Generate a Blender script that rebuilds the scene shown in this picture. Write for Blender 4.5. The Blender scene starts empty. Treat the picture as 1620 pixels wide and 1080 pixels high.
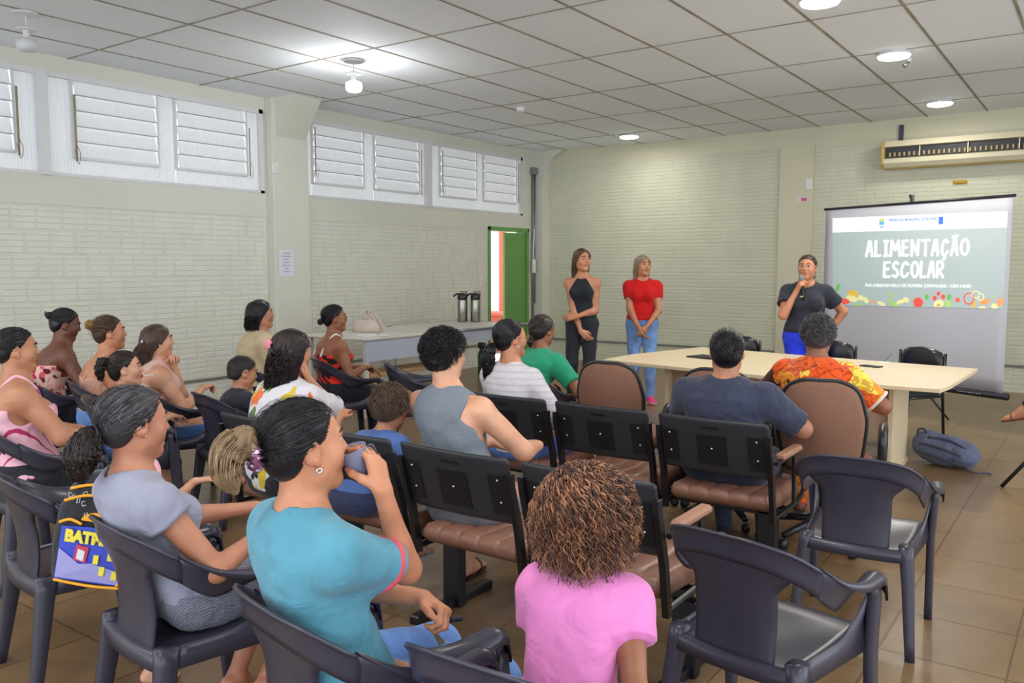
import bpy, math, random
import numpy as np
from mathutils import Vector, Matrix, Euler
random.seed(7); np.random.seed(7)
SC = bpy.context.scene
COL = SC.collection

# ---------------------------------------------------------------- camera
CAM_H = 1.5
_f = 1320.0
_p = math.atan(119.0 / _f)
_up = Vector((0, math.cos(_p), math.sin(_p)))
_d = Vector(((1757 - 810) / _f, 119.0 / _f, -1.0))
_Y = (_d - _up * _d.dot(_up)).normalized()
_X = _Y.cross(_up)
_R = Matrix((_X, _Y, _up))            # camera axes -> world
cam_data = bpy.data.cameras.new('camera')
cam_data.sensor_width = 36.0
cam_data.lens = _f / 1620.0 * 36.0
cam_data.clip_start = 0.05
cam = bpy.data.objects.new('camera', cam_data)
COL.objects.link(cam)
cam.matrix_world = Matrix.Translation((0, 0, CAM_H)) @ _R.to_4x4()
SC.camera = cam

def ray(px, py):
    return _R @ Vector(((px - 810) / _f, -(py - 540) / _f, -1.0))
def onz(px, py, z):
    r = ray(px, py); t = (z - CAM_H) / r.z
    return Vector((0, 0, CAM_H)) + r * t
def onx(px, py, x):
    r = ray(px, py); return Vector((0, 0, CAM_H)) + r * (x / r.x)
def ony(px, py, y):
    r = ray(px, py); return Vector((0, 0, CAM_H)) + r * (y / r.y)
def atdepth(px, py, d):
    return Vector((0, 0, CAM_H)) + ray(px, py) * d

# ---------------------------------------------------------------- world, lights, exposure
SC.view_settings.view_transform = 'Standard'
SC.view_settings.look = 'None'
SC.view_settings.gamma = 1.0
SC.view_settings.use_curve_mapping = False
SC.view_settings.exposure = -0.08
w = bpy.data.worlds.new('daylight'); SC.world = w; w.use_nodes = True
bg = w.node_tree.nodes['Background']
bg.inputs[0].default_value = (0.86, 0.93, 1.0, 1)
bg.inputs[1].default_value = 3.0

def area_light(name, loc, size, energy, color=(1, 1, 1), rot=(0, 0, 0), size_y=None):
    l = bpy.data.lights.new(name, 'AREA'); l.energy = energy; l.color = color
    l.shape = 'RECTANGLE' if size_y else 'DISK'; l.size = size
    if size_y: l.size_y = size_y
    o = bpy.data.objects.new(name, l); o.location = loc; o.rotation_euler = rot
    COL.objects.link(o); return o
XL, YB, ZC = -7.65, 11.52, 3.34
XR, YF = 3.2, -3.2
# room lamps: the ones in view, then added ones out of view
LAMPS_VIEW = [(-5.62, 5.42, 'bulb'), (-6.53, 3.04, 'bulb_off'), (-1.72, 6.05, 'disc'), (-1.62, 7.95, 'disc'), (-1.65, 10.55, 'disc'), (-5.6, 10.67, 'disc')]
for (x, y, k) in LAMPS_VIEW:
    if k == 'bulb_off': continue
    if k == 'disc':
        area_light('ceiling_lamp_light', (x, y, ZC - 0.065), 0.26, 14 if y > 10 else 34, (1.0, 0.96, 0.86)); continue
    l = bpy.data.lights.new('ceiling_lamp_light', 'POINT'); l.energy = 26
    l.shadow_soft_size = 0.07; l.color = (0.97, 0.98, 1.0) if k == 'bulb' else (1.0, 0.95, 0.84)
    o = bpy.data.objects.new('ceiling_lamp_light', l); o.location = (x, y, ZC - (0.34 if k == 'bulb' else 0.16)); COL.objects.link(o)
for (x, y) in [(-1.7, 2.2), (-1.7, -0.6), (-5.6, 0.2), (1.6, 2.2), (1.6, 6.0), (1.6, -0.8)]:  # unseen lamps without fixtures, added to brighten the room
    area_light('ceiling_lamp_light', (x, y, ZC - 0.12), 0.5, 24, (1.0, 0.95, 0.86))

# ---------------------------------------------------------------- materials
def _new(name):
    m = bpy.data.materials.new(name); m.use_nodes = True
    nt = m.node_tree; return m, nt, nt.nodes['Principled BSDF']
def srgb(r, g, b):
    f = lambda c: ((c / 255.0) / 12.92 if c / 255.0 <= 0.04045 else ((c / 255.0 + 0.055) / 1.055) ** 2.4)
    return (f(r), f(g), f(b), 1)
def mat(name, rgb, rough=0.5, metal=0.0, spec=0.5, bump=0.0, bscale=60, vary=0.0, vscale=4, sss=0.0, trans=0.0, coat=0.0, sheen=0.0, detail=3, stretch=None, alpha=1.0):
    m, nt, b = _new(name)
    c = srgb(*rgb)
    b.inputs['Base Color'].default_value = c
    b.inputs['Roughness'].default_value = rough
    b.inputs['Metallic'].default_value = metal
    b.inputs['Specular IOR Level'].default_value = spec
    b.inputs['Coat Weight'].default_value = coat
    b.inputs['Sheen Weight'].default_value = sheen
    b.inputs['Transmission Weight'].default_value = trans
    b.inputs['Alpha'].default_value = alpha
    if sss:
        b.inputs['Subsurface Weight'].default_value = sss
        b.inputs['Subsurface Radius'].default_value = (1.0, 0.35, 0.2)
        b.inputs['Subsurface Scale'].default_value = 0.008
    if bump or vary:
        tc = nt.nodes.new('ShaderNodeTexCoord'); src = tc.outputs['Object']
        if stretch:
            mp = nt.nodes.new('ShaderNodeMapping'); mp.inputs['Scale'].default_value = stretch
            nt.links.new(src, mp.inputs[0]); src = mp.outputs[0]
        if vary:
            n = nt.nodes.new('ShaderNodeTexNoise'); n.inputs['Scale'].default_value = vscale; n.inputs['Detail'].default_value = detail
            nt.links.new(src, n.inputs['Vector'])
            r = nt.nodes.new('ShaderNodeValToRGB')
            r.color_ramp.elements[0].position = 0.3; r.color_ramp.elements[1].position = 0.7
            r.color_ramp.elements[0].color = (c[0] * (1 - vary), c[1] * (1 - vary), c[2] * (1 - vary), 1)
            r.color_ramp.elements[1].color = (min(1, c[0] * (1 + vary)), min(1, c[1] * (1 + vary)), min(1, c[2] * (1 + vary)), 1)
            nt.links.new(n.outputs[0], r.inputs[0]); nt.links.new(r.outputs[0], b.inputs['Base Color'])
        if bump:
            n = nt.nodes.new('ShaderNodeTexNoise'); n.inputs['Scale'].default_value = bscale; n.inputs['Detail'].default_value = 4
            nt.links.new(src, n.inputs['Vector'])
            bp = nt.nodes.new('ShaderNodeBump'); bp.inputs['Strength'].default_value = bump; bp.inputs['Distance'].default_value = 0.01
            nt.links.new(n.outputs[0], bp.inputs['Height']); nt.links.new(bp.outputs[0], b.inputs['Normal'])
    return m
def emit(name, rgb, strength):
    m, nt, b = _new(name)
    b.inputs['Base Color'].default_value = srgb(*rgb)
    b.inputs['Emission Color'].default_value = srgb(*rgb)
    b.inputs['Emission Strength'].default_value = strength
    return m
def N(nt, t, **kw):
    n = nt.nodes.new(t)
    for k, v in kw.items():
        if k in ('operation', 'blend_type', 'data_type', 'wave_type', 'bands_direction', 'feature', 'wave_profile', 'distance', 'interpolation_type'): setattr(n, k, v)
        else: n.inputs[k].default_value = v
    return n
def ramp(nt, stops, const=False):
    r = nt.nodes.new('ShaderNodeValToRGB')
    if const: r.color_ramp.interpolation = 'CONSTANT'
    e = r.color_ramp.elements
    while len(e) < len(stops): e.new(0.5)
    for i, (p, c) in enumerate(stops):
        e[i].position = p; e[i].color = srgb(*c)
    return r

# ---------------------------------------------------------------- object helpers
def tag(o, label=None, cat=None, group=None, kind=None):
    if label: o['label'] = label
    if cat: o['category'] = cat
    if group: o['group'] = group
    if kind: o['kind'] = kind
    return o
def thing(name, label, cat, loc=(0, 0, 0), rz=0.0, group=None):
    o = bpy.data.objects.new(name, None); COL.objects.link(o)
    o.location = loc; o.rotation_euler = (0, 0, rz); o.empty_display_size = 0.1
    return tag(o, label, cat, group)
def dup(root, loc, rz, label, group=None):
    r = root.copy(); COL.objects.link(r); r.location = loc; r.rotation_euler = (0, 0, rz); r['label'] = label
    if group: r['group'] = group
    for ch in list(root.children):
        c = ch.copy(); COL.objects.link(c); c.parent = r
        for g in ch.children:
            d = g.copy(); COL.objects.link(d); d.parent = c
    return r
class MB:
    """collects shapes, then links them as one mesh object"""
    def __init__(s): s.v = []; s.f = []; s.mi = []; s.cur = 0
    def add(s, vs, fs):
        o = len(s.v); s.v += [tuple(v) for v in vs]; s.f += [tuple(i + o for i in f) for f in fs]; s.mi += [s.cur] * len(fs); return s
    def box(s, c, d, rot=None, bev=0.0):
        x, y, z = d[0] / 2, d[1] / 2, d[2] / 2
        if bev <= 0:
            vs = [Vector((i * x, j * y, k * z)) for k in (-1, 1) for j in (-1, 1) for i in (-1, 1)]
            fs = [(0, 2, 3, 1), (4, 5, 7, 6), (0, 1, 5, 4), (2, 6, 7, 3), (0, 4, 6, 2), (1, 3, 7, 5)]
        else:
            b = min(bev, x * .99, y * .99, z * .99)
            vs = []; idx = {}
            for i in (-1, 1):
                for j in (-1, 1):
                    for k in (-1, 1):
                        idx[(i, j, k, 0)] = len(vs); vs.append(Vector((i * x, j * (y - b), k * (z - b))))
                        idx[(i, j, k, 1)] = len(vs); vs.append(Vector((i * (x - b), j * y, k * (z - b))))
                        idx[(i, j, k, 2)] = len(vs); vs.append(Vector((i * (x - b), j * (y - b), k * z)))
            fs = []
            for a in range(3):
                for sgn in (-1, 1):
                    q = []
                    for (u, v_) in ((-1, -1), (1, -1), (1, 1), (-1, 1)):
                        t = [u, v_]; t.insert(a, sgn); q.append(idx[tuple(t) + (a,)])
                    fs.append(q)
            for a in range(3):
                o1, o2 = [q for q in range(3) if q != a]
                for s1 in (-1, 1):
                    for s2 in (-1, 1):
                        k1 = [0, 0, 0]; k1[o1] = s1; k1[o2] = s2
                        lo = k1[:]; hi = k1[:]; lo[a] = -1; hi[a] = 1
                        fs.append([idx[tuple(lo) + (o1,)], idx[tuple(hi) + (o1,)], idx[tuple(hi) + (o2,)], idx[tuple(lo) + (o2,)]])
            for i in (-1, 1):
                for j in (-1, 1):
                    for k in (-1, 1): fs.append([idx[(i, j, k, 0)], idx[(i, j, k, 1)], idx[(i, j, k, 2)]])
        M = rot if rot is not None else Matrix.Identity(3)
        c = Vector(c)
        return s.add([M @ v + c for v in vs], fs)
    def tube(s, pts, r, n=10, closed=False, cap=True, flat=1.0, up=None):
        pts = [Vector(p) for p in pts]; m = len(pts)
        rs = r if hasattr(r, '__len__') else [r] * m
        vs = []; fs = []
        prev = None
        for i, p in enumerate(pts):
            if closed: t = (pts[(i + 1) % m] - pts[i - 1]).normalized()
            else: t = (pts[min(i + 1, m - 1)] - pts[max(i - 1, 0)]).normalized()
            if prev is None:
                u = Vector(up) if up else (Vector((0, 0, 1)) if abs(t.z) < 0.9 else Vector((1, 0, 0)))
                a = (u - t * u.dot(t)).normalized()
            else:
                a = (prev - t * prev.dot(t)).normalized()
            prev = a; b = t.cross(a)
            for k in range(n):
                th = 2 * math.pi * k / n
                vs.append(p + a * (math.cos(th) * rs[i] * flat) + b * (math.sin(th) * rs[i]))
        for i in range(m if closed else m - 1):
            for k in range(n):
                j = (i + 1) % m
                fs.append((i * n + k, i * n + (k + 1) % n, j * n + (k + 1) % n, j * n + k))
        if cap and not closed:
            fs.append(tuple(range(n))[::-1]); fs.append(tuple((m - 1) * n + k for k in range(n)))
        return s.add(vs, fs)
    def lathe(s, prof, c=(0, 0, 0), n=24, rot=None, sx=1.0, sy=1.0):
        vs = []; fs = []; M = rot if rot is not None else Matrix.Identity(3); c = Vector(c)
        for (r, z) in prof:
            for k in range(n):
                a = 2 * math.pi * k / n
                vs.append(M @ Vector((r * math.cos(a) * sx, r * math.sin(a) * sy, z)) + c)
        m = len(prof)
        for i in range(m - 1):
            for k in range(n): fs.append((i * n + k, i * n + (k + 1) % n, (i + 1) * n + (k + 1) % n, (i + 1) * n + k))
        fs.append(tuple(range(n))[::-1]); fs.append(tuple((m - 1) * n + k for k in range(n)))
        return s.add(vs, fs)
    def grid(s, P):
        """P: rows of points"""
        R_, C_ = len(P), len(P[0]); vs = [p for row in P for p in row]
        fs = [(i * C_ + j, i * C_ + j + 1, (i + 1) * C_ + j + 1, (i + 1) * C_ + j) for i in range(R_ - 1) for j in range(C_ - 1)]
        return s.add(vs, fs)
    def loft(s, rings, cap=True):
        n = len(rings[0]); vs = [p for r in rings for p in r]; fs = []
        for i in range(len(rings) - 1):
            for k in range(n): fs.append((i * n + k, i * n + (k + 1) % n, (i + 1) * n + (k + 1) % n, (i + 1) * n + k))
        if cap: fs.append(tuple(range(n))[::-1]); fs.append(tuple((len(rings) - 1) * n + k for k in range(n)))
        return s.add(vs, fs)
    def prism(s, poly, d0, d1, fn):
        """poly in 2D extruded d0..d1; fn(u,v,d) -> point"""
        n = len(poly); vs = [fn(u, v, d0) for u, v in poly] + [fn(u, v, d1) for u, v in poly]
        fs = [tuple(range(n))[::-1], tuple(range(n, 2 * n))] + [(i, (i + 1) % n, n + (i + 1) % n, n + i) for i in range(n)]
        return s.add(vs, fs)
    def build(s, name, m, parent=None, smooth=False, solid=0.0, bevel=0.0, sub=0, fixn=True, offs=0.0):
        me = bpy.data.meshes.new(name); me.from_pydata([tuple(v) for v in s.v], [], s.f)
        for q in (m if isinstance(m, (list, tuple)) else [m]): me.materials.append(q)
        if isinstance(m, (list, tuple)): me.polygons.foreach_set('material_index', s.mi)
        if fixn:
            import bmesh
            bm = bmesh.new(); bm.from_mesh(me); bmesh.ops.recalc_face_normals(bm, faces=bm.faces); bm.to_mesh(me); bm.free()
        if smooth: me.polygons.foreach_set('use_smooth', [True] * len(me.polygons))
        me.update()
        o = bpy.data.objects.new(name, me); COL.objects.link(o)
        if parent is not None: o.parent = parent
        if sub:
            q = o.modifiers.new('s', 'SUBSURF'); q.levels = sub; q.render_levels = sub
        if solid:
            q = o.modifiers.new('t', 'SOLIDIFY'); q.thickness = solid; q.offset = offs
        if bevel:
            q = o.modifiers.new('b', 'BEVEL'); q.width = bevel; q.segments = 2; q.limit_method = 'ANGLE'; q.angle_limit = 0.7
        return o
def catmull(pts, n=6, closed=False):
    pts = [Vector(p) for p in pts]; out = []; m = len(pts)
    for i in range(m if closed else m - 1):
        g = lambda k: pts[k % m] if closed else pts[max(0, min(m - 1, k))]
        p0, p1, p2, p3 = g(i - 1), g(i), g(i + 1), g(i + 2)
        for k in range(n):
            t = k / n
            out.append(0.5 * ((2 * p1) + (p2 - p0) * t + (2 * p0 - 5 * p1 + 4 * p2 - p3) * t * t + (3 * p1 - p0 - 3 * p2 + p3) * t ** 3))
    if not closed: out.append(pts[-1])
    return out
def text_mesh(name, txt, size, m, parent, M, extrude=0.0008, bold=0.0, align='CENTER', xs=1.0, fit=None):
    cu = bpy.data.curves.new('t', 'FONT'); cu.body = txt; cu.size = size; cu.align_x = align; cu.align_y = 'CENTER'; cu.extrude = extrude; cu.offset = bold; cu.resolution_u = 3
    o = bpy.data.objects.new('t', cu); COL.objects.link(o)
    dg = bpy.context.evaluated_depsgraph_get(); dg.update()
    me = bpy.data.meshes.new_from_object(o.evaluated_get(dg)); bpy.data.objects.remove(o); bpy.data.curves.remove(cu)
    if fit:
        q = [v.co.x for v in me.vertices]; xs = fit / (max(q) - min(q))
    me.transform(Matrix.Scale(xs, 4, (1, 0, 0))); me.transform(M); me.materials.clear(); me.materials.append(m)
    o = bpy.data.objects.new(name, me); COL.objects.link(o); o.parent = parent
    return o
# ================================================================ ROOM
M_WALL = mat('cream_paint', (214, 213, 201), 0.62, vary=0.03, vscale=1.5, bump=0.08, bscale=40)
M_BRICK = mat('cream_brick_paint', (219, 219, 207), 0.55, vary=0.04, vscale=3, bump=0.1, bscale=90)
M_GROUT = mat('brick_joint_paint', (214, 213, 200), 0.6, vary=0.04, vscale=6)
M_BRICKB = mat('back_brick_paint', (208, 207, 186), 0.55, vary=0.04, vscale=3, bump=0.1, bscale=90)
M_WALLB = mat('back_wall_paint', (212, 207, 182), 0.62, vary=0.03, vscale=1.5)
M_WHITE = mat('white_enamel', (216, 216, 216), 0.4, vary=0.02)
M_RAIL = mat('grey_dado_strip', (120, 118, 110), 0.6)
M_GREEN = mat('green_enamel', (106, 156, 82), 0.4, vary=0.05, vscale=3)
M_STEEL = mat('galvanised_steel', (150, 155, 158), 0.35, metal=0.7)
M_DARK = mat('dark_metal', (48, 50, 60), 0.45, metal=0.3)
M_PLATE = mat('white_plastic', (232, 232, 228), 0.4)

def ceiling_mat():
    m, nt, b = _new('pvc_ceiling_tiles'); b.inputs['Roughness'].default_value = 0.75; b.inputs['Specular IOR Level'].default_value = 0.2
    tc = N(nt, 'ShaderNodeTexCoord'); sep = N(nt, 'ShaderNodeSeparateXYZ'); nt.links.new(tc.outputs['Object'], sep.inputs[0])
    def frac(out, off, pitch):
        a = N(nt, 'ShaderNodeMath', operation='SUBTRACT'); nt.links.new(out, a.inputs[0]); a.inputs[1].default_value = off
        d = N(nt, 'ShaderNodeMath', operation='DIVIDE'); nt.links.new(a.outputs[0], d.inputs[0]); d.inputs[1].default_value = pitch
        fl = N(nt, 'ShaderNodeMath', operation='FLOOR'); nt.links.new(d.outputs[0], fl.inputs[0])
        return fl.outputs[0]
    fx = frac(sep.outputs[0], -3.23, 0.648); fy = frac(sep.outputs[1], 5.23, 1.327)
    cb = N(nt, 'ShaderNodeCombineXYZ'); nt.links.new(fx, cb.inputs[0]); nt.links.new(fy, cb.inputs[1])
    wn = N(nt, 'ShaderNodeTexWhiteNoise'); nt.links.new(cb.outputs[0], wn.inputs['Vector'])
    n1 = N(nt, 'ShaderNodeTexNoise', Scale=0.7, Detail=3.0); nt.links.new(tc.outputs['Object'], n1.inputs['Vector'])
    ad = N(nt, 'ShaderNodeMath', operation='MULTIPLY_ADD'); nt.links.new(wn.outputs[0], ad.inputs[0]); ad.inputs[1].default_value = 0.35; nt.links.new(n1.outputs[0], ad.inputs[2])
    r = ramp(nt, [(0.3, (230, 235, 240)), (0.9, (240, 245, 250))]); nt.links.new(ad.outputs[0], r.inputs[0])
    nt.links.new(r.outputs[0], b.inputs['Base Color'])
    # embossed small diamonds and dots
    v = N(nt, 'ShaderNodeTexVoronoi', Scale=38.0); v.inputs['Randomness'].default_value = 0.35
    mp = N(nt, 'ShaderNodeMapping'); mp.inputs['Rotation'].default_value = (0, 0, 0.785); nt.links.new(tc.outputs['Object'], mp.inputs[0]); nt.links.new(mp.outputs[0], v.inputs['Vector'])
    bp = N(nt, 'ShaderNodeBump', Strength=0.35, Distance=0.004); nt.links.new(v.outputs['Distance'], bp.inputs['Height']); nt.links.new(bp.outputs[0], b.inputs['Normal'])
    return m
def floor_mat():
    m, nt, b = _new('brown_floor_tiles')
    tc = N(nt, 'ShaderNodeTexCoord'); mp = N(nt, 'ShaderNodeMapping'); nt.links.new(tc.outputs['Object'], mp.inputs[0])
    mp.inputs['Location'].default_value = (0.23, 0.1, 0)
    br = nt.nodes.new('ShaderNodeTexBrick'); br.offset = 0.0; br.squash = 1.0
    br.inputs['Scale'].default_value = 1.0; br.inputs['Mortar Size'].default_value = 0.006; br.inputs['Brick Width'].default_value = 0.44; br.inputs['Row Height'].default_value = 0.44
    br.inputs['Mortar Smooth'].default_value = 0.3
    br.inputs['Color1'].default_value = srgb(146, 118, 84); br.inputs['Color2'].default_value = srgb(134, 108, 78); br.inputs['Mortar'].default_value = srgb(112, 84, 58)
    nt.links.new(mp.outputs[0], br.inputs['Vector'])
    n1 = N(nt, 'ShaderNodeTexNoise', Scale=2.2, Detail=5.0); nt.links.new(tc.outputs['Object'], n1.inputs['Vector'])
    mp2 = N(nt, 'ShaderNodeMapping'); mp2.inputs['Scale'].default_value = (3, 22, 1); nt.links.new(tc.outputs['Object'], mp2.inputs[0])
    n2 = N(nt, 'ShaderNodeTexNoise', Scale=1.6, Detail=4.0); nt.links.new(mp2.outputs[0], n2.inputs['Vector'])
    r1 = ramp(nt, [(0.25, (205, 205, 205)), (0.75, (255, 252, 246))]); nt.links.new(n1.outputs[0], r1.inputs[0])
    r2 = ramp(nt, [(0.3, (190, 180, 170)), (0.7, (255, 255, 255))]); nt.links.new(n2.outputs[0], r2.inputs[0])
    m1 = nt.nodes.new('ShaderNodeMixRGB'); m1.blend_type = 'MULTIPLY'; m1.inputs[0].default_value = 0.8; nt.links.new(br.outputs[0], m1.inputs[1]); nt.links.new(r1.outputs[0], m1.inputs[2])
    m2 = nt.nodes.new('ShaderNodeMixRGB'); m2.blend_type = 'MULTIPLY'; m2.inputs[0].default_value = 0.22; nt.links.new(m1.outputs[0], m2.inputs[1]); nt.links.new(r2.outputs[0], m2.inputs[2])
    nt.links.new(m2.outputs[0], b.inputs['Base Color'])
    rr = N(nt, 'ShaderNodeMapRange'); rr.inputs['To Min'].default_value = 0.24; rr.inputs['To Max'].default_value = 0.34; nt.links.new(n1.outputs[0], rr.inputs[0]); nt.links.new(rr.outputs[0], b.inputs['Roughness'])
    bp = N(nt, 'ShaderNodeBump', Strength=0.25, Distance=0.002); nt.links.new(br.outputs['Fac'], bp.inputs['Height']); bp.invert = True
    nt.links.new(bp.outputs[0], b.inputs['Normal'])
    return m
def pane_mat():
    m, nt, b = _new('corrugated_translucent_sheet')
    b.inputs['Base Color'].default_value = srgb(214, 214, 214); b.inputs['Roughness'].default_value = 0.3
    tr = N(nt, 'ShaderNodeBsdfTranslucent'); tr.inputs[0].default_value = srgb(235, 236, 240)
    mx = N(nt, 'ShaderNodeMixShader'); mx.inputs[0].default_value = 0.16
    out = nt.nodes['Material Output']
    nt.links.new(b.outputs[0], mx.inputs[1]); nt.links.new(tr.outputs[0], mx.inputs[2]); nt.links.new(mx.outputs[0], out.inputs[0])
    return m
M_PANE = pane_mat()

def struct(mb, name, m, parent=None, **k):
    o = mb.build(name, m, parent, **k)
    if parent is None: o['kind'] = 'structure'
    return o
fl = MB(); fl.box(((XL + XR) / 2, (YF + YB) / 2, -0.05), (XR - XL + 0.4, YB - YF + 0.4, 0.1)); struct(fl, 'floor', floor_mat())
ce = MB(); ce.box(((XL + XR) / 2, (YF + YB) / 2, ZC + 0.05), (XR - XL + 0.4, YB - YF + 0.4, 0.1)); ceil = struct(ce, 'ceiling', ceiling_mat())
M_TJOINT = mat('ceiling_joint_dust', (152, 144, 128), 0.8, vary=0.25, vscale=3)
g = MB()
x = -3.23 - 0.648 * 6
while x < XR:
    g.box((x, (YF + YB) / 2, ZC - 0.001), (0.022, YB - YF, 0.006)); x += 0.648
y = 5.23 - 1.327 * 6
while y < YB:
    g.box(((XL + XR) / 2, y, ZC - 0.0015), (XR - XL, 0.016, 0.006)); y += 1.327
g.build('joint_strip', M_TJOINT, ceil)

# ---- left wall (x = XL): solid strips around the window bands and the door
WT = 0.2
DY0, DY1, DZ = 10.08, 11.14, 2.10
WZ0, WZ1 = 2.30, 3.205
wl = MB()
def lw(y0, y1, z0, z1, m=None, x0=XL - WT, x1=XL): (m or wl).box(((x0 + x1) / 2, (y0 + y1) / 2, (z0 + z1) / 2), (x1 - x0, y1 - y0, z1 - z0))
lw(YF, YB + WT, WZ1, ZC)                       # top band
lw(YF, DY0, 0, 2.04, x1=XL - 0.03)             # behind the brick
lw(YF, DY0, 2.04, WZ0)
lw(DY0, DY1, DZ, WZ0); lw(DY1, YB + WT, 0, WZ0)
lw(6.02, 6.545, WZ0, WZ1); lw(10.99, YB + WT, WZ0, WZ1)
lw(6.02, 6.54, 0, 2.04); lw(9.82, DY0, 0, 2.04)
lw(YF, 9.82, 0, 0.03)
wall_l = struct(wl, 'wall_left', M_WALL)
def bricks(rects, origin, name, parent, axis):
    """rows of long thin bricks, four courses stacked then half a brick over"""
    mb = MB(); BW, BH, J = 0.218, 0.053, 0.009
    for (u0, u1, z0, z1) in rects:
        z = z1; row = 0
        while z - BH > z0 - 0.02:
            off = (BW / 2) if (row // 4) % 2 else 0.0
            gap = 0.016 if row % 4 == 0 else 0.0
            zb = max(z - BH, z0); zt = z - gap
            u = u0 - BW + off
            while u < u1:
                a, b_ = max(u, u0), min(u + BW - 0.022, u1)
                if b_ - a > 0.01 and zt - zb > 0.01:
                    if axis == 'y': mb.box((origin - 0.010, (a + b_) / 2, (zt + zb + J) / 2), (0.022, b_ - a, zt - zb - J), bev=0.003)
                    else: mb.box(((a + b_) / 2, origin + 0.010, (zt + zb + J) / 2), (b_ - a, 0.022, zt - zb - J), bev=0.003)
                u += BW
            z -= BH; row += 1
    return mb.build(name, M_BRICK if axis == 'y' else M_BRICKB, parent)
bricks([(1.4, 6.02, 0.33, 2.03), (6.54, 9.82, 0.33, 2.03), (1.4, 6.02, 0.03, 0.30), (6.54, 9.82, 0.03, 0.30)], XL - 0.004, 'brick_panel', wall_l, 'y')
g = MB(); lw(YF, 9.82, 0.3, 0.33, g, XL - 0.04, XL + 0.004); g.build('dado_strip', M_RAIL, wall_l)
g = MB()
lw(YF, 6.02, 0, 2.04, g, XL - 0.035, XL - 0.0075); lw(6.54, 9.82, 0, 2.04, g, XL - 0.035, XL - 0.0075); g.build('brick_joints', M_GROUT, wall_l)
# pilaster with haunch
g = MB(); g.box((XL + 0.06, 6.28, ZC / 2), (0.12, 0.5, ZC), bev=0.006)
g.prism([(XL + 0.12, ZC - 0.42), (XL + 0.12, ZC), (XL + 0.42, ZC)], 6.08, 6.48, lambda u, v, d: (u, d, v))
g.build('pilaster', M_WALL, wall_l)
# corner post with bracket
g = MB(); g.box((XL + 0.08, YB - 0.10, ZC / 2), (0.16, 0.2, ZC)); 
g.prism([(XL + 0.16, ZC - 0.5), (XL + 0.16, ZC), (XL + 0.5, ZC), (XL + 0.3, ZC - 0.12), (XL + 0.2, ZC - 0.3)], YB - 0.14, YB, lambda u, v, d: (u, d, v))
g.build('corner_post', M_WALL, wall_l)

# ---- louvred windows in the left wall
def window(n, y0, y1, bays, mull):
    fr = MB(); xo = XL - 0.05
    def fb(a0, a1, b0, b1, d=0.05, xx=XL - 0.02): fr.box((xx, (a0 + a1) / 2, (b0 + b1) / 2), (d, a1 - a0, b1 - b0))
    fb(y0, y1, WZ1 - 0.045, WZ1); fb(y0, y1, WZ0, WZ0 + 0.03); fb(y0, y0 + 0.05, WZ0, WZ1); fb(y1 - 0.05, y1, WZ0, WZ1)
    for q in mull: fb(q - 0.045, q + 0.045, WZ0, WZ1, 0.08, XL - 0.01)
    LZ0, LZ1 = 2.475, 3.165
    for (a, b_) in bays:
        for q in (a, b_): fb(q - 0.012, q + 0.012, LZ0, LZ1, 0.03)
        fb(a, b_, LZ0 - 0.012, LZ0 + 0.012, 0.04); fb(a, b_, LZ1 - 0.008, LZ1 + 0.008, 0.03)
    fo = fr.build('window_%d' % n, M_WHITE); fo['kind'] = 'structure'
    # corrugated fixed sheet around and below the louvres
    sh = MB()
    def corr(a0, a1, b0, b1, x_, amp=0.004, pitch=0.028, tilt=0.0):
        m_ = max(2, int((a1 - a0) / pitch * 6)); row = []
        for i in range(m_ + 1):
            t = a0 + (a1 - a0) * i / m_
            row.append((t, amp * math.sin(2 * math.pi * t / pitch)))
        sh.grid([[(x_ + w_ , t, b0) for t, w_ in row], [(x_ + w_ + tilt, t, b1) for t, w_ in row]])
    edges = [y0] + [q for b_ in bays for q in b_] + [y1]
    for i in range(0, len(edges), 2): corr(edges[i], edges[i + 1], WZ0, WZ1, XL - 0.035)
    for (a, b_) in bays:
        corr(a, b_, WZ0, LZ0, XL - 0.035, amp=0.0015)
    sh.build('translucent_sheet', M_PANE, fo, smooth=True)
    for (a, b_) in bays:
        sh = MB(); nl = 5; hh = (LZ1 - LZ0) / nl
        for k in range(nl):
            z0_ = LZ0 + k * hh + 0.01
            corr(a + 0.02, b_ - 0.02, z0_, z0_ + hh - 0.004, XL - 0.002, amp=0.002, tilt=-0.028)
        lv = sh.build('louvre', M_PANE, fo, smooth=True)
        bl = MB()
        for k in range(1, nl):
            z0_ = LZ0 + k * hh + 0.006
            bl.box((XL - 0.004, (a + b_) / 2, z0_), (0.018, b_ - a - 0.03, 0.007))
        bl.build('louvre_edge', mat('weathered_aluminium', (158, 156, 156), 0.5, metal=0.2), fo)
    return fo
wn1 = window(1, YF + 3.2, 6.0, [(0.9, 1.75), (2.0, 2.55), (2.68, 3.43), (3.93, 4.755), (4.95, 5.79)], [3.66])
wn2 = window(2, 6.57, 10.99, [(6.71, 7.53), (7.72, 8.56), (9.0, 9.82), (10.0, 10.83)], [8.74])
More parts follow.
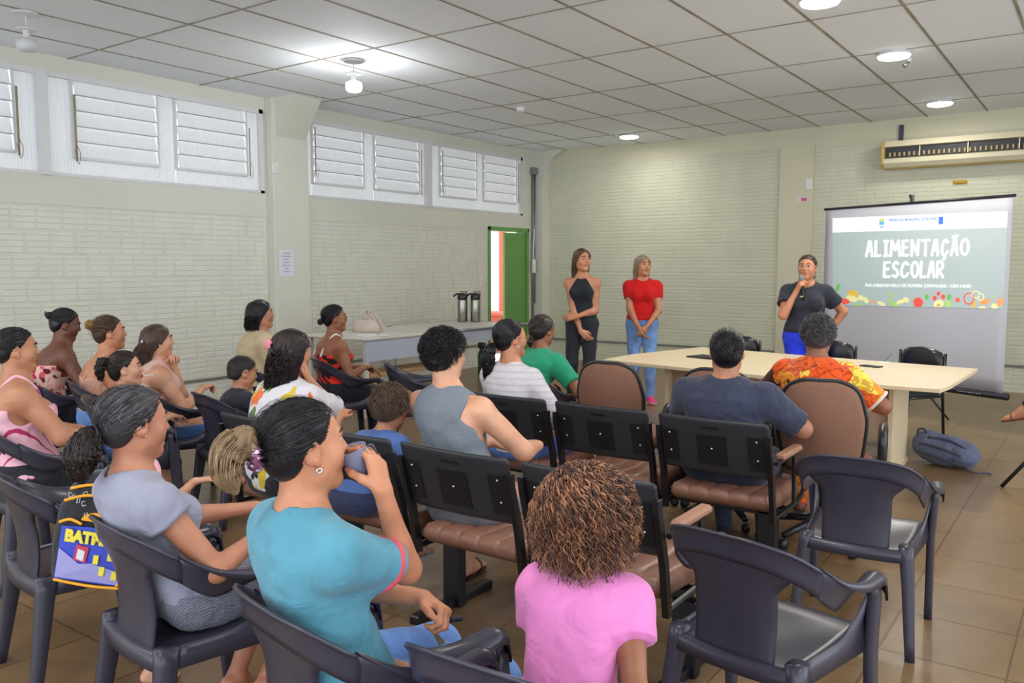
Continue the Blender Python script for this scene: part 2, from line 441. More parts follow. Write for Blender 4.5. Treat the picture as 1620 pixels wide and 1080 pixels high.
# operating rods with chain hooks
M_ROD = mat('tarnished_brass', (138, 130, 104), 0.5, metal=0.5)
for (yy, z0_, z1_, fo, big) in [(3.44, 2.44, 3.02, wn1, 1), (3.93, 2.44, 3.03, wn1, 1), (5.80, 2.47, 2.98, wn1, 0), (6.72, 2.56, 3.12, wn2, 0), (8.57, 2.46, 3.06, wn2, 0), (9.01, 2.52, 3.1, wn2, 0), (10.84, 2.5, 3.1, wn2, 0)]:
    g = MB(); r_ = 0.009 if big else 0.004
    g.box((XL + 0.03, yy, (z0_ + z1_) / 2), (0.012, r_ * 2, z1_ - z0_), bev=0.002)
    g.tube(catmull([(XL + 0.045, yy, z0_ + 0.14), (XL + 0.06, yy + 0.02, z0_ + 0.06), (XL + 0.05, yy + 0.008, z0_ - 0.02), (XL + 0.05, yy - 0.01, z0_ + 0.0), (XL + 0.06, yy - 0.03, z0_ + 0.1)], 5), 0.003 if big else 0.0018, 6)
    g.build('opening_rod', M_ROD, fo)

# ---- back wall
wb = MB()
def bw(x0, x1, z0, z1, m=None, y0=YB, y1=YB + WT): (m or wb).box(((x0 + x1) / 2, (y0 + y1) / 2, (z0 + z1) / 2), (x1 - x0, y1 - y0, z1 - z0))
BPT = 3.10
bw(XL - WT, XR + 0.2, BPT, ZC); bw(XL - WT, -7.48, 0, BPT); bw(-3.73, -3.28, 0, BPT, y0=YB - 0.03); bw(XL - WT, XR + 0.2, 0, BPT, y0=YB + 0.03); bw(XL, XR, 0, 0.03)
wall_b = struct(wb, 'wall_back', M_WALLB)
bricks([(-7.48, -3.73, 0.33, BPT), (-3.28, 1.6, 0.33, BPT), (-7.48, -3.73, 0.03, 0.30), (-3.28, 1.6, 0.03, 0.30)], YB + 0.004, 'brick_panel', wall_b, 'x')
g = MB(); bw(-7.48, 1.6, 0, BPT, g, YB + 0.0075, YB + 0.035); g.build('brick_joints', M_BRICKB, wall_b)
g = MB(); bw(-7.48, XR, 0.3, 0.33, g, YB - 0.012, YB + 0.02); g.build('dado_strip', M_RAIL, wall_b)

# ---- right side: unseen wall cut down to piers to let world light in
wr = MB()
for (a, b_, z0_, z1_) in [(-1.6, -1.2, 0, ZC), (3.6, 4.0, 0, ZC), (8.8, YB + 0.2, 0, ZC)]:
    wr.box((XR + 0.1, (a + b_) / 2, (z0_ + z1_) / 2), (0.2, b_ - a, z1_ - z0_))
struct(wr, 'wall_right', M_WALL)

# ---- green double door, one leaf open on the yard
fr = MB()
for (a, b_, z0_, z1_) in [(DY0, DY0 + 0.045, 0, DZ), (DY1 - 0.045, DY1, 0, DZ), (DY0, DY1, DZ - 0.06, DZ)]:
    fr.box((XL - 0.08, (a + b_) / 2, (z0_ + z1_) / 2), (0.22, b_ - a, z1_ - z0_), bev=0.004)
dr = fr.build('door_1', M_GREEN); dr['kind'] = 'structure'
g = MB(); g.box((XL - 0.03, 10.81, 1.02), (0.04, 0.56, 2.0), bev=0.003); lf = g.build('door_leaf', M_GREEN, dr)
g = MB(); g.box((XL - 0.006, 10.58, 1.0), (0.008, 0.03, 0.16), bev=0.002); g.tube([(XL + 0.0, 10.58, 1.03), (XL + 0.045, 10.58, 1.03), (XL + 0.045, 10.69, 1.03)], 0.008, 8); g.build('door_handle', M_STEEL, lf)
# the opened leaf stands outside, swung back against the outer wall
g = MB(); g.box((XL - WT - 0.05, DY0 - 0.3, 1.02), (0.04, 0.5, 2.0)); g.build('door_leaf', M_GREEN, dr)

# ---- yard seen through the door
g = MB(); g.box((XL - 6, 12.5, -0.08), (11.6, 16, 0.1)); struct(g, 'ground_outside', mat('pale_concrete', (206, 198, 186), 0.8, vary=0.1))
g = MB(); g.box((-13.0, 15.6, 1.7), (8.0, 0.2, 3.4)); ow = struct(g, 'wall_outside', mat('whitewashed_wall', (240, 236, 226), 0.8, vary=0.03))
# ================================================================ SCREEN, LAMPS, WALL FITTINGS
D_ = 7.3
SR_T, SR_B = atdepth(1603, 310, D_), atdepth(1597, 628, D_)
SL_T = atdepth(1307, 331, D_ * 1.244)
nrm = (SR_T - SL_T).cross(Vector((0, 0, 1))).normalized()
if nrm.y > 0: nrm = -nrm
def onscreen(px, py, off=0.0):
    r = ray(px, py); o = Vector((0, 0, CAM_H)); q = SR_T + nrm * off
    return o + r * ((q - o).dot(nrm) / r.dot(nrm))
hx = (Vector((SR_T.x, SR_T.y, 0)) - Vector((SL_T.x, SL_T.y, 0))).normalized()
scr_c = (SR_T + SL_T) / 2
st = thing('projection_screen', 'white tripod projection screen showing a green title slide', 'projection screen', (scr_c.x, scr_c.y, 0))
oo = Vector((scr_c.x, scr_c.y, 0))
zt, zb_ = SR_T.z, SR_B.z
M_SCREEN = mat('screen_fabric', (196, 196, 206), .6)
M_BAR = mat('screen_bar_black', (28, 30, 40), .35)
wd = (Vector((SR_T.x, SR_T.y, 0)) - Vector((SL_T.x, SL_T.y, 0))).length
L0 = Vector((SL_T.x, SL_T.y, 0)) - oo
def sp_(u, z, off=0): return L0 + hx * (wd * u) + Vector((0, 0, z)) + nrm * off
g = MB(); g.grid([[sp_(i / 24, zb_ + (zt - zb_) * j / 12, 0.0) for i in range(25)] for j in range(13)]); fab = g.build('screen_fabric', M_SCREEN, st, smooth=True, solid=0.003, offs=0.0)
g = MB(); g.tube([sp_(-.01, zt + .005), sp_(1.01, zt + .005)], .013, 10); g.build('top_bar', M_BAR, st, smooth=True)
g = MB(); g.tube([sp_(-.02, zb_ - .02, -.01), sp_(1.02, zb_ - .02, -.01)], .032, 12); cs = g.build('housing', M_BAR, st, smooth=True)
Mx = Matrix(((hx.x, 0, nrm.x, 0), (hx.y, 0, nrm.y, 0), (0, 1, 0, 0), (0, 0, 0, 1)))
M_LET = mat('pale_lettering', (200, 200, 205), .5)
g = MB()
for k in range(9):
    g.box(sp_(.80 + .013 * k, zb_ - .02, .023), (.012, .004, .022 if k % 3 else .016), Mx.to_3x3())
g.build('lettering', M_LET, cs)
g = MB(); g.tube([sp_(.5, .45, -.05), sp_(.5, zt + .09, -.05)], .014, 8); g.build('pole', M_STEEL, st, smooth=True)
g = MB(); g.box(sp_(.5, zt + .02, -.02), (.02, .02, .1)); g.tube([sp_(.5, zt + .04, -.03), sp_(.5, zt + .085, -.0)], .011, 8); g.build('hook', M_BAR, st)
for a in (0, 120, 240):
    d = Matrix.Rotation(math.radians(a + 20), 3, 'Z') @ Vector((0, 1, 0)); base = sp_(.5, 0, -.05)
    g = MB(); g.tube([base + Vector((0, 0, .5)), base + d * .42 + Vector((0, 0, .015))], .010, 8); g.build('leg', M_BAR, st, smooth=True)
# projected slide: its own keystoned quad on the fabric
Q = [onscreen(1317, 345, .004) - oo, onscreen(1594, 334, .004) - oo, onscreen(1588, 488.5, .004) - oo, onscreen(1317, 482.5, .004) - oo]
def sl(u, v, off=0.0):      # u 0..1 left-right, v 0..1 top-bottom; the slide is keystoned
    u = 1.22 * u / (1 + .22 * u)
    return Q[0] * (1 - u) * (1 - v) + Q[1] * u * (1 - v) + Q[2] * u * v + Q[3] * (1 - u) * v + nrm * off
def slide_mat(name, rgb, e=.8): return emit(name, rgb, e)
M_SLG = mat('slide_green', (110, 158, 142), .6); 
def em2(name, rgb, base, st_):
    m, nt, b = _new(name); b.inputs['Base Color'].default_value = srgb(*base); b.inputs['Roughness'].default_value = .6
    b.inputs['Emission Color'].default_value = srgb(*rgb); b.inputs['Emission Strength'].default_value = st_; return m
M_SLG = em2('slide_green', (92, 148, 132), (190, 192, 200), .50)
M_SLW = em2('slide_white', (235, 248, 246), (225, 226, 230), .50)
g = MB(); g.grid([[sl(i / 20, .165 + .835 * j / 10) for i in range(21)] for j in range(11)]); sld = g.build('slide', M_SLG, fab, fixn=False)
g = MB(); g.grid([[sl(i / 20, .165 * j / 3, .0002) for i in range(21)] for j in range(4)]); g.build('slide_header', M_SLW, fab, fixn=False)
def stroke(mb, pts, wdt, off=.0012, asp=1.78):
    """flat ribbon with round ends in slide uv; wdt in slide heights"""
    P = [Vector((a * asp, b, 0)) for a, b in pts]
    for i in range(len(P) - 1):
        d = (P[i + 1] - P[i]); 
        if d.length < 1e-6: continue
        d.normalize(); n_ = Vector((-d.y, d.x, 0)) * wdt / 2
        q = [P[i] + n_, P[i + 1] + n_, P[i + 1] - n_, P[i] - n_]
        mb.add([sl(v.x / asp, v.y, off) for v in q], [(0, 1, 2, 3)])
    for p in P:
        mb.add([sl((p.x + math.cos(a) * wdt / 2) / asp, p.y + math.sin(a) * wdt / 2, off + .0001) for a in [2 * math.pi * k / 10 for k in range(10)]], [tuple(range(10))])
def arc(cx, cy, rx, ry, a0, a1, n=12): return [(cx + rx * math.cos(math.radians(a0 + (a1 - a0) * i / n)), cy + ry * math.sin(math.radians(a0 + (a1 - a0) * i / n))) for i in range(n + 1)]
GL = {'A': [[(0, 1), (.42, 0), (.62, .02), (.88, 1)], [(.16, .66), (.8, .64)]], 'L': [[(.08, 0), (.05, 1), (.8, .97)]], 'I': [[(.1, .02), (.9, .02)], [(.5, 0), (.5, .98)], [(.1, 1), (.9, .98)]],
      'M': [[(0, 1), (.12, 0), (.5, .62), (.85, 0), (1, 1)]], 'E': [[(.82, .02), (.1, .03), (.08, .98), (.85, .97)], [(.1, .48), (.7, .46)]], 'N': [[(.05, 1), (.08, 0), (.82, .97), (.88, 0)]],
      'T': [[(0, .03), (1, 0)], [(.52, .02), (.48, 1)]], 'C': [[(.85, .18), (.6, .02), (.3, .12), (.08, .5), (.1, .85), (.35, 1), (.65, .92), (.85, .76)]], 'O': [arc(.48, .5, .42, .49, 0, 360, 18)],
      'S': [[(.85, .1), (.5, 0), (.15, .15), (.2, .38), (.7, .55), (.85, .8), (.5, 1), (.08, .9)]], 'R': [[(.08, 1), (.1, 0), (.6, .0), (.88, .2), (.7, .45), (.15, .55)], [(.3, .55), (.9, 1)]]}
GL['Ç'] = GL['C'] + [[(.42, 1), (.52, 1.16), (.3, 1.28)]]
GL['Ã'] = GL['A'] + [[(.2, -.13), (.4, -.22), (.6, -.14), (.85, -.24)]]
M_SLT = em2('slide_title_white', (245, 250, 250), (225, 226, 230), .6)
def word(txt, u0, v0, widths, h, gap, wd_):
    mb = MB(); u = u0
    for ch, cw in zip(txt, widths):
        for s in GL[ch]:
            stroke(mb, [(u + a * cw, v0 + b * h) for a, b in s], wd_)
        u += cw + gap
    return mb
word('ALIMENTAÇÃO', .196, .275, [.038, .034, .026, .052, .038, .045, .046, .040, .042, .040, .050], .165, .0142, .028).build('title_line', M_SLT, sld, fixn=False)
word('ESCOLAR', .297, .510, [.040, .038, .050, .044, .034, .038, .042], .165, .0105, .028).build('title_line', M_SLT, sld, fixn=False)
def slide_text(txt, u, v, size, m, bold=0.0, xs=1.0, fit=None):
    c = sl(u, v, .0016); e1 = (sl(u + .05, v) - sl(u - .05, v)).normalized()
    e2 = nrm.cross(e1).normalized()
    if e2.z < 0: e2 = -e2
    M4 = Matrix(((e1.x, e2.x, nrm.x, c.x), (e1.y, e2.y, nrm.y, c.y), (e1.z, e2.z, nrm.z, c.z), (0, 0, 0, 1)))
    return text_mesh('slide_text', txt, size, m, fab, M4, extrude=.0003, bold=bold, xs=xs, fit=fit)
slide_text('POR CHRISTIAN KELLY DE OLIVEIRA CARVALHAIS - CRN 3-8481', .481, .770, .042, M_SLT, bold=.0010, fit=(sl(.785, .77) - sl(.177, .77)).length)
slide_text('PREFEITURA MUNICIPAL DE SELVIRIA', .457, .050, .036, em2('slide_blue', (64, 120, 205), (120, 150, 205), .3), bold=.0008, fit=(sl(.595, .05) - sl(.32, .05)).length)
slide_text('SECRETARIA DE EDUCACAO', .457, .092, .020, em2('slide_grey', (150, 160, 175), (160, 165, 175), .3), xs=1.2)
slide_text('SEMED', .668, .058, .024, bpy.data.materials['slide_grey'], xs=1.2)
def blob(name, pts, rgb, off=.0008, e=.35):
    mb = MB(); mb.add([sl(a, b, off) for a, b in pts], [tuple(range(len(pts)))])
    return mb.build(name, em2(name, rgb, rgb, e), sld, fixn=False)
def el(u, v, a, b, rot=0, n=14):
    r = math.radians(rot); return [(u + (a * math.cos(t) * math.cos(r) - b * math.sin(t) * math.sin(r)) / 1.78, v + a * math.cos(t) * math.sin(r) + b * math.sin(t) * math.cos(r)) for t in [2 * math.pi * k / n for k in range(n)]]
sq = lambda u, v, a, b: [(u - a, v - b), (u + a, v - b), (u + a, v + b), (u - a, v + b)]
blob('header_badge', sq(.622, .07, .013, .04), (70, 120, 215))
blob('header_badge', sq(.283, .045, .015, .02), (190, 205, 130)); blob('header_badge', sq(.283, .078, .014, .018), (90, 180, 225)); blob('header_badge', sq(.283, .118, .010, .008), (120, 170, 190))
RED, YEL, CRM, ORG, GRN, LG = (240, 90, 80), (228, 190, 80), (236, 232, 170), (244, 165, 110), (110, 190, 90), (170, 215, 110)
for (nm, u, v, a, b, r, c) in [('tomato_half', .06, .955, .075, .035, 0, RED), ('leafy_sprig', .03, .80, .02, .05, 20, GRN), ('seed_pod', .12, .865, .055, .045, 0, YEL), ('pasta_shell', .115, .92, .065, .035, 20, CRM), ('pasta_shell', .165, .91, .03, .03, 0, CRM),
                               ('cashew', .195, .935, .024, .04, -30, CRM), ('carrot_slice', .235, .95, .022, .02, 0, ORG), ('cashew', .285, .97, .045, .022, 25, CRM), ('leaf', .15, .985, .05, .012, 0, LG), ('leaf', .335, .855, .03, .01, -20, LG), ('leaf', .35, .885, .03, .01, -15, LG),
                               ('pear', .345, .955, .02, .04, -25, LG), ('pear', .36, .975, .045, .018, 25, LG), ('ginger', .40, .945, .04, .022, -15, CRM), ('ginger', .43, .925, .035, .025, 35, CRM), ('ginger', .385, .955, .02, .02, 0, CRM), ('apple', .50, .95, .052, .055, 0, RED), ('broccoli', .55, .89, .022, .03, 0, GRN),
                               ('cherry', .595, .90, .022, .026, 0, RED), ('cherry', .618, .85, .02, .022, 0, RED), ('cherry', .645, .885, .022, .026, 0, RED), ('pea_pod', .68, .885, .024, .03, 0, GRN), ('lime', .675, .96, .03, .042, 0, LG), ('avocado', .62, .965, .055, .045, -30, CRM), ('avocado_stone', .62, .978, .018, .02, 0, (170, 120, 90)),
                               ('radish', .73, .915, .025, .025, 0, (240, 110, 80)), ('banana', .825, .965, .018, .045, 20, YEL), ('carrot', .895, .925, .045, .028, -12, ORG), ('carrot', .875, .94, .03, .02, 0, ORG), ('mushroom', .875, .992, .04, .016, 0, CRM), ('mushroom', .945, .975, .035, .03, 20, CRM), ('squash', .978, .93, .035, .045, 30, ORG), ('bud', .935, .875, .012, .012, 0, LG)]:
    blob(nm, [(min(.999, max(.001, x)), min(.999, y)) for x, y in el(u, v, a, b, r)], c)
mb = MB(); stroke(mb, arc(.795, .90, .028, .058, 0, 360, 16), .012, off=.001); mb.build('pepper_ring', em2('pepper_red', RED, RED, .35), sld, fixn=False)
mb = MB(); stroke(mb, arc(.835, .855, .024, .035, 30, 330, 12) + arc(.862, .88, .020, .035, -120, 150, 12), .012, off=.001); mb.build('pepper_ring', em2('pepper_cream', CRM, CRM, .35), sld, fixn=False)

# ---- lamps on the ceiling
M_LAMPBASE = mat('lamp_base_white', (215, 215, 215), .4)
M_GLOW = emit('lit_diffuser', (255, 255, 250), 9.0); M_GLOW.node_tree.nodes['Principled BSDF'].inputs['Roughness'].default_value = .4
M_UNLIT = mat('unlit_bulb', (206, 206, 208), .3)
names = {0: 'lit white bulb on a short stem hanging near the left windows', 1: 'unlit white bulb at the top left corner of the ceiling', 2: 'round lit ceiling light cut by the top edge of the photo', 3: 'round lit ceiling light, middle one of the three above the screen side', 4: 'round lit ceiling light nearest the air curtain on the back wall', 5: 'round lit ceiling light near the back wall above the standing women'}
for i, (x, y, k) in enumerate(LAMPS_VIEW):
    if k.startswith('bulb'):
        t = thing('ceiling_bulb', names[i], 'lamp', (x, y, ZC), 0, 'ceiling lights')
        g = MB(); g.lathe([(.09, -.004), (.09, -.016), (.075, -.02), (.01, -.022)], n=24); g.build('ceiling_rose', M_LAMPBASE, t, smooth=False)
        g = MB(); g.tube([(0, 0, -.02), (0, 0, -.12)], .005, 8); g.build('stem', M_LAMPBASE, t)
        g = MB(); g.lathe([(.02, -.10), (.07, -.118), (.07, -.126), (.024, -.128), (.024, -.165), (.03, -.18), (.05, -.19)], n=24); g.build('lamp_holder', M_LAMPBASE, t, smooth=False)
        g = MB(); g.lathe([(.05, -.19), (.070, -.20), (.074, -.235), (.07, -.262), (.055, -.275), (.02, -.282), (.001, -.283)], n=24)
        g.build('bulb', M_GLOW if k == 'bulb' else M_UNLIT, t, smooth=True)
    else:
        t = thing('ceiling_light', names[i], 'lamp', (x, y, ZC), 0, 'ceiling lights')
        g = MB(); g.lathe([(.13, -.0), (.135, -.02), (.135, -.03)], n=28); g.build('lamp_body', M_LAMPBASE, t, smooth=False)
        g = MB(); g.lathe([(.132, -.031), (.125, -.045), (.08, -.055), (.001, -.057)], n=28); g.build('diffuser', M_GLOW, t, smooth=True)
p = onz(823, 170, ZC)
t = thing('smoke_detector', 'small white detector with a red dot on the ceiling', 'detector', (p.x, p.y, ZC))
g = MB(); g.lathe([(.055, 0), (.055, -.02), (.045, -.045), (.02, -.055), (.001, -.055)], n=20); g.build('housing', M_PLATE, t, smooth=True)
g = MB(); g.lathe([(.001, -.012), (.012, -.008), (.014, 0), (.001, .01)], (-.03, -.035, -.03), 10); g.build('indicator', mat('red_plastic', (190, 50, 45), .4), t, smooth=True)
p = onz(1438, 92, ZC)
t = thing('ceiling_sensor', 'tiny glass spotlight on the ceiling beside the middle round light', 'sensor', (p.x, p.y, ZC))
g = MB(); g.lathe([(.02, 0), (.022, -.02), (.012, -.035)], n=12); g.build('base', M_PLATE, t, smooth=True)
g = MB(); g.tube([(0, 0, -.03), (-.03, -.03, -.07)], [.012, .022], 10); g.build('lens', M_STEEL, t, smooth=True)

# ---- air curtain on the back wall
ac = thing('air_curtain', 'long cream air curtain with dark grille on the back wall', 'air curtain', (-2.38, YB, 2.72))
M_AC = mat('aged_cream_metal', (214, 206, 178), .4, vary=.05, vscale=3); M_ACY = mat('yellowed_plastic', (196, 168, 92), .5, vary=.1); M_GR = mat('dark_grille', (40, 42, 52), .5); M_FAN = mat('fan_vane_tan', (170, 150, 105), .5)
LA = 2.6
pr = [(0, 0), (-.22, .0), (-.27, .05), (-.28, .10), (-.20, .12), (-.20, .24), (-.27, .25), (-.24, .32), (0, .32)]
g = MB(); g.prism(pr, 0.02, LA, lambda u, v, d: (d, u, v)); g.build('casing', M_AC, ac)
g = MB(); g.prism([(u * 1.04, v * 1.02 - .003) for u, v in [(0, 0), (-.22, .0), (-.27, .05), (-.28, .12), (-.28, .24), (-.24, .32), (0, .32)]], -0.01, .02, lambda u, v, d: (d, u, v)); g.build('end_cap', M_ACY, ac)
g = MB(); g.box((LA / 2, -.215, .18), (LA - .06, .03, .115)); gr_ = g.build('grille', M_GR, ac)
for k in range(46):
    g = MB(); g.box((.08 + k * .055, -.24, .155), (.022, .02, .05), bev=.004); g.build('fan_vane', M_FAN, gr_)
for k in range(4):
    g = MB(); g.box((.42 + k * .52, -.262, .18), (.012, .012, .12)); g.build('grille_bar', M_AC, ac)
g = MB(); g.box((LA / 2, -.10, -.006), (LA * .96, .12, .012)); g.build('outlet_strip', M_ACY, ac)
g = MB(); g.box((.16, -.03, .42), (.05, .03, .24)); g.build('hanger_strap', mat('dark_blue_strap', (62, 62, 84), .5), ac)

# ---- wall fittings
def plate(nm, label, cat, loc, size, m, rot='x', extra=None):
    t = thing(nm, label, cat, loc, 0)
    w_, d_, h_ = size
    g = MB(); g.box((0, 0, 0), (d_, w_, h_) if rot == 'x' else (w_, d_, h_), bev=.003); b_ = g.build('face_plate', m, t)
    if extra: extra(t)
    return t
def rocker(t): g = MB(); g.box((.01, 0, 0), (.008, .03, .05), bev=.002); g.build('switch_rocker', M_WHITE, t)
def sock(t): g = MB(); g.lathe([(.001, -.004), (.024, -.003), (.026, .002), (.001, .003)], (.008, 0, 0), 14, Matrix.Rotation(math.pi / 2, 3, 'Y')); g.build('socket_face', mat('socket_grey', (200, 200, 198), .4), t)
p = onx(435, 266, XL + .12); plate('wall_switch', 'small white plate high on the pilaster between the windows', 'switch', (XL + .125, p.y, p.z), (.075, .012, .11), M_PLATE, extra=rocker)
p = onx(761, 445, XL); plate('light_switch', 'white switch plate on the wall left of the green door', 'switch', (XL + .006, p.y, p.z), (.08, .012, .13), M_PLATE, extra=rocker)
p = onx(764, 546, XL); plate('wall_socket', 'white socket low on the wall left of the green door', 'socket', (XL + .006, p.y, p.z), (.08, .012, .13), M_PLATE, extra=sock)
def rocker_y(t): g = MB(); g.box((0, -.01, 0), (.03, .008, .05), bev=.002); g.build('switch_rocker', M_WHITE, t)
p = ony(1280, 291, YB - .03); plate('wall_outlet', 'white outlet plate high on the back wall pier', 'socket', (p.x, YB - .037, p.z), (.09, .012, .14), M_PLATE, rot='y', extra=rocker_y)
p = ony(1268, 315.5, YB - .03); t = thing('wall_sticker', 'small pink and white sticker on the back wall pier', 'sticker', (p.x, YB - .034, p.z))
g = MB(); g.box((0, 0, 0), (.17, .003, .07)); g.build('sticker_sheet', mat('sticker_paper', (222, 214, 214), .5), t)
g = MB(); g.box((.035, -.0025, 0), (.075, .002, .04)); g.build('pink_print', mat('pink_ink', (206, 90, 120), .5), t)
p = ony(1519, 288, YB); g = MB(); g.box((0, 0, 0), (.155, .03, .04), bev=.012); o = g.build('wall_bracket', mat('ochre_plastic', (196, 146, 34), .5)); o.location = (p.x, YB - .012, p.z); tag(o, 'short ochre clip on the back wall above the screen', 'clip')
p = onx(453, 415.5, XL + .12)
t = thing('paper_notice', 'white printed notice taped on the pilaster', 'notice', (XL + .1225, p.y, p.z))
g = MB(); g.box((0, 0, 0), (.0015, .20, .29)); g.build('sheet', mat('white_paper', (222, 224, 232), .7), t)
MN = Matrix(((0, 0, 1, .0016), (1, 0, 0, 0), (0, 1, 0, 0), (0, 0, 0, 1)))
M_INK = mat('blue_ink', (84, 92, 130), .6)
for i, tx in enumerate(['NAO DEIXE', 'DE APAGAR AS', 'LUZES E', 'USAR O', 'DEIXE LIMPO', 'BOA', 'REUNIAO']):
    text_mesh('print_line', tx, .022, M_INK, t, Matrix.Translation((0, .0, .105 - i * .034)) @ MN, extrude=.0002)
# conduit with box
p = onx(843, 268, XL)
t = thing('cable_conduit', 'grey vertical conduit beside the green door with a junction box on top', 'conduit', (XL + .16 * 0 + .035, 11.24, 0))
g = MB(); g.tube([(0, 0, .35), (0, 0, 3.0)], .018, 10); g.tube([(.0, .05, .9), (0, .05, 3.0)], .014, 8); g.build('pipe', M_STEEL, t, smooth=True)
g = MB(); g.box((0.01, .02, 3.02), (.07, .13, .11), bev=.005); g.build('junction_box', mat('grey_box', (128, 132, 132), .5), t)
g = MB(); g.box((.03, -.02, 1.5), (.05, .06, .22), bev=.008); g.tube(catmull([(.04, -.02, 1.6), (.05, -.06, 1.75), (.04, -.03, 1.95), (.03, -.01, 2.1)], 4), .008, 6); g.build('handset', M_PLATE, t)
# ================================================================ FURNITURE
M_PLASTIC = mat('black_moulded_plastic', (56, 54, 68), 0.30, spec=0.5, vary=0.06, vscale=8, bump=0.02, bscale=25)
M_SHELL = mat('black_shell_plastic', (44, 45, 50), 0.42, vary=0.06, vscale=9)
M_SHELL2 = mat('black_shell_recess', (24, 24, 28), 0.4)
M_BLACKSTEEL = mat('black_painted_steel', (22, 22, 26), 0.3)
M_BOLT = mat('bolt_chrome', (190, 190, 190), 0.25, metal=1.0)
M_VINYL = mat('brown_vinyl', (134, 94, 78), 0.33, bump=0.15, bscale=180, vary=0.06, vscale=10)
M_VINYL2 = mat('brown_arm_pad', (168, 122, 98), 0.4, bump=0.1, bscale=120)
M_OFFICE = mat('brown_woven_upholstery', (142, 102, 82), 0.75, bump=0.5, bscale=260, vary=0.07, vscale=120)
M_BPLAST = mat('black_plastic_edge', (34, 36, 42), 0.35)
M_BEECH = mat('cream_laminate', (224, 205, 170), 0.38, vary=0.03, vscale=5, stretch=(2, 20, 1))
M_MODESTY = mat('beige_panel', (196, 166, 142), 0.5, vary=0.04, vscale=6, stretch=(2, 2, 20))

def chair_rail(s):
    """centre line and half width vector of the moulded rail, s in -1..1 from left arm front over the back to the right arm front"""
    K = [(0, 0.0, -.265, .728, 0, -.010, .040), (.2, .115, -.258, .724, 0, -.010, .041), (.4, .205, -.222, .700, .004, -.006, .042), (.55, .252, -.155, .655, .010, -.004, .040),
         (.7, .274, -.06, .612, .016, 0, .032), (.85, .280, .06, .600, .024, 0, .014), (1.0, .274, .185, .602, .026, 0, .004)]
    a = abs(s)
    for i in range(len(K) - 1):
        if a <= K[i + 1][0] + 1e-9:
            t = (a - K[i][0]) / (K[i + 1][0] - K[i][0])
            p = [K[max(0, min(len(K) - 1, i + d))] for d in (-1, 0, 1, 2)]
            v = []
            for c in range(1, 7):
                p0, p1, p2, p3 = p[0][c], p[1][c], p[2][c], p[3][c]
                if i == 0: p0 = K[1][c] * (-1 if c in (1, 4) else 1)
                v.append(0.5 * (2 * p1 + (p2 - p0) * t + (2 * p0 - 5 * p1 + 4 * p2 - p3) * t * t + (3 * p1 - p0 - 3 * p2 + p3) * t ** 3))
            sg = 1 if s >= 0 else -1
            return Vector((sg * v[0], v[1], v[2])), Vector((sg * v[3], v[4], v[5]))
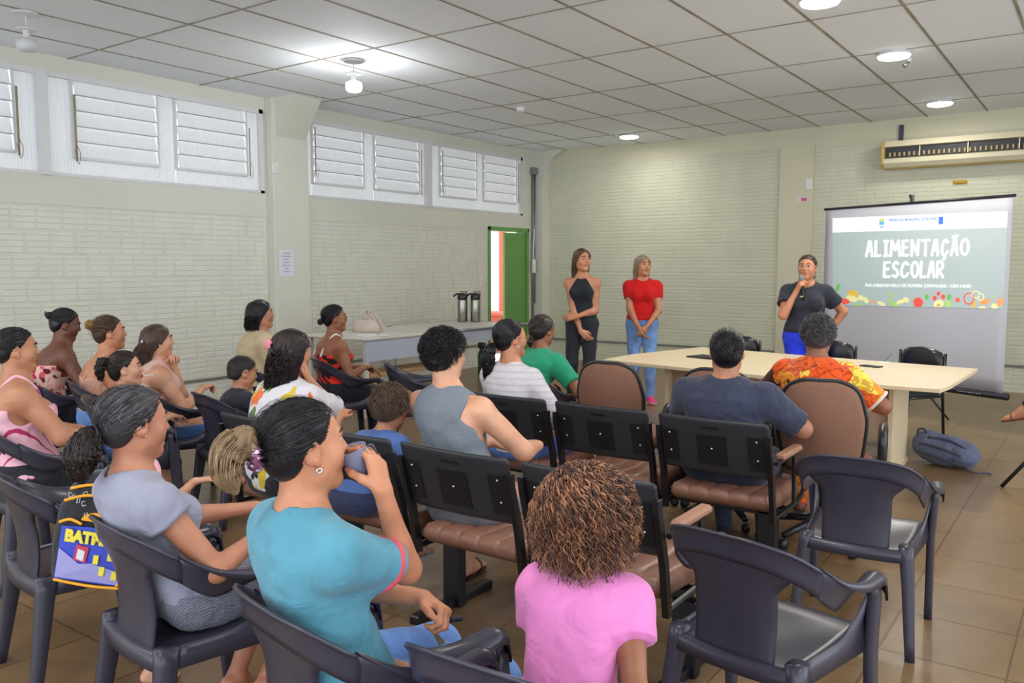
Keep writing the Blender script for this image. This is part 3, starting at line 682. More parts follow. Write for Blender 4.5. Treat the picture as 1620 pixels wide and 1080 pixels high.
def make_plastic_chair(label):
    t = thing('plastic_armchair', label, 'chair')
    # backrest: rail over the back and a wide panel down to the seat
    b = MB(); SB = 0.56; n = 30
    rows = []
    for q in (-1, -0.5, 0, 0.5, 0.85, 1.0):
        row = []
        for i in range(n + 1):
            s = -SB + 2 * SB * i / n; P, W = chair_rail(s)
            lip = 0.0 if q < 0.8 else (-0.006 if q < 0.95 else -0.012)
            row.append(P + W * q + Vector((0, lip, -0.002 if q > 0.9 else 0)))
        rows.append(row)
    b.grid(rows)
    NP = 14; NV = 16; rows = []
    for j in range(NV + 1):
        v = j / NV; row = []
        fl_ = max(0, (v - 0.74) / 0.26) ** 2
        hw = 0.138 + 0.008 * v + 0.055 * fl_
        for i in range(NP + 1):
            u = -1 + 2 * i / NP
            sA = u * (0.34 + 0.08 * fl_ * 0 )
            Pt, W = chair_rail(u * 0.40); top = Pt - W * 0.6
            xb = u * hw
            yb = -0.200 - 0.02 * (1 - u * u) * 0.6; zb = 0.395
            y = yb + (top.y - yb) * v + 0.020 * math.sin(math.pi * v); z = zb + (top.z - zb) * v
            x = xb if v < 0.999 else top.x
            x = xb * (1 - fl_) + top.x * fl_ if v > 0.74 else xb
            row.append(Vector((x, y, z)))
        rows.append(row)
    b.grid(rows)
    b.build('backrest', M_PLASTIC, t, smooth=True, solid=0.009)
    # seat
    s_ = MB(); nx, ny = 16, 14; rows = []
    def seatpt(u, v):
        hw = 0.205 + 0.035 * v; y = -0.215 + 0.455 * v
        z = 0.405 + 0.030 * v - 0.022 * (1 - u * u) * math.sin(math.pi * min(1, v * 1.1)) - 0.02 * max(0, v - .85) / .15
        return Vector((u * hw * (1 - 0.05 * (v > .9) * (v - .9) * 10 * abs(u)), y - (0.02 * (1 - u * u) if v < .1 else 0), z))
    for j in range(ny + 1):
        v = j / ny; r = [seatpt(-1 + 2 * i / nx, v) for i in range(nx + 1)]
        r = [r[0] + Vector((-0.006, 0, -0.045))] + [r[0] + Vector((-.006, 0, -0.006))] + r + [r[-1] + Vector((.006, 0, -0.006))] + [r[-1] + Vector((0.006, 0, -0.045))]
        rows.append(r)
    front = [p + Vector((0, 0.008, -0.042)) if 1 < i < len(rows[-1]) - 2 else p + Vector((0, 0.006, 0)) for i, p in enumerate(rows[-1])]
    back = [p + Vector((0, -0.006, -0.042)) if 1 < i < len(rows[0]) - 2 else p + Vector((0, -0.004, 0)) for i, p in enumerate(rows[0])]
    s_.grid([back] + rows + [front]); s_.build('seat', M_PLASTIC, t, smooth=True, solid=0.008)
    # arms
    for sg in (-1, 1):
        a = MB(); rows = []
        for i in range(17):
            s = sg * (0.54 + 0.46 * i / 16); P, W = chair_rail(s)
            row = []
            for q, dz in ((-1.25, -0.022), (-1.05, -0.004), (-0.5, 0.004), (0.2, 0.006), (0.8, 0.002), (1.15, -0.008), (1.3, -0.03)):
                k = min(1, i / 6.0)
                row.append(P + W * (q if abs(q) < 1 else (q / abs(q)) * (1 + (abs(q) - 1) * k)) + Vector((0, 0, dz * k)))
            rows.append(row)
        e = [p + Vector((0, 0.022, -0.012)) for p in rows[-1]]; rows.append(e)
        e = [p + Vector((0, 0.008, -0.045)) for p in e]; rows.append(e)
        a.grid(rows); a.build('armrest', M_PLASTIC, t, smooth=True, solid=0.008)
    def leg(top, mid, bot, wt, wm, wb_, dt, db, name='leg'):
        m_ = MB(); rings = []
        for k in range(9):
            v = k / 8
            if v < .5: c = Vector(top).lerp(Vector(mid), v * 2); w_ = wt + (wm - wt) * v * 2; d_ = dt + (db - dt) * v
            else: c = Vector(mid).lerp(Vector(bot), v * 2 - 1); w_ = wm + (wb_ - wm) * (v * 2 - 1); d_ = dt + (db - dt) * v
            rings.append([c + Vector((math.copysign(abs(math.cos(a)) ** .6, math.cos(a)) * d_ / 2, math.copysign(abs(math.sin(a)) ** .6, math.sin(a)) * w_ / 2, 0)) for a in [2 * math.pi * q / 12 for q in range(12)]])
        m_.loft(rings); m_.build(name, M_PLASTIC, t, smooth=True)
    for sg in (-1, 1):
        leg((sg * .276, .200, .592), (sg * .262, .215, .36), (sg * .262, .245, 0), .058, .066, .044, .034, .036)
        leg((sg * .205, -.185, .425), (sg * .222, -.21, .26), (sg * .245, -.255, 0), .075, .060, .042, .060, .040)
    # side web between seat corner, arm and front leg
    for sg in (-1, 1):
        m_ = MB(); rows = []
        for j in range(9):
            v = j / 8; y = -0.17 + 0.385 * v
            zt = 0.425 + 0.165 * max(0, (v - 0.35) / 0.65) ** 2.6
            zb = 0.36
            xo = 0.216 + 0.030 * v
            rows.append([Vector((sg * (xo + 0.008), y, zb)), Vector((sg * xo, y, (zb + zt) / 2)), Vector((sg * (xo + 0.022 * (zt - .42) / .17), y, zt))])
        m_.grid(rows); m_.build('side_web', M_PLASTIC, t, smooth=True, solid=0.008)
    return t
PCH = []   # filled below: (x, y, heading, label)

def make_beam_row(x0, n, ytop, ztop, posts, pads, label, group):
    """linked seats with shells at y = ytop; x0 is the left edge of the first seat"""
    P = 0.60; t = thing('beam_seating', label, 'linked seating', (x0, ytop, 0), 0, group)
    W = 0.525
    b = MB(); b.box((n * P / 2 - 0.03, 0.33, 0.30), (n * P - 0.06, 0.06, 0.05), bev=0.004); b.build('beam', M_BLACKSTEEL, t)
    for px_ in posts:
        b = MB(); b.box((px_, 0.31, 0.145), (0.095, 0.05, 0.29), bev=0.004); b.box((px_, 0.30, 0.02), (0.055, 0.52, 0.04), bev=0.006); b.build('leg', M_BLACKSTEEL, t)
    for i in range(n):
        ox = i * P + 0.02
        s = MB()
        # shell: slightly curved plate leaning back, with rim
        def sp(u, v, off):     # u 0..1 across, v 0..1 up
            zz = ztop - 0.255 + 0.255 * v; yy = 0.075 - 0.075 * v - 0.02 * (1 - (2 * u - 1) ** 2)
            return Vector((ox + W * u, yy - off, zz))
        us = [0, .012, .03, .2, .35, .5, .65, .8, .97, .988, 1]; vs_ = [0, .02, .05, .2, .4, .6, .8, .95, .98, 1]
        s.grid([[sp(u, v, -0.004 if (k in (0, 10) or j in (0, 9)) else 0) + Vector((0, 0, -0.008 if (k in (0, 10) and j in (0, 9)) else 0)) for k, u in enumerate(us)] for j, v in enumerate(vs_)])
        sh = s.build('backrest_shell', M_SHELL, t, smooth=True, solid=0.016, offs=1.0)
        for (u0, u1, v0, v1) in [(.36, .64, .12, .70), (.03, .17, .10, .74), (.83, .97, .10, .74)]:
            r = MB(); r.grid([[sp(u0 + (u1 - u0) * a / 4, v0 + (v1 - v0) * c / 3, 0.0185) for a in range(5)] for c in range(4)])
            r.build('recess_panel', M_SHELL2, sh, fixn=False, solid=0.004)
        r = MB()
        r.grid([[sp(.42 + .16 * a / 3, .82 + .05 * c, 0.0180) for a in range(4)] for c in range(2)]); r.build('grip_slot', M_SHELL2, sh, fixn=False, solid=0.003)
        for (u, v) in [(.09, .30), (.09, .66), (.91, .30), (.91, .66), (.5, .44)]:
            c = sp(u, v, 0.022); r = MB(); r.lathe([(0.0005, -.004), (0.006, -.003), (0.006, 0.001), (0.003, .003), (0.0005, .0035)], c, 10, Matrix.Rotation(math.pi / 2, 3, 'X')); r.build('bolt', M_BOLT, sh, smooth=True)
        for u in (0.0, 1.0):
            c = ox + W * u + (-0.008 if u == 0 else 0.008)
            r = MB(); r.loft([[Vector((c + dx, y + dy, z)) for dx, dy in ((-.012, -.016), (.012, -.016), (.012, .016), (-.012, .016))] for y, z in ((0.095, 0.30), (0.06, 0.5), (0.005, ztop - 0.10), (0.0, ztop - 0.055))])
            r.build('upright_bar', M_BLACKSTEEL, t)
            c2 = c
            r = MB(); r.tube(catmull([(c2, 0.09, 0.325), (c2, 0.2, 0.325), (c2, 0.42, 0.328), (c2, 0.54, 0.35), (c2, 0.575, 0.40)], 4), 0.013, 8); r.build('seat_bracket', M_BLACKSTEEL, t)
        # cushion: transverse quilted ribs
        q = MB(); rings = []
        nx = 61
        for k in range(nx):
            u = k / (nx - 1); rib = 0.012 * abs(math.sin(math.pi * u * 5)) ** 0.35
            ed = min(1, min(u, 1 - u) / 0.04) ** 0.5
            rg = []
            for (yy, zz, nrm) in [(.11, .425, 0), (.085, .45, .4), (.09, .475, .8), (.115, .492, 1), (.20, .490, 1), (.33, .483, 1), (.45, .492, 1), (.52, .490, 1), (.555, .468, .8), (.57, .435, .3), (.55, .41, 0), (.33, .400, 0)]:
                zz = zz - 0.075
                cz = 0.37; cy = 0.33
                yy2 = cy + (yy - cy) * (0.94 + 0.06 * ed); zz2 = cz + (zz - cz) * (0.55 + 0.45 * ed) + rib * nrm * 0.9 * (1 if zz > .37 else 0)
                rg.append(Vector((ox + 0.012 + (W - 0.024) * u, yy2 - (rib * nrm * .6 if yy < .12 else 0), zz2)))
            rings.append(rg)
        q.loft(rings); q.build('seat_cushion', M_VINYL, t, smooth=True)
    for px_ in pads:
        r = MB(); r.box((px_, 0.235, 0.622), (0.052, 0.27, 0.032), bev=0.010); a = r.build('arm_pad', M_VINYL2, t)
        r = MB(); r.tube([(px_, 0.05, 0.60), (px_, 0.34, 0.60)], 0.011, 8); r.tube([(px_, 0.31, 0.60), (px_, 0.32, 0.5), (px_, 0.33, 0.36)], 0.011, 8); r.build('arm_support', M_BLACKSTEEL, t)
    return t
make_beam_row(-3.53, 4, 2.47, 0.785, [1.23, 2.33, 0.2], [2.375, 1.18], 'nearest row of four linked brown seats, where the man in the grey tank top sits', 'rows of linked seats')
make_beam_row(-2.97, 3, 3.70, 0.785, [0.35, 1.66], [1.19, 1.775, -.02], 'second row of three linked brown cushioned seats, where the woman in navy sits', 'rows of linked seats')

# ---- office armchairs
def make_office_chair(label, loc, rz, ztop=0.93):
    t = thing('office_armchair', label, 'chair', loc, rz, 'brown office armchairs at the table')
    def outline(k):   # rounded trapezoid, wide at mid
        pts = []
        hw_b, hw_m, hw_t = 0.185, 0.212, 0.18; z0_, z1_ = 0.44, ztop
        pts = [(-hw_b, z0_ + .05), (-hw_b + .05, z0_), (hw_b - .05, z0_), (hw_b, z0_ + .05), (hw_m, (z0_ + z1_) / 2), (hw_m - .005, z1_ - .16), (hw_t - .01, z1_ - .05), (hw_t - .09, z1_ - .004), (0, z1_), (-hw_t + .09, z1_ - .004), (-hw_t + .01, z1_ - .05), (-hw_m + .005, z1_ - .16), (-hw_m, (z0_ + z1_) / 2)]
        return catmull([(a, 0, c) for a, c in pts], 5, closed=True)
    ol = outline(0)
    def yb(x, z): return -0.24 - 0.10 * (z - 0.44) / 0.5 + 1.0 * x * x - 0.03 * math.sin(math.pi * (z - .44) / .5)
    def ring(sc, off):
        return [Vector((p.x * sc, yb(p.x * sc, 0.69 + (p.z - 0.69) * sc) + off, 0.69 + (p.z - 0.69) * sc)) for p in ol]
    b = MB(); b.loft([ring(0.02, -.032), ring(.5, -.03), ring(.86, -.028), ring(.955, -.022), ring(.978, -.008)], cap=True)
    b.build('backrest', M_OFFICE, t, smooth=True)
    b = MB(); b.loft([ring(.97, .000), ring(.95, .03), ring(.80, .045), ring(.4, .055), ring(.02, .058)], cap=True); b.build('back_cushion', M_OFFICE, t, smooth=True)
    e = MB(); e.tube([Vector((p.x, yb(p.x, p.z) - .004, p.z)) for p in ol], 0.011, 8, closed=True); e.build('backrest_edging', M_BPLAST, t, smooth=True)
    s = MB(); rings = []
    for (z, k) in [(.395, .86), (.40, .97), (.43, 1.0), (.465, .97), (.48, .88), (.484, .5), (.484, .05)]:
        rings.append([Vector((math.copysign(abs(math.cos(a)) ** .55, math.cos(a)) * .245 * k, 0.01 + math.copysign(abs(math.sin(a)) ** .55, math.sin(a)) * .235 * k, z)) for a in [2 * math.pi * q / 28 for q in range(28)]])
    s.loft(rings); s.build('seat', M_OFFICE, t, smooth=True)
    for sg in (-1, 1):
        a = MB(); x = sg * 0.285
        a.tube(catmull([(x * .8, .10, .40), (x * .97, .12, .42), (x, .14, .50), (x, .12, .60), (x, .03, .655), (x, -.08, .655), (x, -.14, .60), (x, -.12, .48), (x * .97, -.09, .42), (x * .8, -.06, .40)], 6), 0.022, 10, flat=1.0)
        a.build('arm_loop', M_BPLAST, t, smooth=True)
    c = MB(); c.lathe([(.03, .10), (.03, .28), (.045, .30), (.045, .37), (.12, .385), (.12, .40)], (0, 0, 0), 16); c.box((0, -.2, .41), (.09, .2, .02)); c.box((0, -.285, .50), (.08, .02, .2)); c.build('column', M_BPLAST, t, smooth=False)
    for k in range(5):
        a = 2 * math.pi * k / 5 + .3; d = Vector((math.cos(a), math.sin(a), 0)); c = MB()
        c.tube([d * .02 + Vector((0, 0, .12)), d * .16 + Vector((0, 0, .105)), d * .29 + Vector((0, 0, .075))], [.028, .022, .018], 8)
        c.build('base_arm', M_BPLAST, t, smooth=True)
        c = MB(); c.lathe([(.005, -.018), (.026, -.016), (.028, 0), (.026, .016), (.005, .018)], d * .29 + Vector((0, 0, .028)), 12, Matrix.Rotation(a, 3, 'Z') @ Matrix.Rotation(math.pi / 2, 3, 'X')); c.build('caster', M_BPLAST, t, smooth=True)
    return t
make_office_chair('empty brown upholstered office armchair behind the shells of the second row, leftmost of three', (-2.42, 4.66, 0), math.radians(4))
make_office_chair('brown upholstered office armchair standing between the navy t-shirt and the table', (-1.80, 4.72, 0), math.radians(8))
make_office_chair('brown upholstered office armchair with the person in the orange floral shirt on it', (-1.21, 4.62, 0), math.radians(10))

# ---- long table
TZ = 0.735
tb = thing('conference_table', 'long cream laminate table with clipped corners between audience and presenter', 'table', (-2.0, 6.6, 0))
tc_ = [onz(955, 568, TZ), onz(1000, 560, TZ), onz(1110, 548.5, TZ), onz(1250, 560, TZ), onz(1547, 583, TZ), onz(1504, 609, TZ), onz(1488, 615, TZ), onz(1240, 597, TZ)]
o_ = Vector((-2.0, 6.6, 0))
poly = [((p - o_).x, (p - o_).y) for p in tc_]
g = MB(); g.prism(poly, TZ - 0.028, TZ, lambda u, v, d: (u, v, d)); g.build('tabletop', M_BEECH, tb, bevel=0.004)
for xx in (-2.95, -1.22):
    g = MB(); g.box((xx - o_.x, 6.62 - o_.y, (TZ - .03) / 2), (0.035, 0.56, TZ - 0.034), bev=.002); g.box((xx - o_.x, 6.62 - o_.y, .02), (0.05, 0.62, .04)); g.build('leg_panel', M_BEECH, tb)
g = MB(); g.box((-2.085 - o_.x, 6.42 - o_.y, TZ - .03 - 0.19), (1.69, 0.018, 0.38), bev=.001); mp_ = g.build('modesty_panel', M_MODESTY, tb)
for xx in (-1.30, -2.86):
    g = MB(); g.lathe([(.001, -.004), (.011, -.003), (.011, .003), (.001, .004)], (xx - o_.x, 6.408 - o_.y, 0.53), 10, Matrix.Rotation(math.pi / 2, 3, 'X')); g.build('screw_cap', M_SHELL2, mp_)

# ---- black padded metal chairs behind the table
M_PAD = mat('black_vinyl_pad', (30, 31, 36), 0.28, bump=0.05, bscale=60)
def make_pad_chair(label, loc, rz):
    t = thing('padded_metal_chair', label, 'chair', loc, rz, 'black padded chairs behind the table')
    b = MB()
    def rr(hw, z0_, z1_, y_, r_=.09):
        P = [(-hw, z0_), (hw, z0_), (hw, z1_ - r_), (hw - r_ * .35, z1_ - r_ * .3), (hw - r_, z1_), (0, z1_ + .012), (-hw + r_, z1_), (-hw + r_ * .35, z1_ - r_ * .3), (-hw, z1_ - r_)]
        return [Vector((a, y_ + .5 * a * a, c)) for a, c in P]
    b.loft([rr(.17, .53, .78, .245), rr(.205, .50, .81, .235), rr(.205, .50, .81, .205), rr(.17, .53, .78, .19)]); b.build('backrest', M_PAD, t, smooth=True)
    s = MB(); s.box((0, 0, .445), (.42, .40, .05), bev=.02); s.build('seat', M_PAD, t)
    for sx in (-1, 1):
        f = MB(); f.tube([(sx * .215, .235, .78), (sx * .215, .22, .45), (sx * .215, .26, .0)], .012, 8); f.build('leg', M_BLACKSTEEL, t, smooth=True)
        f = MB(); f.tube([(sx * .215, .22, .43), (sx * .215, -.19, .43), (sx * .215, -.24, .0)], .012, 8); f.build('leg', M_BLACKSTEEL, t, smooth=True)
    return t
make_pad_chair('black padded metal chair behind the table in front of the projection screen', (-1.37, 7.55, 0), math.radians(-28))
make_pad_chair('black padded metal chair behind the table just right of the presenter', (-2.08, 7.72, 0), math.radians(-8))
make_pad_chair('black padded metal chair behind the table, mostly hidden by the navy woman head', (-2.95, 7.75, 0), math.radians(0))
# ---- counter tables by the left wall, bench below
M_COUNTER = mat('off_white_counter', (206, 200, 190), .4, vary=.03); M_CFRONT = mat('pale_blue_grey_panel', (176, 182, 198), .5)
ct = thing('serving_table', 'long off-white table with pale grey front panel, handbag and papers on it', 'table', (-6.32, 5.75, 0))
g = MB(); g.box((0, .68, .785), (.92, 1.38, .03), bev=.008); g.build('tabletop', M_COUNTER, ct)
g = MB(); g.box((.42, .68, .665), (.022, 1.3, .21)); g.build('front_panel', M_CFRONT, ct)
for (xx, yy) in [(-.40, .06), (.40, .06), (-.40, 1.3), (.40, 1.3)]:
    g = MB(); g.box((xx, yy, .385), (.04, .04, .77)); g.build('leg', M_COUNTER, ct)
sh = thing('flask_table', 'pale table with tubular rim beside the green door carrying two flasks', 'table', (-6.42, 7.18, 0))
g = MB(); g.box((0, .66, .785), (1.06, 1.26, .025), bev=.008); g.build('tabletop', M_COUNTER, sh)
g = MB(); g.tube(catmull([(-.54, .03, .785), (-.54, 1.28, .785), (-.50, 1.32, .785), (.50, 1.32, .785), (.54, 1.28, .785), (.54, .03, .785)], 4), .016, 8); g.build('rim', M_STEEL, sh, smooth=True)
g = MB(); g.box((.50, .66, .70), (.022, 1.1, .14)); g.build('front_panel', M_CFRONT, sh)
for (xx, yy) in [(-.5, .06), (.5, .06), (-.5, 1.24), (.5, 1.24)]:
    g = MB(); g.tube([(xx, yy, .77), (xx, yy, 0)], .016, 8); g.build('leg', M_STEEL, sh, smooth=True)
bn = thing('wooden_bench', 'low worn wooden bench under the counter', 'bench', (-6.15, 6.55, 0))
M_WOOD = mat('worn_plank', (176, 138, 98), .55, vary=.18, vscale=4, stretch=(8, 1, 8))
g = MB(); g.box((0, .15, .40), (.30, 1.5, .045), bev=.006); g.build('seat_plank', M_WOOD, bn)
g = MB(); g.box((.02, .15, .16), (.22, 1.4, .045), bev=.006); g.build('lower_plank', M_WOOD, bn)
for yy in (-.5, 0.8):
    g = MB(); g.box((0, yy, .19), (.26, .06, .38)); g.build('leg', M_WOOD, bn)
# ================================================================ IMPLICIT SURFACES FOR BODIES, CLOTHES, HAIR
F32 = np.float32
def V3(*a): return np.array(a, dtype=F32)
class Prim:
    """p: dict of arrays; fn(P)->distance; bounding sphere c, r"""
    __slots__ = ('fn', 'a', 'b', 'rb', 'k', 'op')
    def __init__(s, fn, a, b, rb, k=0.02, op='u'): s.fn = fn; s.a = np.array(a, F32); s.b = np.array(b, F32); s.rb = rb; s.k = k; s.op = op
def seg_d(P, a, b):
    ab = b - a; L = float(ab @ ab) + 1e-12
    t = np.clip(((P - a) @ ab) / L, 0, 1)
    return np.sqrt((((P - a) - t[..., None] * ab) ** 2).sum(-1)), t
def cone(a, b, ra, rb, k=0.02, op='u', clips=(), mid=None):
    a = np.array(a, F32); b = np.array(b, F32)
    def fn(P):
        d, t = seg_d(P, a, b)
        r = ra + (rb - ra) * t
        if mid: r = r + mid[1] * np.exp(-((t - mid[0]) / mid[2]) ** 2)
        d = d - r
        for (c, n) in clips: d = np.maximum(d, (P - np.array(c, F32)) @ np.array(n, F32))
        return d
    return Prim(fn, a, b, max(ra, rb) + (mid[1] if mid else 0), k, op)
def ell(c, r, M=None, k=0.02, op='u'):
    """ellipsoid; M rows = local axes in world"""
    c = np.array(c, F32); r = np.array(r, F32); mr = float(r.min())
    def fn(P):
        q = P - c
        if M is not None: q = q @ M.T
        k0 = np.sqrt(((q / r) ** 2).sum(-1)); k1 = np.sqrt(((q / (r * r)) ** 2).sum(-1)) + 1e-9
        return k0 * (k0 - 1.0) / k1
    return Prim(fn, c, c, float(r.max()), k, op)
def boxp(c, h, M, rnd, k=0.01, op='u'):
    c = np.array(c, F32); h = np.array(h, F32)
    def fn(P):
        q = np.abs((P - c) @ M.T) - (h - rnd)
        return np.sqrt((np.maximum(q, 0) ** 2).sum(-1)) + np.minimum(q.max(-1), 0) - rnd
    return Prim(fn, c, c, float(np.linalg.norm(h)), k, op)
def smin(a, b, k):
    h = np.maximum(k - np.abs(a - b), 0) / k
    return np.minimum(a, b) - h * h * k * 0.25
def smax(a, b, k):
    h = np.maximum(k - np.abs(a - b), 0) / k
    return np.maximum(a, b) + h * h * k * 0.25
def wob(P, f, seed=0):
    s = seed * 1.7
    return (np.sin(P[..., 0] * f + 1.3 * np.sin(P[..., 1] * f * .7 + s) + s) * np.sin(P[..., 1] * f * 1.1 + 1.1 * np.sin(P[..., 2] * f * .8) + 2 * s) + np.sin(P[..., 2] * f * .9 + 1.7 * np.sin(P[..., 0] * f * .6 + s))) * 0.5
def sdf_mesh(prims, h, post=None, B=8):
    """prims unioned / subtracted in order, then post(P, D). Surface nets on sparse blocks -> verts, quads"""
    us = [p for p in prims if p.op == 'u']
    lo = np.min([np.minimum(p.a, p.b) - p.rb for p in us], 0) - 3 * h; hi = np.max([np.maximum(p.a, p.b) + p.rb for p in us], 0) + 3 * h
    nb = np.ceil((hi - lo) / (B * h)).astype(int) + 1
    gi = np.stack(np.meshgrid(*[np.arange(n) for n in nb], indexing='ij'), -1).reshape(-1, 3)
    cen = (lo + (gi + 0.5) * (B * h)).astype(F32)
    diag = B * h * 0.87
    near = np.zeros(len(cen), bool); D = np.full(len(cen), 10, F32)
    cd = []
    for p in prims:
        d, _ = seg_d(cen, p.a, p.b); d = d - p.rb; cd.append(d)
        if p.op == 'u': near |= d < diag + .012
    gi = gi[near]; cen = cen[near]; cd = [d[near] for d in cd]
    # skip blocks deep inside
    D = np.full(len(cen), 10, F32)
    for p, d in zip(prims, cd):
        if p.op == 'u': D = np.minimum(D, p.fn(cen))
    keep = np.abs(D) < diag * 1.25 + .035
    gi = gi[keep]; cen = cen[keep]; cd = [d[keep] for d in cd]
    if len(gi) == 0: return np.zeros((0, 3)), np.zeros((0, 4), int)
    loc = np.stack(np.meshgrid(*[np.arange(B + 1)] * 3, indexing='ij'), -1).reshape(-1, 3)
    P = (lo + (gi[:, None, :] * B + loc[None]) * h).astype(F32)       # nblk, (B+1)^3, 3
    D = np.full(P.shape[:2], 10, F32)
    for p, d in zip(prims, cd):
        s = np.nonzero(d < diag + p.k + .015)[0]
        if len(s) == 0: continue
        v = p.fn(P[s])
        if p.op == 'u': D[s] = smin(D[s], v, p.k)
        else: D[s] = smax(D[s], -v, p.k)
    if post is not None: D = post(P, D)
    n1 = B + 1; D = D.reshape(-1, n1, n1, n1)
    dims = nb * B + 3
    key = lambda I: (I[..., 0] * dims[1] + I[..., 1]) * dims[2] + I[..., 2]
    ins = D < 0
    c8 = [ins[:, i:i + B, j:j + B, k:k + B] for i in (0, 1) for j in (0, 1) for k in (0, 1)]
    cnt = sum(c.astype(np.int8) for c in c8)
    act = np.argwhere((cnt > 0) & (cnt < 8))
    if len(act) == 0: return np.zeros((0, 3)), np.zeros((0, 4), int)
    b_, ci = act[:, 0], act[:, 1:]
    acc = np.zeros((len(act), 3)); num = np.zeros(len(act))
    co = np.array([(i, j, k) for i in (0, 1) for j in (0, 1) for k in (0, 1)])
    dv = np.stack([D[b_, ci[:, 0] + c[0], ci[:, 1] + c[1], ci[:, 2] + c[2]] for c in co], 1)
    for e0 in range(8):
        for ax in range(3):
            if co[e0][ax]: continue
            e1 = e0 + (4, 2, 1)[ax]
            a, b = dv[:, e0], dv[:, e1]; m = (a < 0) != (b < 0)
            t = np.where(m, a / np.where(np.abs(a - b) < 1e-9, 1e-9, a - b), 0)
            pt = co[e0] + np.zeros((len(act), 3)); pt[:, ax] += t
            acc += pt * m[:, None]; num += m
    vert = lo + (gi[b_] * B + ci + acc / num[:, None]) * h
    gkey = key(gi[b_] * B + ci + 1)
    order = np.argsort(gkey, kind='stable'); sk = gkey[order]
    quads = []
    for ax in range(3):
        o1, o2 = [(1, 2), (2, 0), (0, 1)][ax]
        sl0 = [slice(0, B)] * 3; sl1 = list(sl0); sl1[ax] = slice(1, B + 1)
        a = ins[(slice(None),) + tuple(sl0)]; b = ins[(slice(None),) + tuple(sl1)]
        ed = np.argwhere(a != b)
        g = gi[ed[:, 0]] * B + ed[:, 1:] + 1
        flip = a[ed[:, 0], ed[:, 1], ed[:, 2], ed[:, 3]]
        qs = []
        for (d1, d2) in ((0, 0), (-1, 0), (-1, -1), (0, -1)):
            q = g.copy(); q[:, o1] += d1; q[:, o2] += d2
            kk = key(q); ix = np.searchsorted(sk, kk); ix = np.minimum(ix, len(sk) - 1)
            ok = sk[ix] == kk
            qs.append(np.where(ok, order[ix], -1))
        q = np.stack(qs, 1); q = np.where(flip[:, None], q, q[:, ::-1]); quads.append(q[(q >= 0).all(1)])
    q = np.concatenate(quads)
    return vert, q
def np_mesh(name, V, Q, mats, parent, mi=None, smooth=True):
    me = bpy.data.meshes.new(name); n = len(V); m = len(Q); k = Q.shape[1] if m else 4
    me.vertices.add(n); me.vertices.foreach_set('co', np.asarray(V, F32).ravel())
    me.loops.add(m * k); me.loops.foreach_set('vertex_index', np.asarray(Q, np.int32).ravel())
    me.polygons.add(m); me.polygons.foreach_set('loop_start', np.arange(0, m * k, k, dtype=np.int32)); me.polygons.foreach_set('loop_total', np.full(m, k, np.int32))
    if smooth: me.polygons.foreach_set('use_smooth', np.ones(m, bool))
    for q in (mats if isinstance(mats, (list, tuple)) else [mats]): me.materials.append(q)
    if mi is not None: me.polygons.foreach_set('material_index', np.asarray(mi, np.int32))
    me.update(calc_edges=True)
    o = bpy.data.objects.new(name, me); COL.objects.link(o)
    if parent is not None: o.parent = parent
    return o
def strands(paths, r, sides=3, taper=0.35):
    """paths (N,S,3) -> tube mesh arrays; r scalar or (N,)"""
    P = np.asarray(paths, float); n, s, _ = P.shape
    T = np.gradient(P, axis=1); T /= np.linalg.norm(T, axis=2, keepdims=True) + 1e-9
    ref = np.array([0.31, 0.17, 0.93]); U = np.cross(T, ref); U /= np.linalg.norm(U, axis=2, keepdims=True) + 1e-9
    W = np.cross(T, U); rr = np.broadcast_to(np.asarray(r, float).reshape(-1, 1), (n, s)).copy()
    tt = np.linspace(0, 1, s); rr *= np.minimum(1, np.minimum(0.6 + tt * 4, taper + (1 - taper) * (1 - tt) * 2))[None]
    ring = []
    for k in range(sides):
        a = 2 * math.pi * k / sides
        ring.append(P + (U * math.cos(a) + W * math.sin(a)) * rr[..., None])
    V = np.stack(ring, 2).reshape(-1, 3)
    i = np.arange(n)[:, None, None]; j = np.arange(s - 1)[None, :, None]; k = np.arange(sides)[None, None, :]
    b = (i * s + j) * sides
    Q = np.stack([b + k, b + (k + 1) % sides, b + sides + (k + 1) % sides, b + sides + k], -1).reshape(-1, 4)
    mi = np.repeat((np.random.RandomState(n).rand(n) < .45).astype(int), (s - 1) * sides)
    return V, Q, mi
def merge(parts):
    Vs, Qs, Ms, o = [], [], [], 0
    for p in parts:
        V, Q = p[0], p[1]
        Vs.append(V); Qs.append(np.asarray(Q) + o); o += len(V); Ms.append(p[2] if len(p) > 2 else np.zeros(len(Q), int))
    return np.concatenate(Vs), np.concatenate(Qs), np.concatenate(Ms)
def rotm(yaw=0, pitch=0, roll=0):
    """columns = local axes in parent frame; yaw left +, pitch up +, roll right-ear-down +"""
    return np.array(Matrix.Rotation(yaw, 3, 'Z') @ Matrix.Rotation(pitch, 3, 'X') @ Matrix.Rotation(roll, 3, 'Y'))
def unit(v): v = np.array(v, float); return v / (np.linalg.norm(v) + 1e-12)
def ik(S, T, L1, L2, pole):
    S, T = np.array(S, float), np.array(T, float); d = T - S; D = np.linalg.norm(d); 
    if D > (L1 + L2) * .995: T = S + d / D * (L1 + L2) * .995; d = T - S; D = np.linalg.norm(d)
    D = max(D, abs(L1 - L2) + .02)
    u = unit(d); a = (L1 * L1 - L2 * L2 + D * D) / (2 * D); hgt = math.sqrt(max(L1 * L1 - a * a, 0))
    p = np.array(pole, float); p = unit(p - u * (p @ u))
    return S + u * a + p * hgt, T

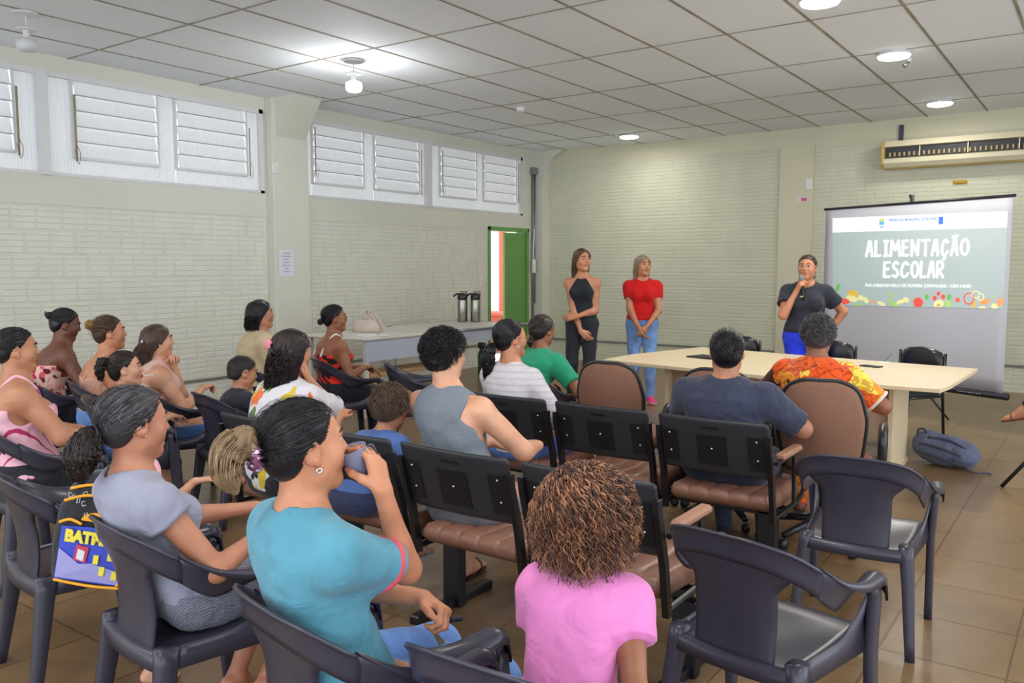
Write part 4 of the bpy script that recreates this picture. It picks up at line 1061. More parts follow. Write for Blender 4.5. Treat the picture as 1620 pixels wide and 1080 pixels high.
# ---------------------------------------------------------------- skin, cloth and hair materials
def skin_mat(name, rgb, red=1.0):
    m, nt, b = _new(name); c = srgb(*rgb)
    tc = N(nt, 'ShaderNodeTexCoord'); n = N(nt, 'ShaderNodeTexNoise', Scale=14.0, Detail=5.0); nt.links.new(tc.outputs['Object'], n.inputs['Vector'])
    r = ramp(nt, [(0.3, tuple(int(v * k) for v, k in zip(rgb, (.93, .88, .87)))), (0.7, tuple(min(255, int(v * 1.04)) for v in rgb))]); nt.links.new(n.outputs[0], r.inputs[0]); nt.links.new(r.outputs[0], b.inputs['Base Color'])
    b.inputs['Roughness'].default_value = .48; b.inputs['Subsurface Weight'].default_value = .12; b.inputs['Subsurface Radius'].default_value = (1, .35, .2); b.inputs['Subsurface Scale'].default_value = .006
    n2 = N(nt, 'ShaderNodeTexNoise', Scale=160.0, Detail=3.0); nt.links.new(tc.outputs['Object'], n2.inputs['Vector'])
    bp = N(nt, 'ShaderNodeBump', Strength=.12, Distance=.003); nt.links.new(n2.outputs[0], bp.inputs['Height']); nt.links.new(bp.outputs[0], b.inputs['Normal'])
    return m
def hair_mat(name, rgb, rgb2=None, rough=.38, scale=30):
    """base colour for the mass and a lighter tone for part of the strands"""
    rgb2 = rgb2 or tuple(min(255, int(v * 1.7 + 8)) for v in rgb); out = []
    for nm, c0, c1 in ((name, rgb, tuple(int(a * .8 + b * .2) for a, b in zip(rgb, rgb2))), (name + '_light', tuple(int(a * .45 + b * .55) for a, b in zip(rgb, rgb2)), rgb2)):
        m, nt, b = _new(nm)
        tc = N(nt, 'ShaderNodeTexCoord'); n = N(nt, 'ShaderNodeTexNoise', Scale=float(scale) * .6, Detail=3.0); nt.links.new(tc.outputs['Object'], n.inputs['Vector'])
        r = ramp(nt, [(0.35, c0), (0.68, c1)]); nt.links.new(n.outputs[0], r.inputs[0]); nt.links.new(r.outputs[0], b.inputs['Base Color'])
        b.inputs['Roughness'].default_value = rough; b.inputs['Specular IOR Level'].default_value = .45; out.append(m)
    return out
def cloth_mat(name, rgb, rough=.85, bump=.25, bscale=220, vary=.04, fold=.5):
    m, nt, b = _new(name); c = srgb(*rgb)
    tc = N(nt, 'ShaderNodeTexCoord')
    n = N(nt, 'ShaderNodeTexNoise', Scale=9.0, Detail=3.0); nt.links.new(tc.outputs['Object'], n.inputs['Vector'])
    r = ramp(nt, [(0.3, tuple(int(v * (1 - vary)) for v in rgb)), (0.7, tuple(min(255, int(v * (1 + vary))) for v in rgb))]); nt.links.new(n.outputs[0], r.inputs[0]); nt.links.new(r.outputs[0], b.inputs['Base Color'])
    b.inputs['Roughness'].default_value = rough; b.inputs['Sheen Weight'].default_value = .15; b.inputs['Specular IOR Level'].default_value = .25
    n2 = N(nt, 'ShaderNodeTexNoise', Scale=float(bscale), Detail=2.0); nt.links.new(tc.outputs['Object'], n2.inputs['Vector'])
    n3 = N(nt, 'ShaderNodeTexNoise', Scale=11.0, Detail=2.5); n3.inputs['Distortion'].default_value = 1.4; nt.links.new(tc.outputs['Object'], n3.inputs['Vector'])
    bp = N(nt, 'ShaderNodeBump', Strength=bump, Distance=.002); nt.links.new(n2.outputs[0], bp.inputs['Height'])
    bp2 = N(nt, 'ShaderNodeBump', Strength=fold, Distance=.02); nt.links.new(n3.outputs[0], bp2.inputs['Height']); nt.links.new(bp.outputs[0], bp2.inputs['Normal']); nt.links.new(bp2.outputs[0], b.inputs['Normal'])
    return m
def pattern(m, kind, cols, scale=10.0, mapscale=(1, 1, 1), rot=(0, 0, 0), dist=0.0, width=.1):
    nt = m.node_tree; b = nt.nodes['Principled BSDF']
    for l in list(b.inputs['Base Color'].links): nt.links.remove(l)
    tc = N(nt, 'ShaderNodeTexCoord'); mp = N(nt, 'ShaderNodeMapping'); mp.inputs['Scale'].default_value = mapscale; mp.inputs['Rotation'].default_value = rot; nt.links.new(tc.outputs['Object'], mp.inputs[0])
    if kind == 'stripe' or kind == 'zebra':
        wv = N(nt, 'ShaderNodeTexWave', Scale=float(scale), Distortion=float(dist)); wv.inputs['Detail'].default_value = 2.0; wv.inputs['Detail Scale'].default_value = 1.2; wv.bands_direction = 'Z' if kind == 'stripe' else 'X'
        nt.links.new(mp.outputs[0], wv.inputs['Vector']); src = wv.outputs[1]
        r = ramp(nt, [(0.0, cols[0]), (width, cols[0]), (width + .04, cols[1]), (1, cols[1])])
    elif kind == 'flower':
        wp = N(nt, 'ShaderNodeTexNoise', Scale=float(scale) * 1.1, Detail=2.0); nt.links.new(mp.outputs[0], wp.inputs['Vector'])
        mx = nt.nodes.new('ShaderNodeMixRGB'); mx.inputs[0].default_value = dist; nt.links.new(mp.outputs[0], mx.inputs[1]); nt.links.new(wp.outputs['Color'], mx.inputs[2])
        vo = N(nt, 'ShaderNodeTexVoronoi', Scale=float(scale)); nt.links.new(mx.outputs[0], vo.inputs['Vector'])
        sp = N(nt, 'ShaderNodeSeparateXYZ'); nt.links.new(vo.outputs['Color'], sp.inputs[0]); src = sp.outputs[0]
        n = len(cols); r = ramp(nt, [(i / n, c) for i, c in enumerate(cols)], const=True)
        nt.links.new(src, r.inputs[0])
        # petal rings inside each cell
        wv = N(nt, 'ShaderNodeMath', operation='MULTIPLY'); nt.links.new(vo.outputs['Distance'], wv.inputs[0]); wv.inputs[1].default_value = 16.0
        sn = N(nt, 'ShaderNodeMath', operation='SINE'); nt.links.new(wv.outputs[0], sn.inputs[0])
        r2 = ramp(nt, [(0.0, (255, 255, 255)), (width, (255, 255, 255)), (width + .15, tuple(int(v) for v in (200, 170, 160)))]); nt.links.new(sn.outputs[0], r2.inputs[0])
        m2 = nt.nodes.new('ShaderNodeMixRGB'); m2.blend_type = 'MULTIPLY'; m2.inputs[0].default_value = .8; nt.links.new(r.outputs[0], m2.inputs[1]); nt.links.new(r2.outputs[0], m2.inputs[2]); nt.links.new(m2.outputs[0], b.inputs['Base Color'])
        return m
    elif kind == 'spots':
        vo = N(nt, 'ShaderNodeTexVoronoi', Scale=float(scale)); nt.links.new(mp.outputs[0], vo.inputs['Vector']); 
        sp = N(nt, 'ShaderNodeSeparateXYZ'); nt.links.new(vo.outputs['Color'], sp.inputs[0])
        n = len(cols) - 1; rc = ramp(nt, [(i / n, c) for i, c in enumerate(cols[1:])], const=True); nt.links.new(sp.outputs[0], rc.inputs[0])
        wp = N(nt, 'ShaderNodeTexNoise', Scale=float(scale) * 2.2, Detail=2.0); nt.links.new(mp.outputs[0], wp.inputs['Vector'])
        ad = N(nt, 'ShaderNodeMath', operation='MULTIPLY_ADD'); nt.links.new(wp.outputs[0], ad.inputs[0]); ad.inputs[1].default_value = dist; nt.links.new(vo.outputs['Distance'], ad.inputs[2])
        lt = N(nt, 'ShaderNodeMath', operation='LESS_THAN'); nt.links.new(ad.outputs[0], lt.inputs[0]); lt.inputs[1].default_value = width + dist * .5
        mx = nt.nodes.new('ShaderNodeMixRGB'); mx.inputs[1].default_value = srgb(*cols[0]); nt.links.new(lt.outputs[0], mx.inputs[0]); nt.links.new(rc.outputs[0], mx.inputs[2]); nt.links.new(mx.outputs[0], b.inputs['Base Color'])
        return m
    nt.links.new(src, r.inputs[0]); nt.links.new(r.outputs[0], b.inputs['Base Color'])
    return m
M_LIP = mat('lips', (168, 92, 84), .4); M_EYEW = mat('eye_white', (196, 188, 180), .25); M_IRIS = mat('dark_iris', (52, 34, 26), .2); M_BROW = mat('eyebrow_hair', (52, 38, 32), .8)
# ================================================================ PEOPLE
TT = np.array([-.2, 0, .15, .32, .5, .68, .82, .93, 1.02])
TA = np.array([.125, .168, .160, .138, .136, .143, .140, .098, .058])
TF = np.array([.090, .112, .118, .104, .100, .100, .090, .066, .050])
TB = np.array([.090, .122, .108, .086, .090, .100, .100, .078, .052])
def torso_prim(hip, L, off, s, g, belly, e, k=.03, sitw=1.0, bust=0):
    ta = TA * s * g * np.interp(TT, [0, .3, 1], [sitw, 1, 1]) + e
    ga = 1 + (g - 1) * 1.15
    tf = TF * s * ga + belly * s * np.exp(-((TT - .25) / .28) ** 2) + bust * s * .5 * np.exp(-((TT - .68) / .16) ** 2) + e; tb = TB * s * (1 + (g - 1) * .9) + e
    hip = np.array(hip, F32)
    def fn(P):
        t = (P[..., 2] - hip[2]) / L
        tc = np.clip(t, -.2, 1.02)
        ox, oy = off(tc)
        x = P[..., 0] - hip[0] - ox; y = P[..., 1] - hip[1] - oy
        a = np.interp(tc, TT, ta); bf = np.interp(tc, TT, tf); bb = np.interp(tc, TT, tb)
        b = np.where(y > 0, bf, bb)
        q = (np.abs(x / a) ** 2.3 + np.abs(y / b) ** 2.3) ** (1 / 2.3)
        d = (q - 1) * np.minimum(a, b)
        return smax(d.astype(F32), ((np.abs(t - .41) - .61) * L - e).astype(F32), .05)
    ox, oy = off(np.array(1.0))
    return Prim(fn, hip - np.array([0, 0, .2 * L]), hip + np.array([float(ox), float(oy), L]), float(max(ta.max(), tf.max(), tb.max())) + .02 + abs(float(oy)) * .3, k)
class Body: pass
def skeleton(c):
    B = Body(); s = c.get('s', 1.0); B.s = s; B.g = c.get('g', 1.0); B.hs = s * c.get('hs', 1.0); B.c = c
    sit = c.get('mode', 'sit') == 'sit'
    B.sit = sit; B.seat = c.get('seat', .42)
    B.L = .50 * s * c.get('tl', 1.0)
    hipz = B.seat + .092 * s * (1 + (B.g - 1) * .5) if sit else c.get('hipz', .865 * s)
    B.hip = np.array([0, 0, hipz])
    lean, side, sl = c.get('lean', 0.0), c.get('side', 0.0), c.get('slouch', .02)
    B.off = lambda t: (side * np.clip(t, 0, 1) ** 1.2, lean * np.clip(t, -.2, 1.1) - sl * np.sin(math.pi * np.clip(t, 0, 1)))
    B.C7 = B.hip + np.array([side, lean, B.L])
    R = rotm(c.get('yaw', 0), c.get('pitch', 0), c.get('roll', 0)); B.R = R
    B.Hc = B.C7 + np.array([side * .25 + c.get('hx', 0), .028 * s + c.get('hf', .0) + lean * .15, .148 * s + .02 * (B.hs - s) + c.get('hz', 0)])
    sw = .152 * s * (1 + (B.g - 1) * .75) * c.get('sw', 1.0)
    tw = c.get('twist', 0.0)
    B.S = {}; B.E = {}; B.W = {}
    for sd, nm in ((-1, 'L'), (1, 'R')):
        B.S[nm] = B.C7 + np.array([sd * sw * math.cos(tw) - side * .1, sd * sw * math.sin(tw) + c.get('prot', .005), -.084 * s])
        a = c['arms'][nm]; L1, L2 = .275 * s, .245 * s
        T = np.array(a['w'], float)
        B.E[nm], B.W[nm] = ik(B.S[nm], T, L1, L2, a.get('pole', (sd * .5, -.6, -.6)))
    B.K = {}; B.A = {}; B.Hj = {}
    for sd, nm in ((-1, 'L'), (1, 'R')):
        B.Hj[nm] = B.hip + np.array([sd * .085 * s * (1 + (B.g - 1) * .4), .0, -.0])
        l = c.get('legs', {}).get(nm, {})
        if sit: A = np.array(l.get('a', (sd * .11, .40 * s, .075 * s)), float); pole = l.get('pole', (sd * .12, .7, .8))
        else: A = np.array(l.get('a', (sd * .075, .0, .075 * s)), float); pole = l.get('pole', (0, 1, 0))
        B.K[nm], B.A[nm] = ik(B.Hj[nm], A, .415 * s, .395 * s, pole)
        B.A[nm] = B.A[nm]
    return B
def head_prims(B, e=0):
    h = B.hs; M = B.R; T = lambda x, y, z: B.Hc + M @ (np.array([x, y, z]) * h)
    Mi = M.T; o = []
    E = lambda c, r, k=.012, op='u', R=None: o.append(ell(T(*c), np.array(r) * h, (Mi if R is None else (R.T @ Mi)), k * h, op))
    Cn = lambda a, b, ra, rb, k=.012, op='u': o.append(cone(T(*a), T(*b), ra * h, rb * h, k * h, op))
    E((0, -.012, .028), (.074, .094, .082)); E((0, .018, -.022), (.062, .068, .086), .03)
    Cn((-.042, .015, -.062), (-.012, .062, -.090), .026, .018, .03); Cn((.042, .015, -.062), (.012, .062, -.090), .026, .018, .03)
    E((0, .070, -.092), (.020, .018, .018), .02)
    E((-.040, .056, -.022), (.024, .022, .026), .03); E((.040, .056, -.022), (.024, .022, .026), .03)
    for sx in (-1, 1): E((sx * .0305, .090, .0105), (.0165, .015, .0085), .010, 's')
    Cn((-.038, .072, .030), (-.012, .082, .028), .007, .009, .012); Cn((.038, .072, .030), (.012, .082, .028), .007, .009, .012)
    Cn((0, .080, .018), (0, .099, -.016), .0075, .0105, .012)
    E((-.011, .088, -.020), (.0085, .010, .008), .008); E((.011, .088, -.020), (.0085, .010, .008), .008)
    E((0, .078, -.048), (.024, .014, .018), .015)
    E((0, .0895, -.0445), (.020, .0065, .0052), .004); E((0, .0885, -.0555), (.018, .0070, .0060), .004)
    o.append(ell(T(0, .099, -.050), np.array([.020, .008, .0012]) * h, Mi, .003 * h, 's'))
    for sx in (-1, 1):
        Re = rotm(sx * -.35, -.25, 0)
        o.append(ell(T(sx * .078, -.008, -.004), np.array([.0075, .019, .031]) * h, Re.T @ Mi, .008 * h))
        o.append(ell(T(sx * .085, -.003, .001), np.array([.006, .011, .018]) * h, Re.T @ Mi, .004 * h, 's'))
        o.append(ell(T(sx * .077, .004, -.028), np.array([.006, .009, .010]) * h, Re.T @ Mi, .006 * h))
    # neck
    o.append(cone(B.C7 + np.array([0, .004, -.02]) * B.s, T(0, -.012, -.050), .056 * B.s * B.g ** .7 * B.c.get('nk', 1), .050 * B.s * B.g ** .5 * B.c.get('nk', 1), .035 * h))
    o.append(cone(B.C7 + np.array([-.02, .02, -.02]) * B.s, B.C7 + np.array([.02, .02, -.02]) * B.s, .05 * B.s * B.g ** .5, .05 * B.s * B.g ** .5, .03))
    return o
def torso_prims(B, e=0.0, shoulders=True):
    s, g, c = B.s, B.g, B.c; o = [torso_prim(B.hip, B.L, B.off, s, g, c.get('belly', 0), e, .03, 1.12 if B.sit else 1.0, c.get('bust', .03))]
    bu = c.get('bust', .03)
    if bu > 0.01:
        t = .66
        for sx in (-1, 1):
            ox, oy = B.off(np.array(t)); o.append(ell(B.hip + np.array([float(ox) + sx * .068 * s * g, float(oy) + (.072 + bu * .6) * s * g, B.L * t - .012]), (np.array([.058, .045 + bu * .3, .062]) * s * g + e), None, .035))
    if shoulders:
        for nm, sx in (('L', -1), ('R', 1)):
            o.append(cone(B.C7 + np.array([sx * .038 * s, 0, -.050 * s]), B.S[nm] + np.array([0, 0, .002]), .046 * s * g ** .6 + e, .048 * s * g ** .8 + e, .045))
            ox, oy = B.off(np.array(.8)); o.append(cone(B.hip + np.array([float(ox) + sx * .10 * s * g, float(oy) - .005, B.L * .76]), B.S[nm] + np.array([0, 0, -.015]), .055 * s * g ** .5 + e, .046 * s * g ** .7 + e, .04))
    return o
def arm_prims(B, nm, e=0.0, upto=2.0, flare=0.0):
    s, g = B.s, B.g; ga = g ** B.c.get('armg', .9) * B.c.get('am', 1.0); S, Eb, W = B.S[nm], B.E[nm], B.W[nm]; o = []
    r0, r1 = .045 * s * ga + e, .037 * s * ga + e
    if upto >= 1: o.append(cone(S, Eb, r0, r1, .03, mid=(.45, .003 * s, .3)))
    else:
        d = unit(Eb - S); cut = S + (Eb - S) * upto
        o.append(cone(S, S + (Eb - S) * upto * 1.02, r0 + flare * .3, r0 + (r1 - r0) * upto + flare, .03, clips=((cut, d),)))
        o.append(cone(S, S + (Eb - S) * min(upto, .3), r0, r0, .03, clips=((cut, d),)))
    if upto > 1:
        f = upto - 1; d = unit(W - Eb)
        if f < .99:
            cut = Eb + (W - Eb) * f; o.append(cone(Eb, Eb + (W - Eb) * f * 1.02, .036 * s * ga + e, (.036 - .011 * f) * s * ga ** .6 + e + flare, .025, clips=((cut, d),)))
        else: o.append(cone(Eb, W, .035 * s * ga + e, .0235 * s * ga ** .5 + e, .025, mid=(.25, .005 * s, .25)))
    return o
def hand_prims(B, nm, h=None):
    a = B.c['arms'][nm]; W = B.W[nm]; s = B.s * B.c.get('handk', 1.0); o = []
    d = unit(a.get('dir', unit(B.W[nm] - B.E[nm]))); n = np.array(a.get('palm', (0, 0, -1)), float); n = unit(n - d * (n @ d))
    th = np.cross(d, n) * (1 if nm == 'R' else -1)
    F = lambda x, y, z: W + (th * x + d * y + n * z) * s
    cu = a.get('curl', .35); sp = a.get('spread', .0)
    kn = [(.027, .084), (.0095, .088), (-.008, .084), (-.024, .076)]
    for (x, y) in kn: o.append(cone(F(x * .55, .008, 0), F(x, y, 0), .0145 * s, .0115 * s, .014 * s))
    ln = [(.040, .025, .020), (.044, .028, .021), (.041, .026, .020), (.032, .020, .018)]
    for i, (x, y) in enumerate(kn):
        ci = cu[i] if hasattr(cu, '__len__') else cu * (1 + .10 * i)
        ang = 0; p = np.array([x, y, 0.0]); sx = (1.5 - i) * .12 * (sp + .15)
        for j, l in enumerate(ln[i]):
            ang += ci * (.9, 1.15, .7)[j]
            q = p + np.array([sx * l, math.cos(ang) * l, math.sin(ang) * l])
            r0, r1 = (.0088, .0080, .0074, .0064)[j] * s, (.0088, .0080, .0074, .0060)[j + 1] * s
            o.append(cone(F(*p), F(*q), r0 * (.9 if i == 3 else 1), r1 * (.9 if i == 3 else 1), .004 * s)); p = q
    tp = a.get('thumb', [(.020, .020, .006), (.040, .046, .016), (.046, .074, .024), (.042, .096, .030)])
    for j in range(3): o.append(cone(F(*tp[j]), F(*tp[j + 1]), (.0150, .0110, .0095)[j] * s, (.0110, .0095, .0075)[j] * s, .008 * s))
    return o
def leg_prims(B, nm, e=0.0, upto=2.0, flare=0.0, e2=None):
    s, g = B.s, B.g; gl = g ** .9 * B.c.get('lm', 1.0); H, K, A = B.Hj[nm], B.K[nm], B.A[nm]; o = []
    e2 = e if e2 is None else e2
    r0, r1 = .086 * s * gl + e, .056 * s * gl ** .6 + e
    if upto >= 1: o.append(cone(H, K, r0, r1, .04))
    else:
        d = unit(K - H); cut = H + (K - H) * upto
        o.append(cone(H, H + (K - H) * upto * 1.02, r0, r0 + (r1 - r0) * upto + flare, .04, clips=((cut, d),)))
    if upto > 1:
        f = upto - 1; d = unit(A - K)
        if f < .99:
            cut = K + (A - K) * f; o.append(cone(K, K + (A - K) * f * 1.02, .054 * s * gl ** .6 + e, (.054 - .02 * f) * s * gl ** .5 + e2 + flare, .03, clips=((cut, d),)))
        else: o.append(cone(K, A, .052 * s * gl ** .6 + e, .0315 * s * gl ** .3 + e2, .03, mid=(.27, .008 * s, .2)))
    return o
def foot_prims(B, nm, e=0.0, sole=False):
    s = B.s; A = B.A[nm]; l = B.c.get('legs', {}).get(nm, {}); sx = -1 if nm == 'L' else 1
    R = rotm(l.get('fy', -sx * .18), l.get('fp', 0), 0); F = lambda x, y, z: A + R @ (np.array([x, y, z]) * s); o = []
    o.append(cone(F(0, -.028, -.040), F(0, .02, -.030), .031 * s + e, .033 * s + e, .02)); o.append(cone(F(0, .01, -.012), F(0, .105, -.048), .031 * s + e, .022 * s + e, .025))
    for x, y, r in ((-.022, .125, .020), (.0, .13, .018), (.022, .118, .018)): o.append(cone(F(x * .6, .02, -.046), F(x, y, -.052), .024 * s + e, r * s + e, .015))
    if not sole:
        for i, (x, y, r) in enumerate(((-.028, .158, .0120), (-.010, .160, .0095), (.004, .156, .0088), (.017, .148, .0085), (.029, .138, .0080))):
            o.append(cone(F(-sx * -x if sx < 0 else x, .115, -.054), F(-sx * -x if sx < 0 else x, y, -.060), r * s, r * s * .95, .006))
    return o, F, R
def make_person(label, loc, rz, c, clothes, hair=None, skin=None, h=.006, extras=None, cat='person', eyes=True):
    B = skeleton(c); t = thing('person', label, cat, (loc[0], loc[1], loc[2] if len(loc) > 2 else 0), rz)
    pr = torso_prims(B) + head_prims(B)
    for nm in 'LR':
        pr += arm_prims(B, nm) + hand_prims(B, nm) + leg_prims(B, nm) + foot_prims(B, nm)[0]
    # order: unions first except head subtractions keep their place
    V, Q = sdf_mesh(pr, h)
    Vh = (V - B.Hc) @ B.R / B.hs; cen = Vh[Q].mean(1)
    lip = (np.abs(cen[:, 0]) < .0215) & (cen[:, 1] > .086) & (cen[:, 2] < -.0385 - np.abs(cen[:, 0]) * .12) & (cen[:, 2] > -.0618 + np.abs(cen[:, 0]) * .2)
    np_mesh('body', V, Q, [skin, M_LIP], t, mi=lip.astype(int))
    if eyes:
        for sx in (-1, 1):
            g = MB(); R3 = Matrix([list(map(float, r)) for r in (B.R @ np.array([[1, 0, 0], [0, 0, 1], [0, -1, 0]]))])
            cpos = B.Hc + B.R @ (np.array([sx * .0305, .0700, .0105]) * B.hs); r_ = .0125 * B.hs
            prof = [(.0005, 1.0), (.38, .925), (.40, .917)]; g.cur = 1
            g.lathe([(max(a, .001) * r_, b * r_ * 1.01) for a, b in [(.0, 1.0), (.3, .954), (.60, .80)]], cpos, 12, R3)
            g.cur = 0; g.lathe([(a * r_, b * r_) for a, b in [(.60, .80), (.8, .6), (.95, .31), (1, 0), (.8, -.6), (.05, -1)]], cpos, 12, R3)
            g.build('eye', [M_EYEW, M_IRIS], t, smooth=True)
            P = [B.Hc + B.R @ (np.array([sx * x, y, z]) * B.hs) for x, y, z in ((.013, .0905, .0345), (.025, .0885, .0385), (.037, .0805, .0370), (.046, .068, .0300))]
            g = MB(); g.tube(catmull([Vector(p) for p in P], 3), [.0026 * B.hs] * 9 + [.0015 * B.hs], 6, flat=1.5); g.build('eyebrow', M_BROW, t, smooth=True)
    for k in clothes: garment(B, t, k, h)
    if hair: hair(B, t, h)
    if extras: extras(B, t)
    return t, B
def garment(B, t, k, h):
    kind = k['kind']; e = k.get('e', .011); hh = k.get('h', h)
    if kind == 'top':
        sl = k.get('sleeve', .6); tank = sl == 0
        pr = torso_prims(B, e, shoulders=True)
        if not tank:
            for nm in 'LR': pr += arm_prims(B, nm, e, sl, k.get('flare', .008))
        t0 = k.get('hem', -.08); tn = k.get('cut', None); nr = k.get('neck', .068) * B.s; amp = k.get('amp', .0028); nb = k.get('nback', 0.0)
        C7 = B.C7; hz = B.hip[2] + t0 * B.L
        def post(P, D):
            D = D + amp * wob(P * np.array([1, 1, 1.5], F32), 34, k.get('seed', 1)) + k.get('amp2', .0015) * wob(P, 90, 3)
            D = smax(D, hz - P[..., 2], .006)
            if tn is not None:
                z = B.hip[2] + tn * B.L; D = smax(D, P[..., 2] - z - k.get('vcut', 0) * np.abs(P[..., 0] - C7[0]), .008)
            a = np.array(C7 + np.array([0, -.002 - .0, -.03 - nb]), F32); b = np.array(C7 + np.array([0, k.get('nf', .06) * B.s, .12]), F32)
            d, _ = seg_d(P, a, b); D = smax(D, nr - d, .008)
            if k.get('halter'):
                D = smax(D, np.abs(P[..., 0] - C7[0]) - (k['halter'] + np.maximum(C7[2] - P[..., 2] - .02, 0) * .62), .008)
            if tank:
                for nm in 'LR':
                    S = B.S[nm]; sx = -1 if nm == 'L' else 1
                    a = np.array(S + np.array([sx * -.005, 0, .02]), F32); b = np.array(S + np.array([sx * .02, .0, -.075]), F32); d, _ = seg_d(P, a, b)
                    D = smax(D, k.get('hole', .068) * B.s * B.g ** .7 - d, .008)
                    D = smax(D, P[..., 0] * sx - (S[0] * sx - k.get('shw', .035) * B.s + np.maximum(S[2] - .03 - P[..., 2], 0) * 1.1), .008) if k.get('shcut', True) else D
            return D
        V, Q = sdf_mesh(pr, hh, post); o = np_mesh(k.get('name', 'shirt'), V, Q, k['mat'], t)
        if k.get('band') and not tank:      # coloured band near the sleeve end
            for nm in 'LR':
                S, Eb = B.S[nm], B.E[nm]; d = unit(Eb - S)
                for (f0, f1, m_) in k['band']:
                    ga = B.g ** B.c.get('armg', .9) * B.c.get('am', 1.0); r0, r1 = .045 * B.s * ga + e, .037 * B.s * ga + e
                    c0, c1 = S + (Eb - S) * f0, S + (Eb - S) * f1; rr = r0 + (r1 - r0) * f1 + k.get('flare', .008) + .0035
                    V, Q = sdf_mesh([cone(c0, c1, rr, rr, .01, clips=((c1, d), (c0, -d)))], hh); np_mesh('sleeve_band', V, Q, m_, o)
        return o
    if kind == 'straps':
        tn = k['cut']; g = MB()
        for sx in k.get('sides', (-1, 1)):
            x = k.get('x', .075) * B.s * sx; sg = B.g
            pts = []
            zc = B.C7[2]; z0 = B.hip[2] + tn * B.L
            ox, oy = B.off(np.array(tn))
            back = B.hip + np.array([float(ox) + x * 1.15, float(oy) - np.interp(tn, TT, TB) * B.s * sg - .004, 0]); back[2] = z0 - .01
            fro = B.hip + np.array([float(ox) + x * 1.1, float(oy) + np.interp(tn, TT, TF) * B.s * sg + .012, 0]); fro[2] = z0 - .01
            top = B.C7 + np.array([x, .0, -.045 * B.s + .054 * B.s * sg ** .6])
            tb_ = B.C7 + np.array([x * 1.05, -.052 * B.s * sg, -.03 * B.s]); tf_ = B.C7 + np.array([x * 1.05, .055 * B.s * sg, -.035 * B.s])
            g.tube(catmull([Vector(p) for p in (back, (back + tb_) / 2 + np.array([0, -.010, .0]), tb_, top, tf_, (fro + tf_) / 2 + np.array([0, .01, 0]), fro)], 5), k.get('r', .007), 8)
        return g.build('strap', k['mat'], t, smooth=True)
    if kind == 'bottom':
        up = k.get('len', 2.0); pr = torso_prims(B, e, shoulders=False)[:1]
        for nm in 'LR': pr += leg_prims(B, nm, e, up, k.get('flare', .0), k.get('e2', None))
        tz = B.hip[2] + k.get('top', .16) * B.L; amp = k.get('amp', .0028)
        if k.get('skirt'):
            pr.append(cone((B.Hj['L'] + B.Hj['R']) / 2 + np.array([0, .02, 0]), (B.Hj['L'] * (1 - up) + B.K['L'] * up + B.Hj['R'] * (1 - up) + B.K['R'] * up) / 2, .09 * B.s, .07 * B.s, .05))
        def post(P, D):
            D = D + amp * wob(P * np.array([1, 1.3, 1], F32), 40, 2) + .0012 * wob(P, 95, 5)
            D = np.maximum(D, P[..., 2] - tz)
            if k.get('legcut') is not None: D = np.maximum(D, k['legcut'] - P[..., 2])
            return D
        V, Q = sdf_mesh(pr, hh, post); return np_mesh(k.get('name', 'jeans'), V, Q, k['mat'], t)
    if kind == 'shoes':
        for nm in 'LR':
            pr, F, R = foot_prims(B, nm, .006, True)
            zc = float((B.A[nm])[2])
            top = np.array(F(0, -.0, -.002), F32); nrm_ = np.array(R @ np.array([0, 0, 1.0]), F32)
            V, Q = sdf_mesh(pr, hh * .8, lambda P, D: np.maximum(np.maximum(D, (P - top) @ nrm_), -((P - top) @ nrm_) - .070 * B.s)); o = np_mesh('shoe', V, Q, k['mat'], t)
            if k.get('sole'):
                V, Q = sdf_mesh([cone(p.a, p.b, p.rb + .004, p.rb + .004, p.k) for p in pr], hh * .8, lambda P, D: np.maximum(np.maximum(D, (P - top) @ nrm_ + .062 * B.s), -((P - top) @ nrm_) - .074 * B.s)); np_mesh('sole', V, Q, k['sole'], o)
    if kind == 'sandals':
        for nm in 'LR':
            pr, F, R = foot_prims(B, nm, .0, True)
            g = MB(); ol = [(0, -.062), (.028, -.05), (.032, 0), (.040, .09), (.034, .15), (.005, .172), (-.028, .155), (-.038, .09), (-.032, 0), (-.028, -.05)]
            ol = catmull([(a, b, 0) for a, b in ol], 3, closed=True)
            g.prism([(p.x, p.y) for p in ol], -.070, -.079, lambda u, v, d: Vector(F(u, v, d))); o = g.build('sandal', k['mat'], t)
            g = MB(); g.tube(catmull([Vector(F(-.040, .085, -.068)), Vector(F(-.03, .088, -.035)), Vector(F(0, .09, -.020)), Vector(F(.03, .085, -.035)), Vector(F(.040, .08, -.068))], 5), .006, 8, flat=1.8); g.build('sandal_strap', k.get('mat2', k['mat']), o, smooth=True)

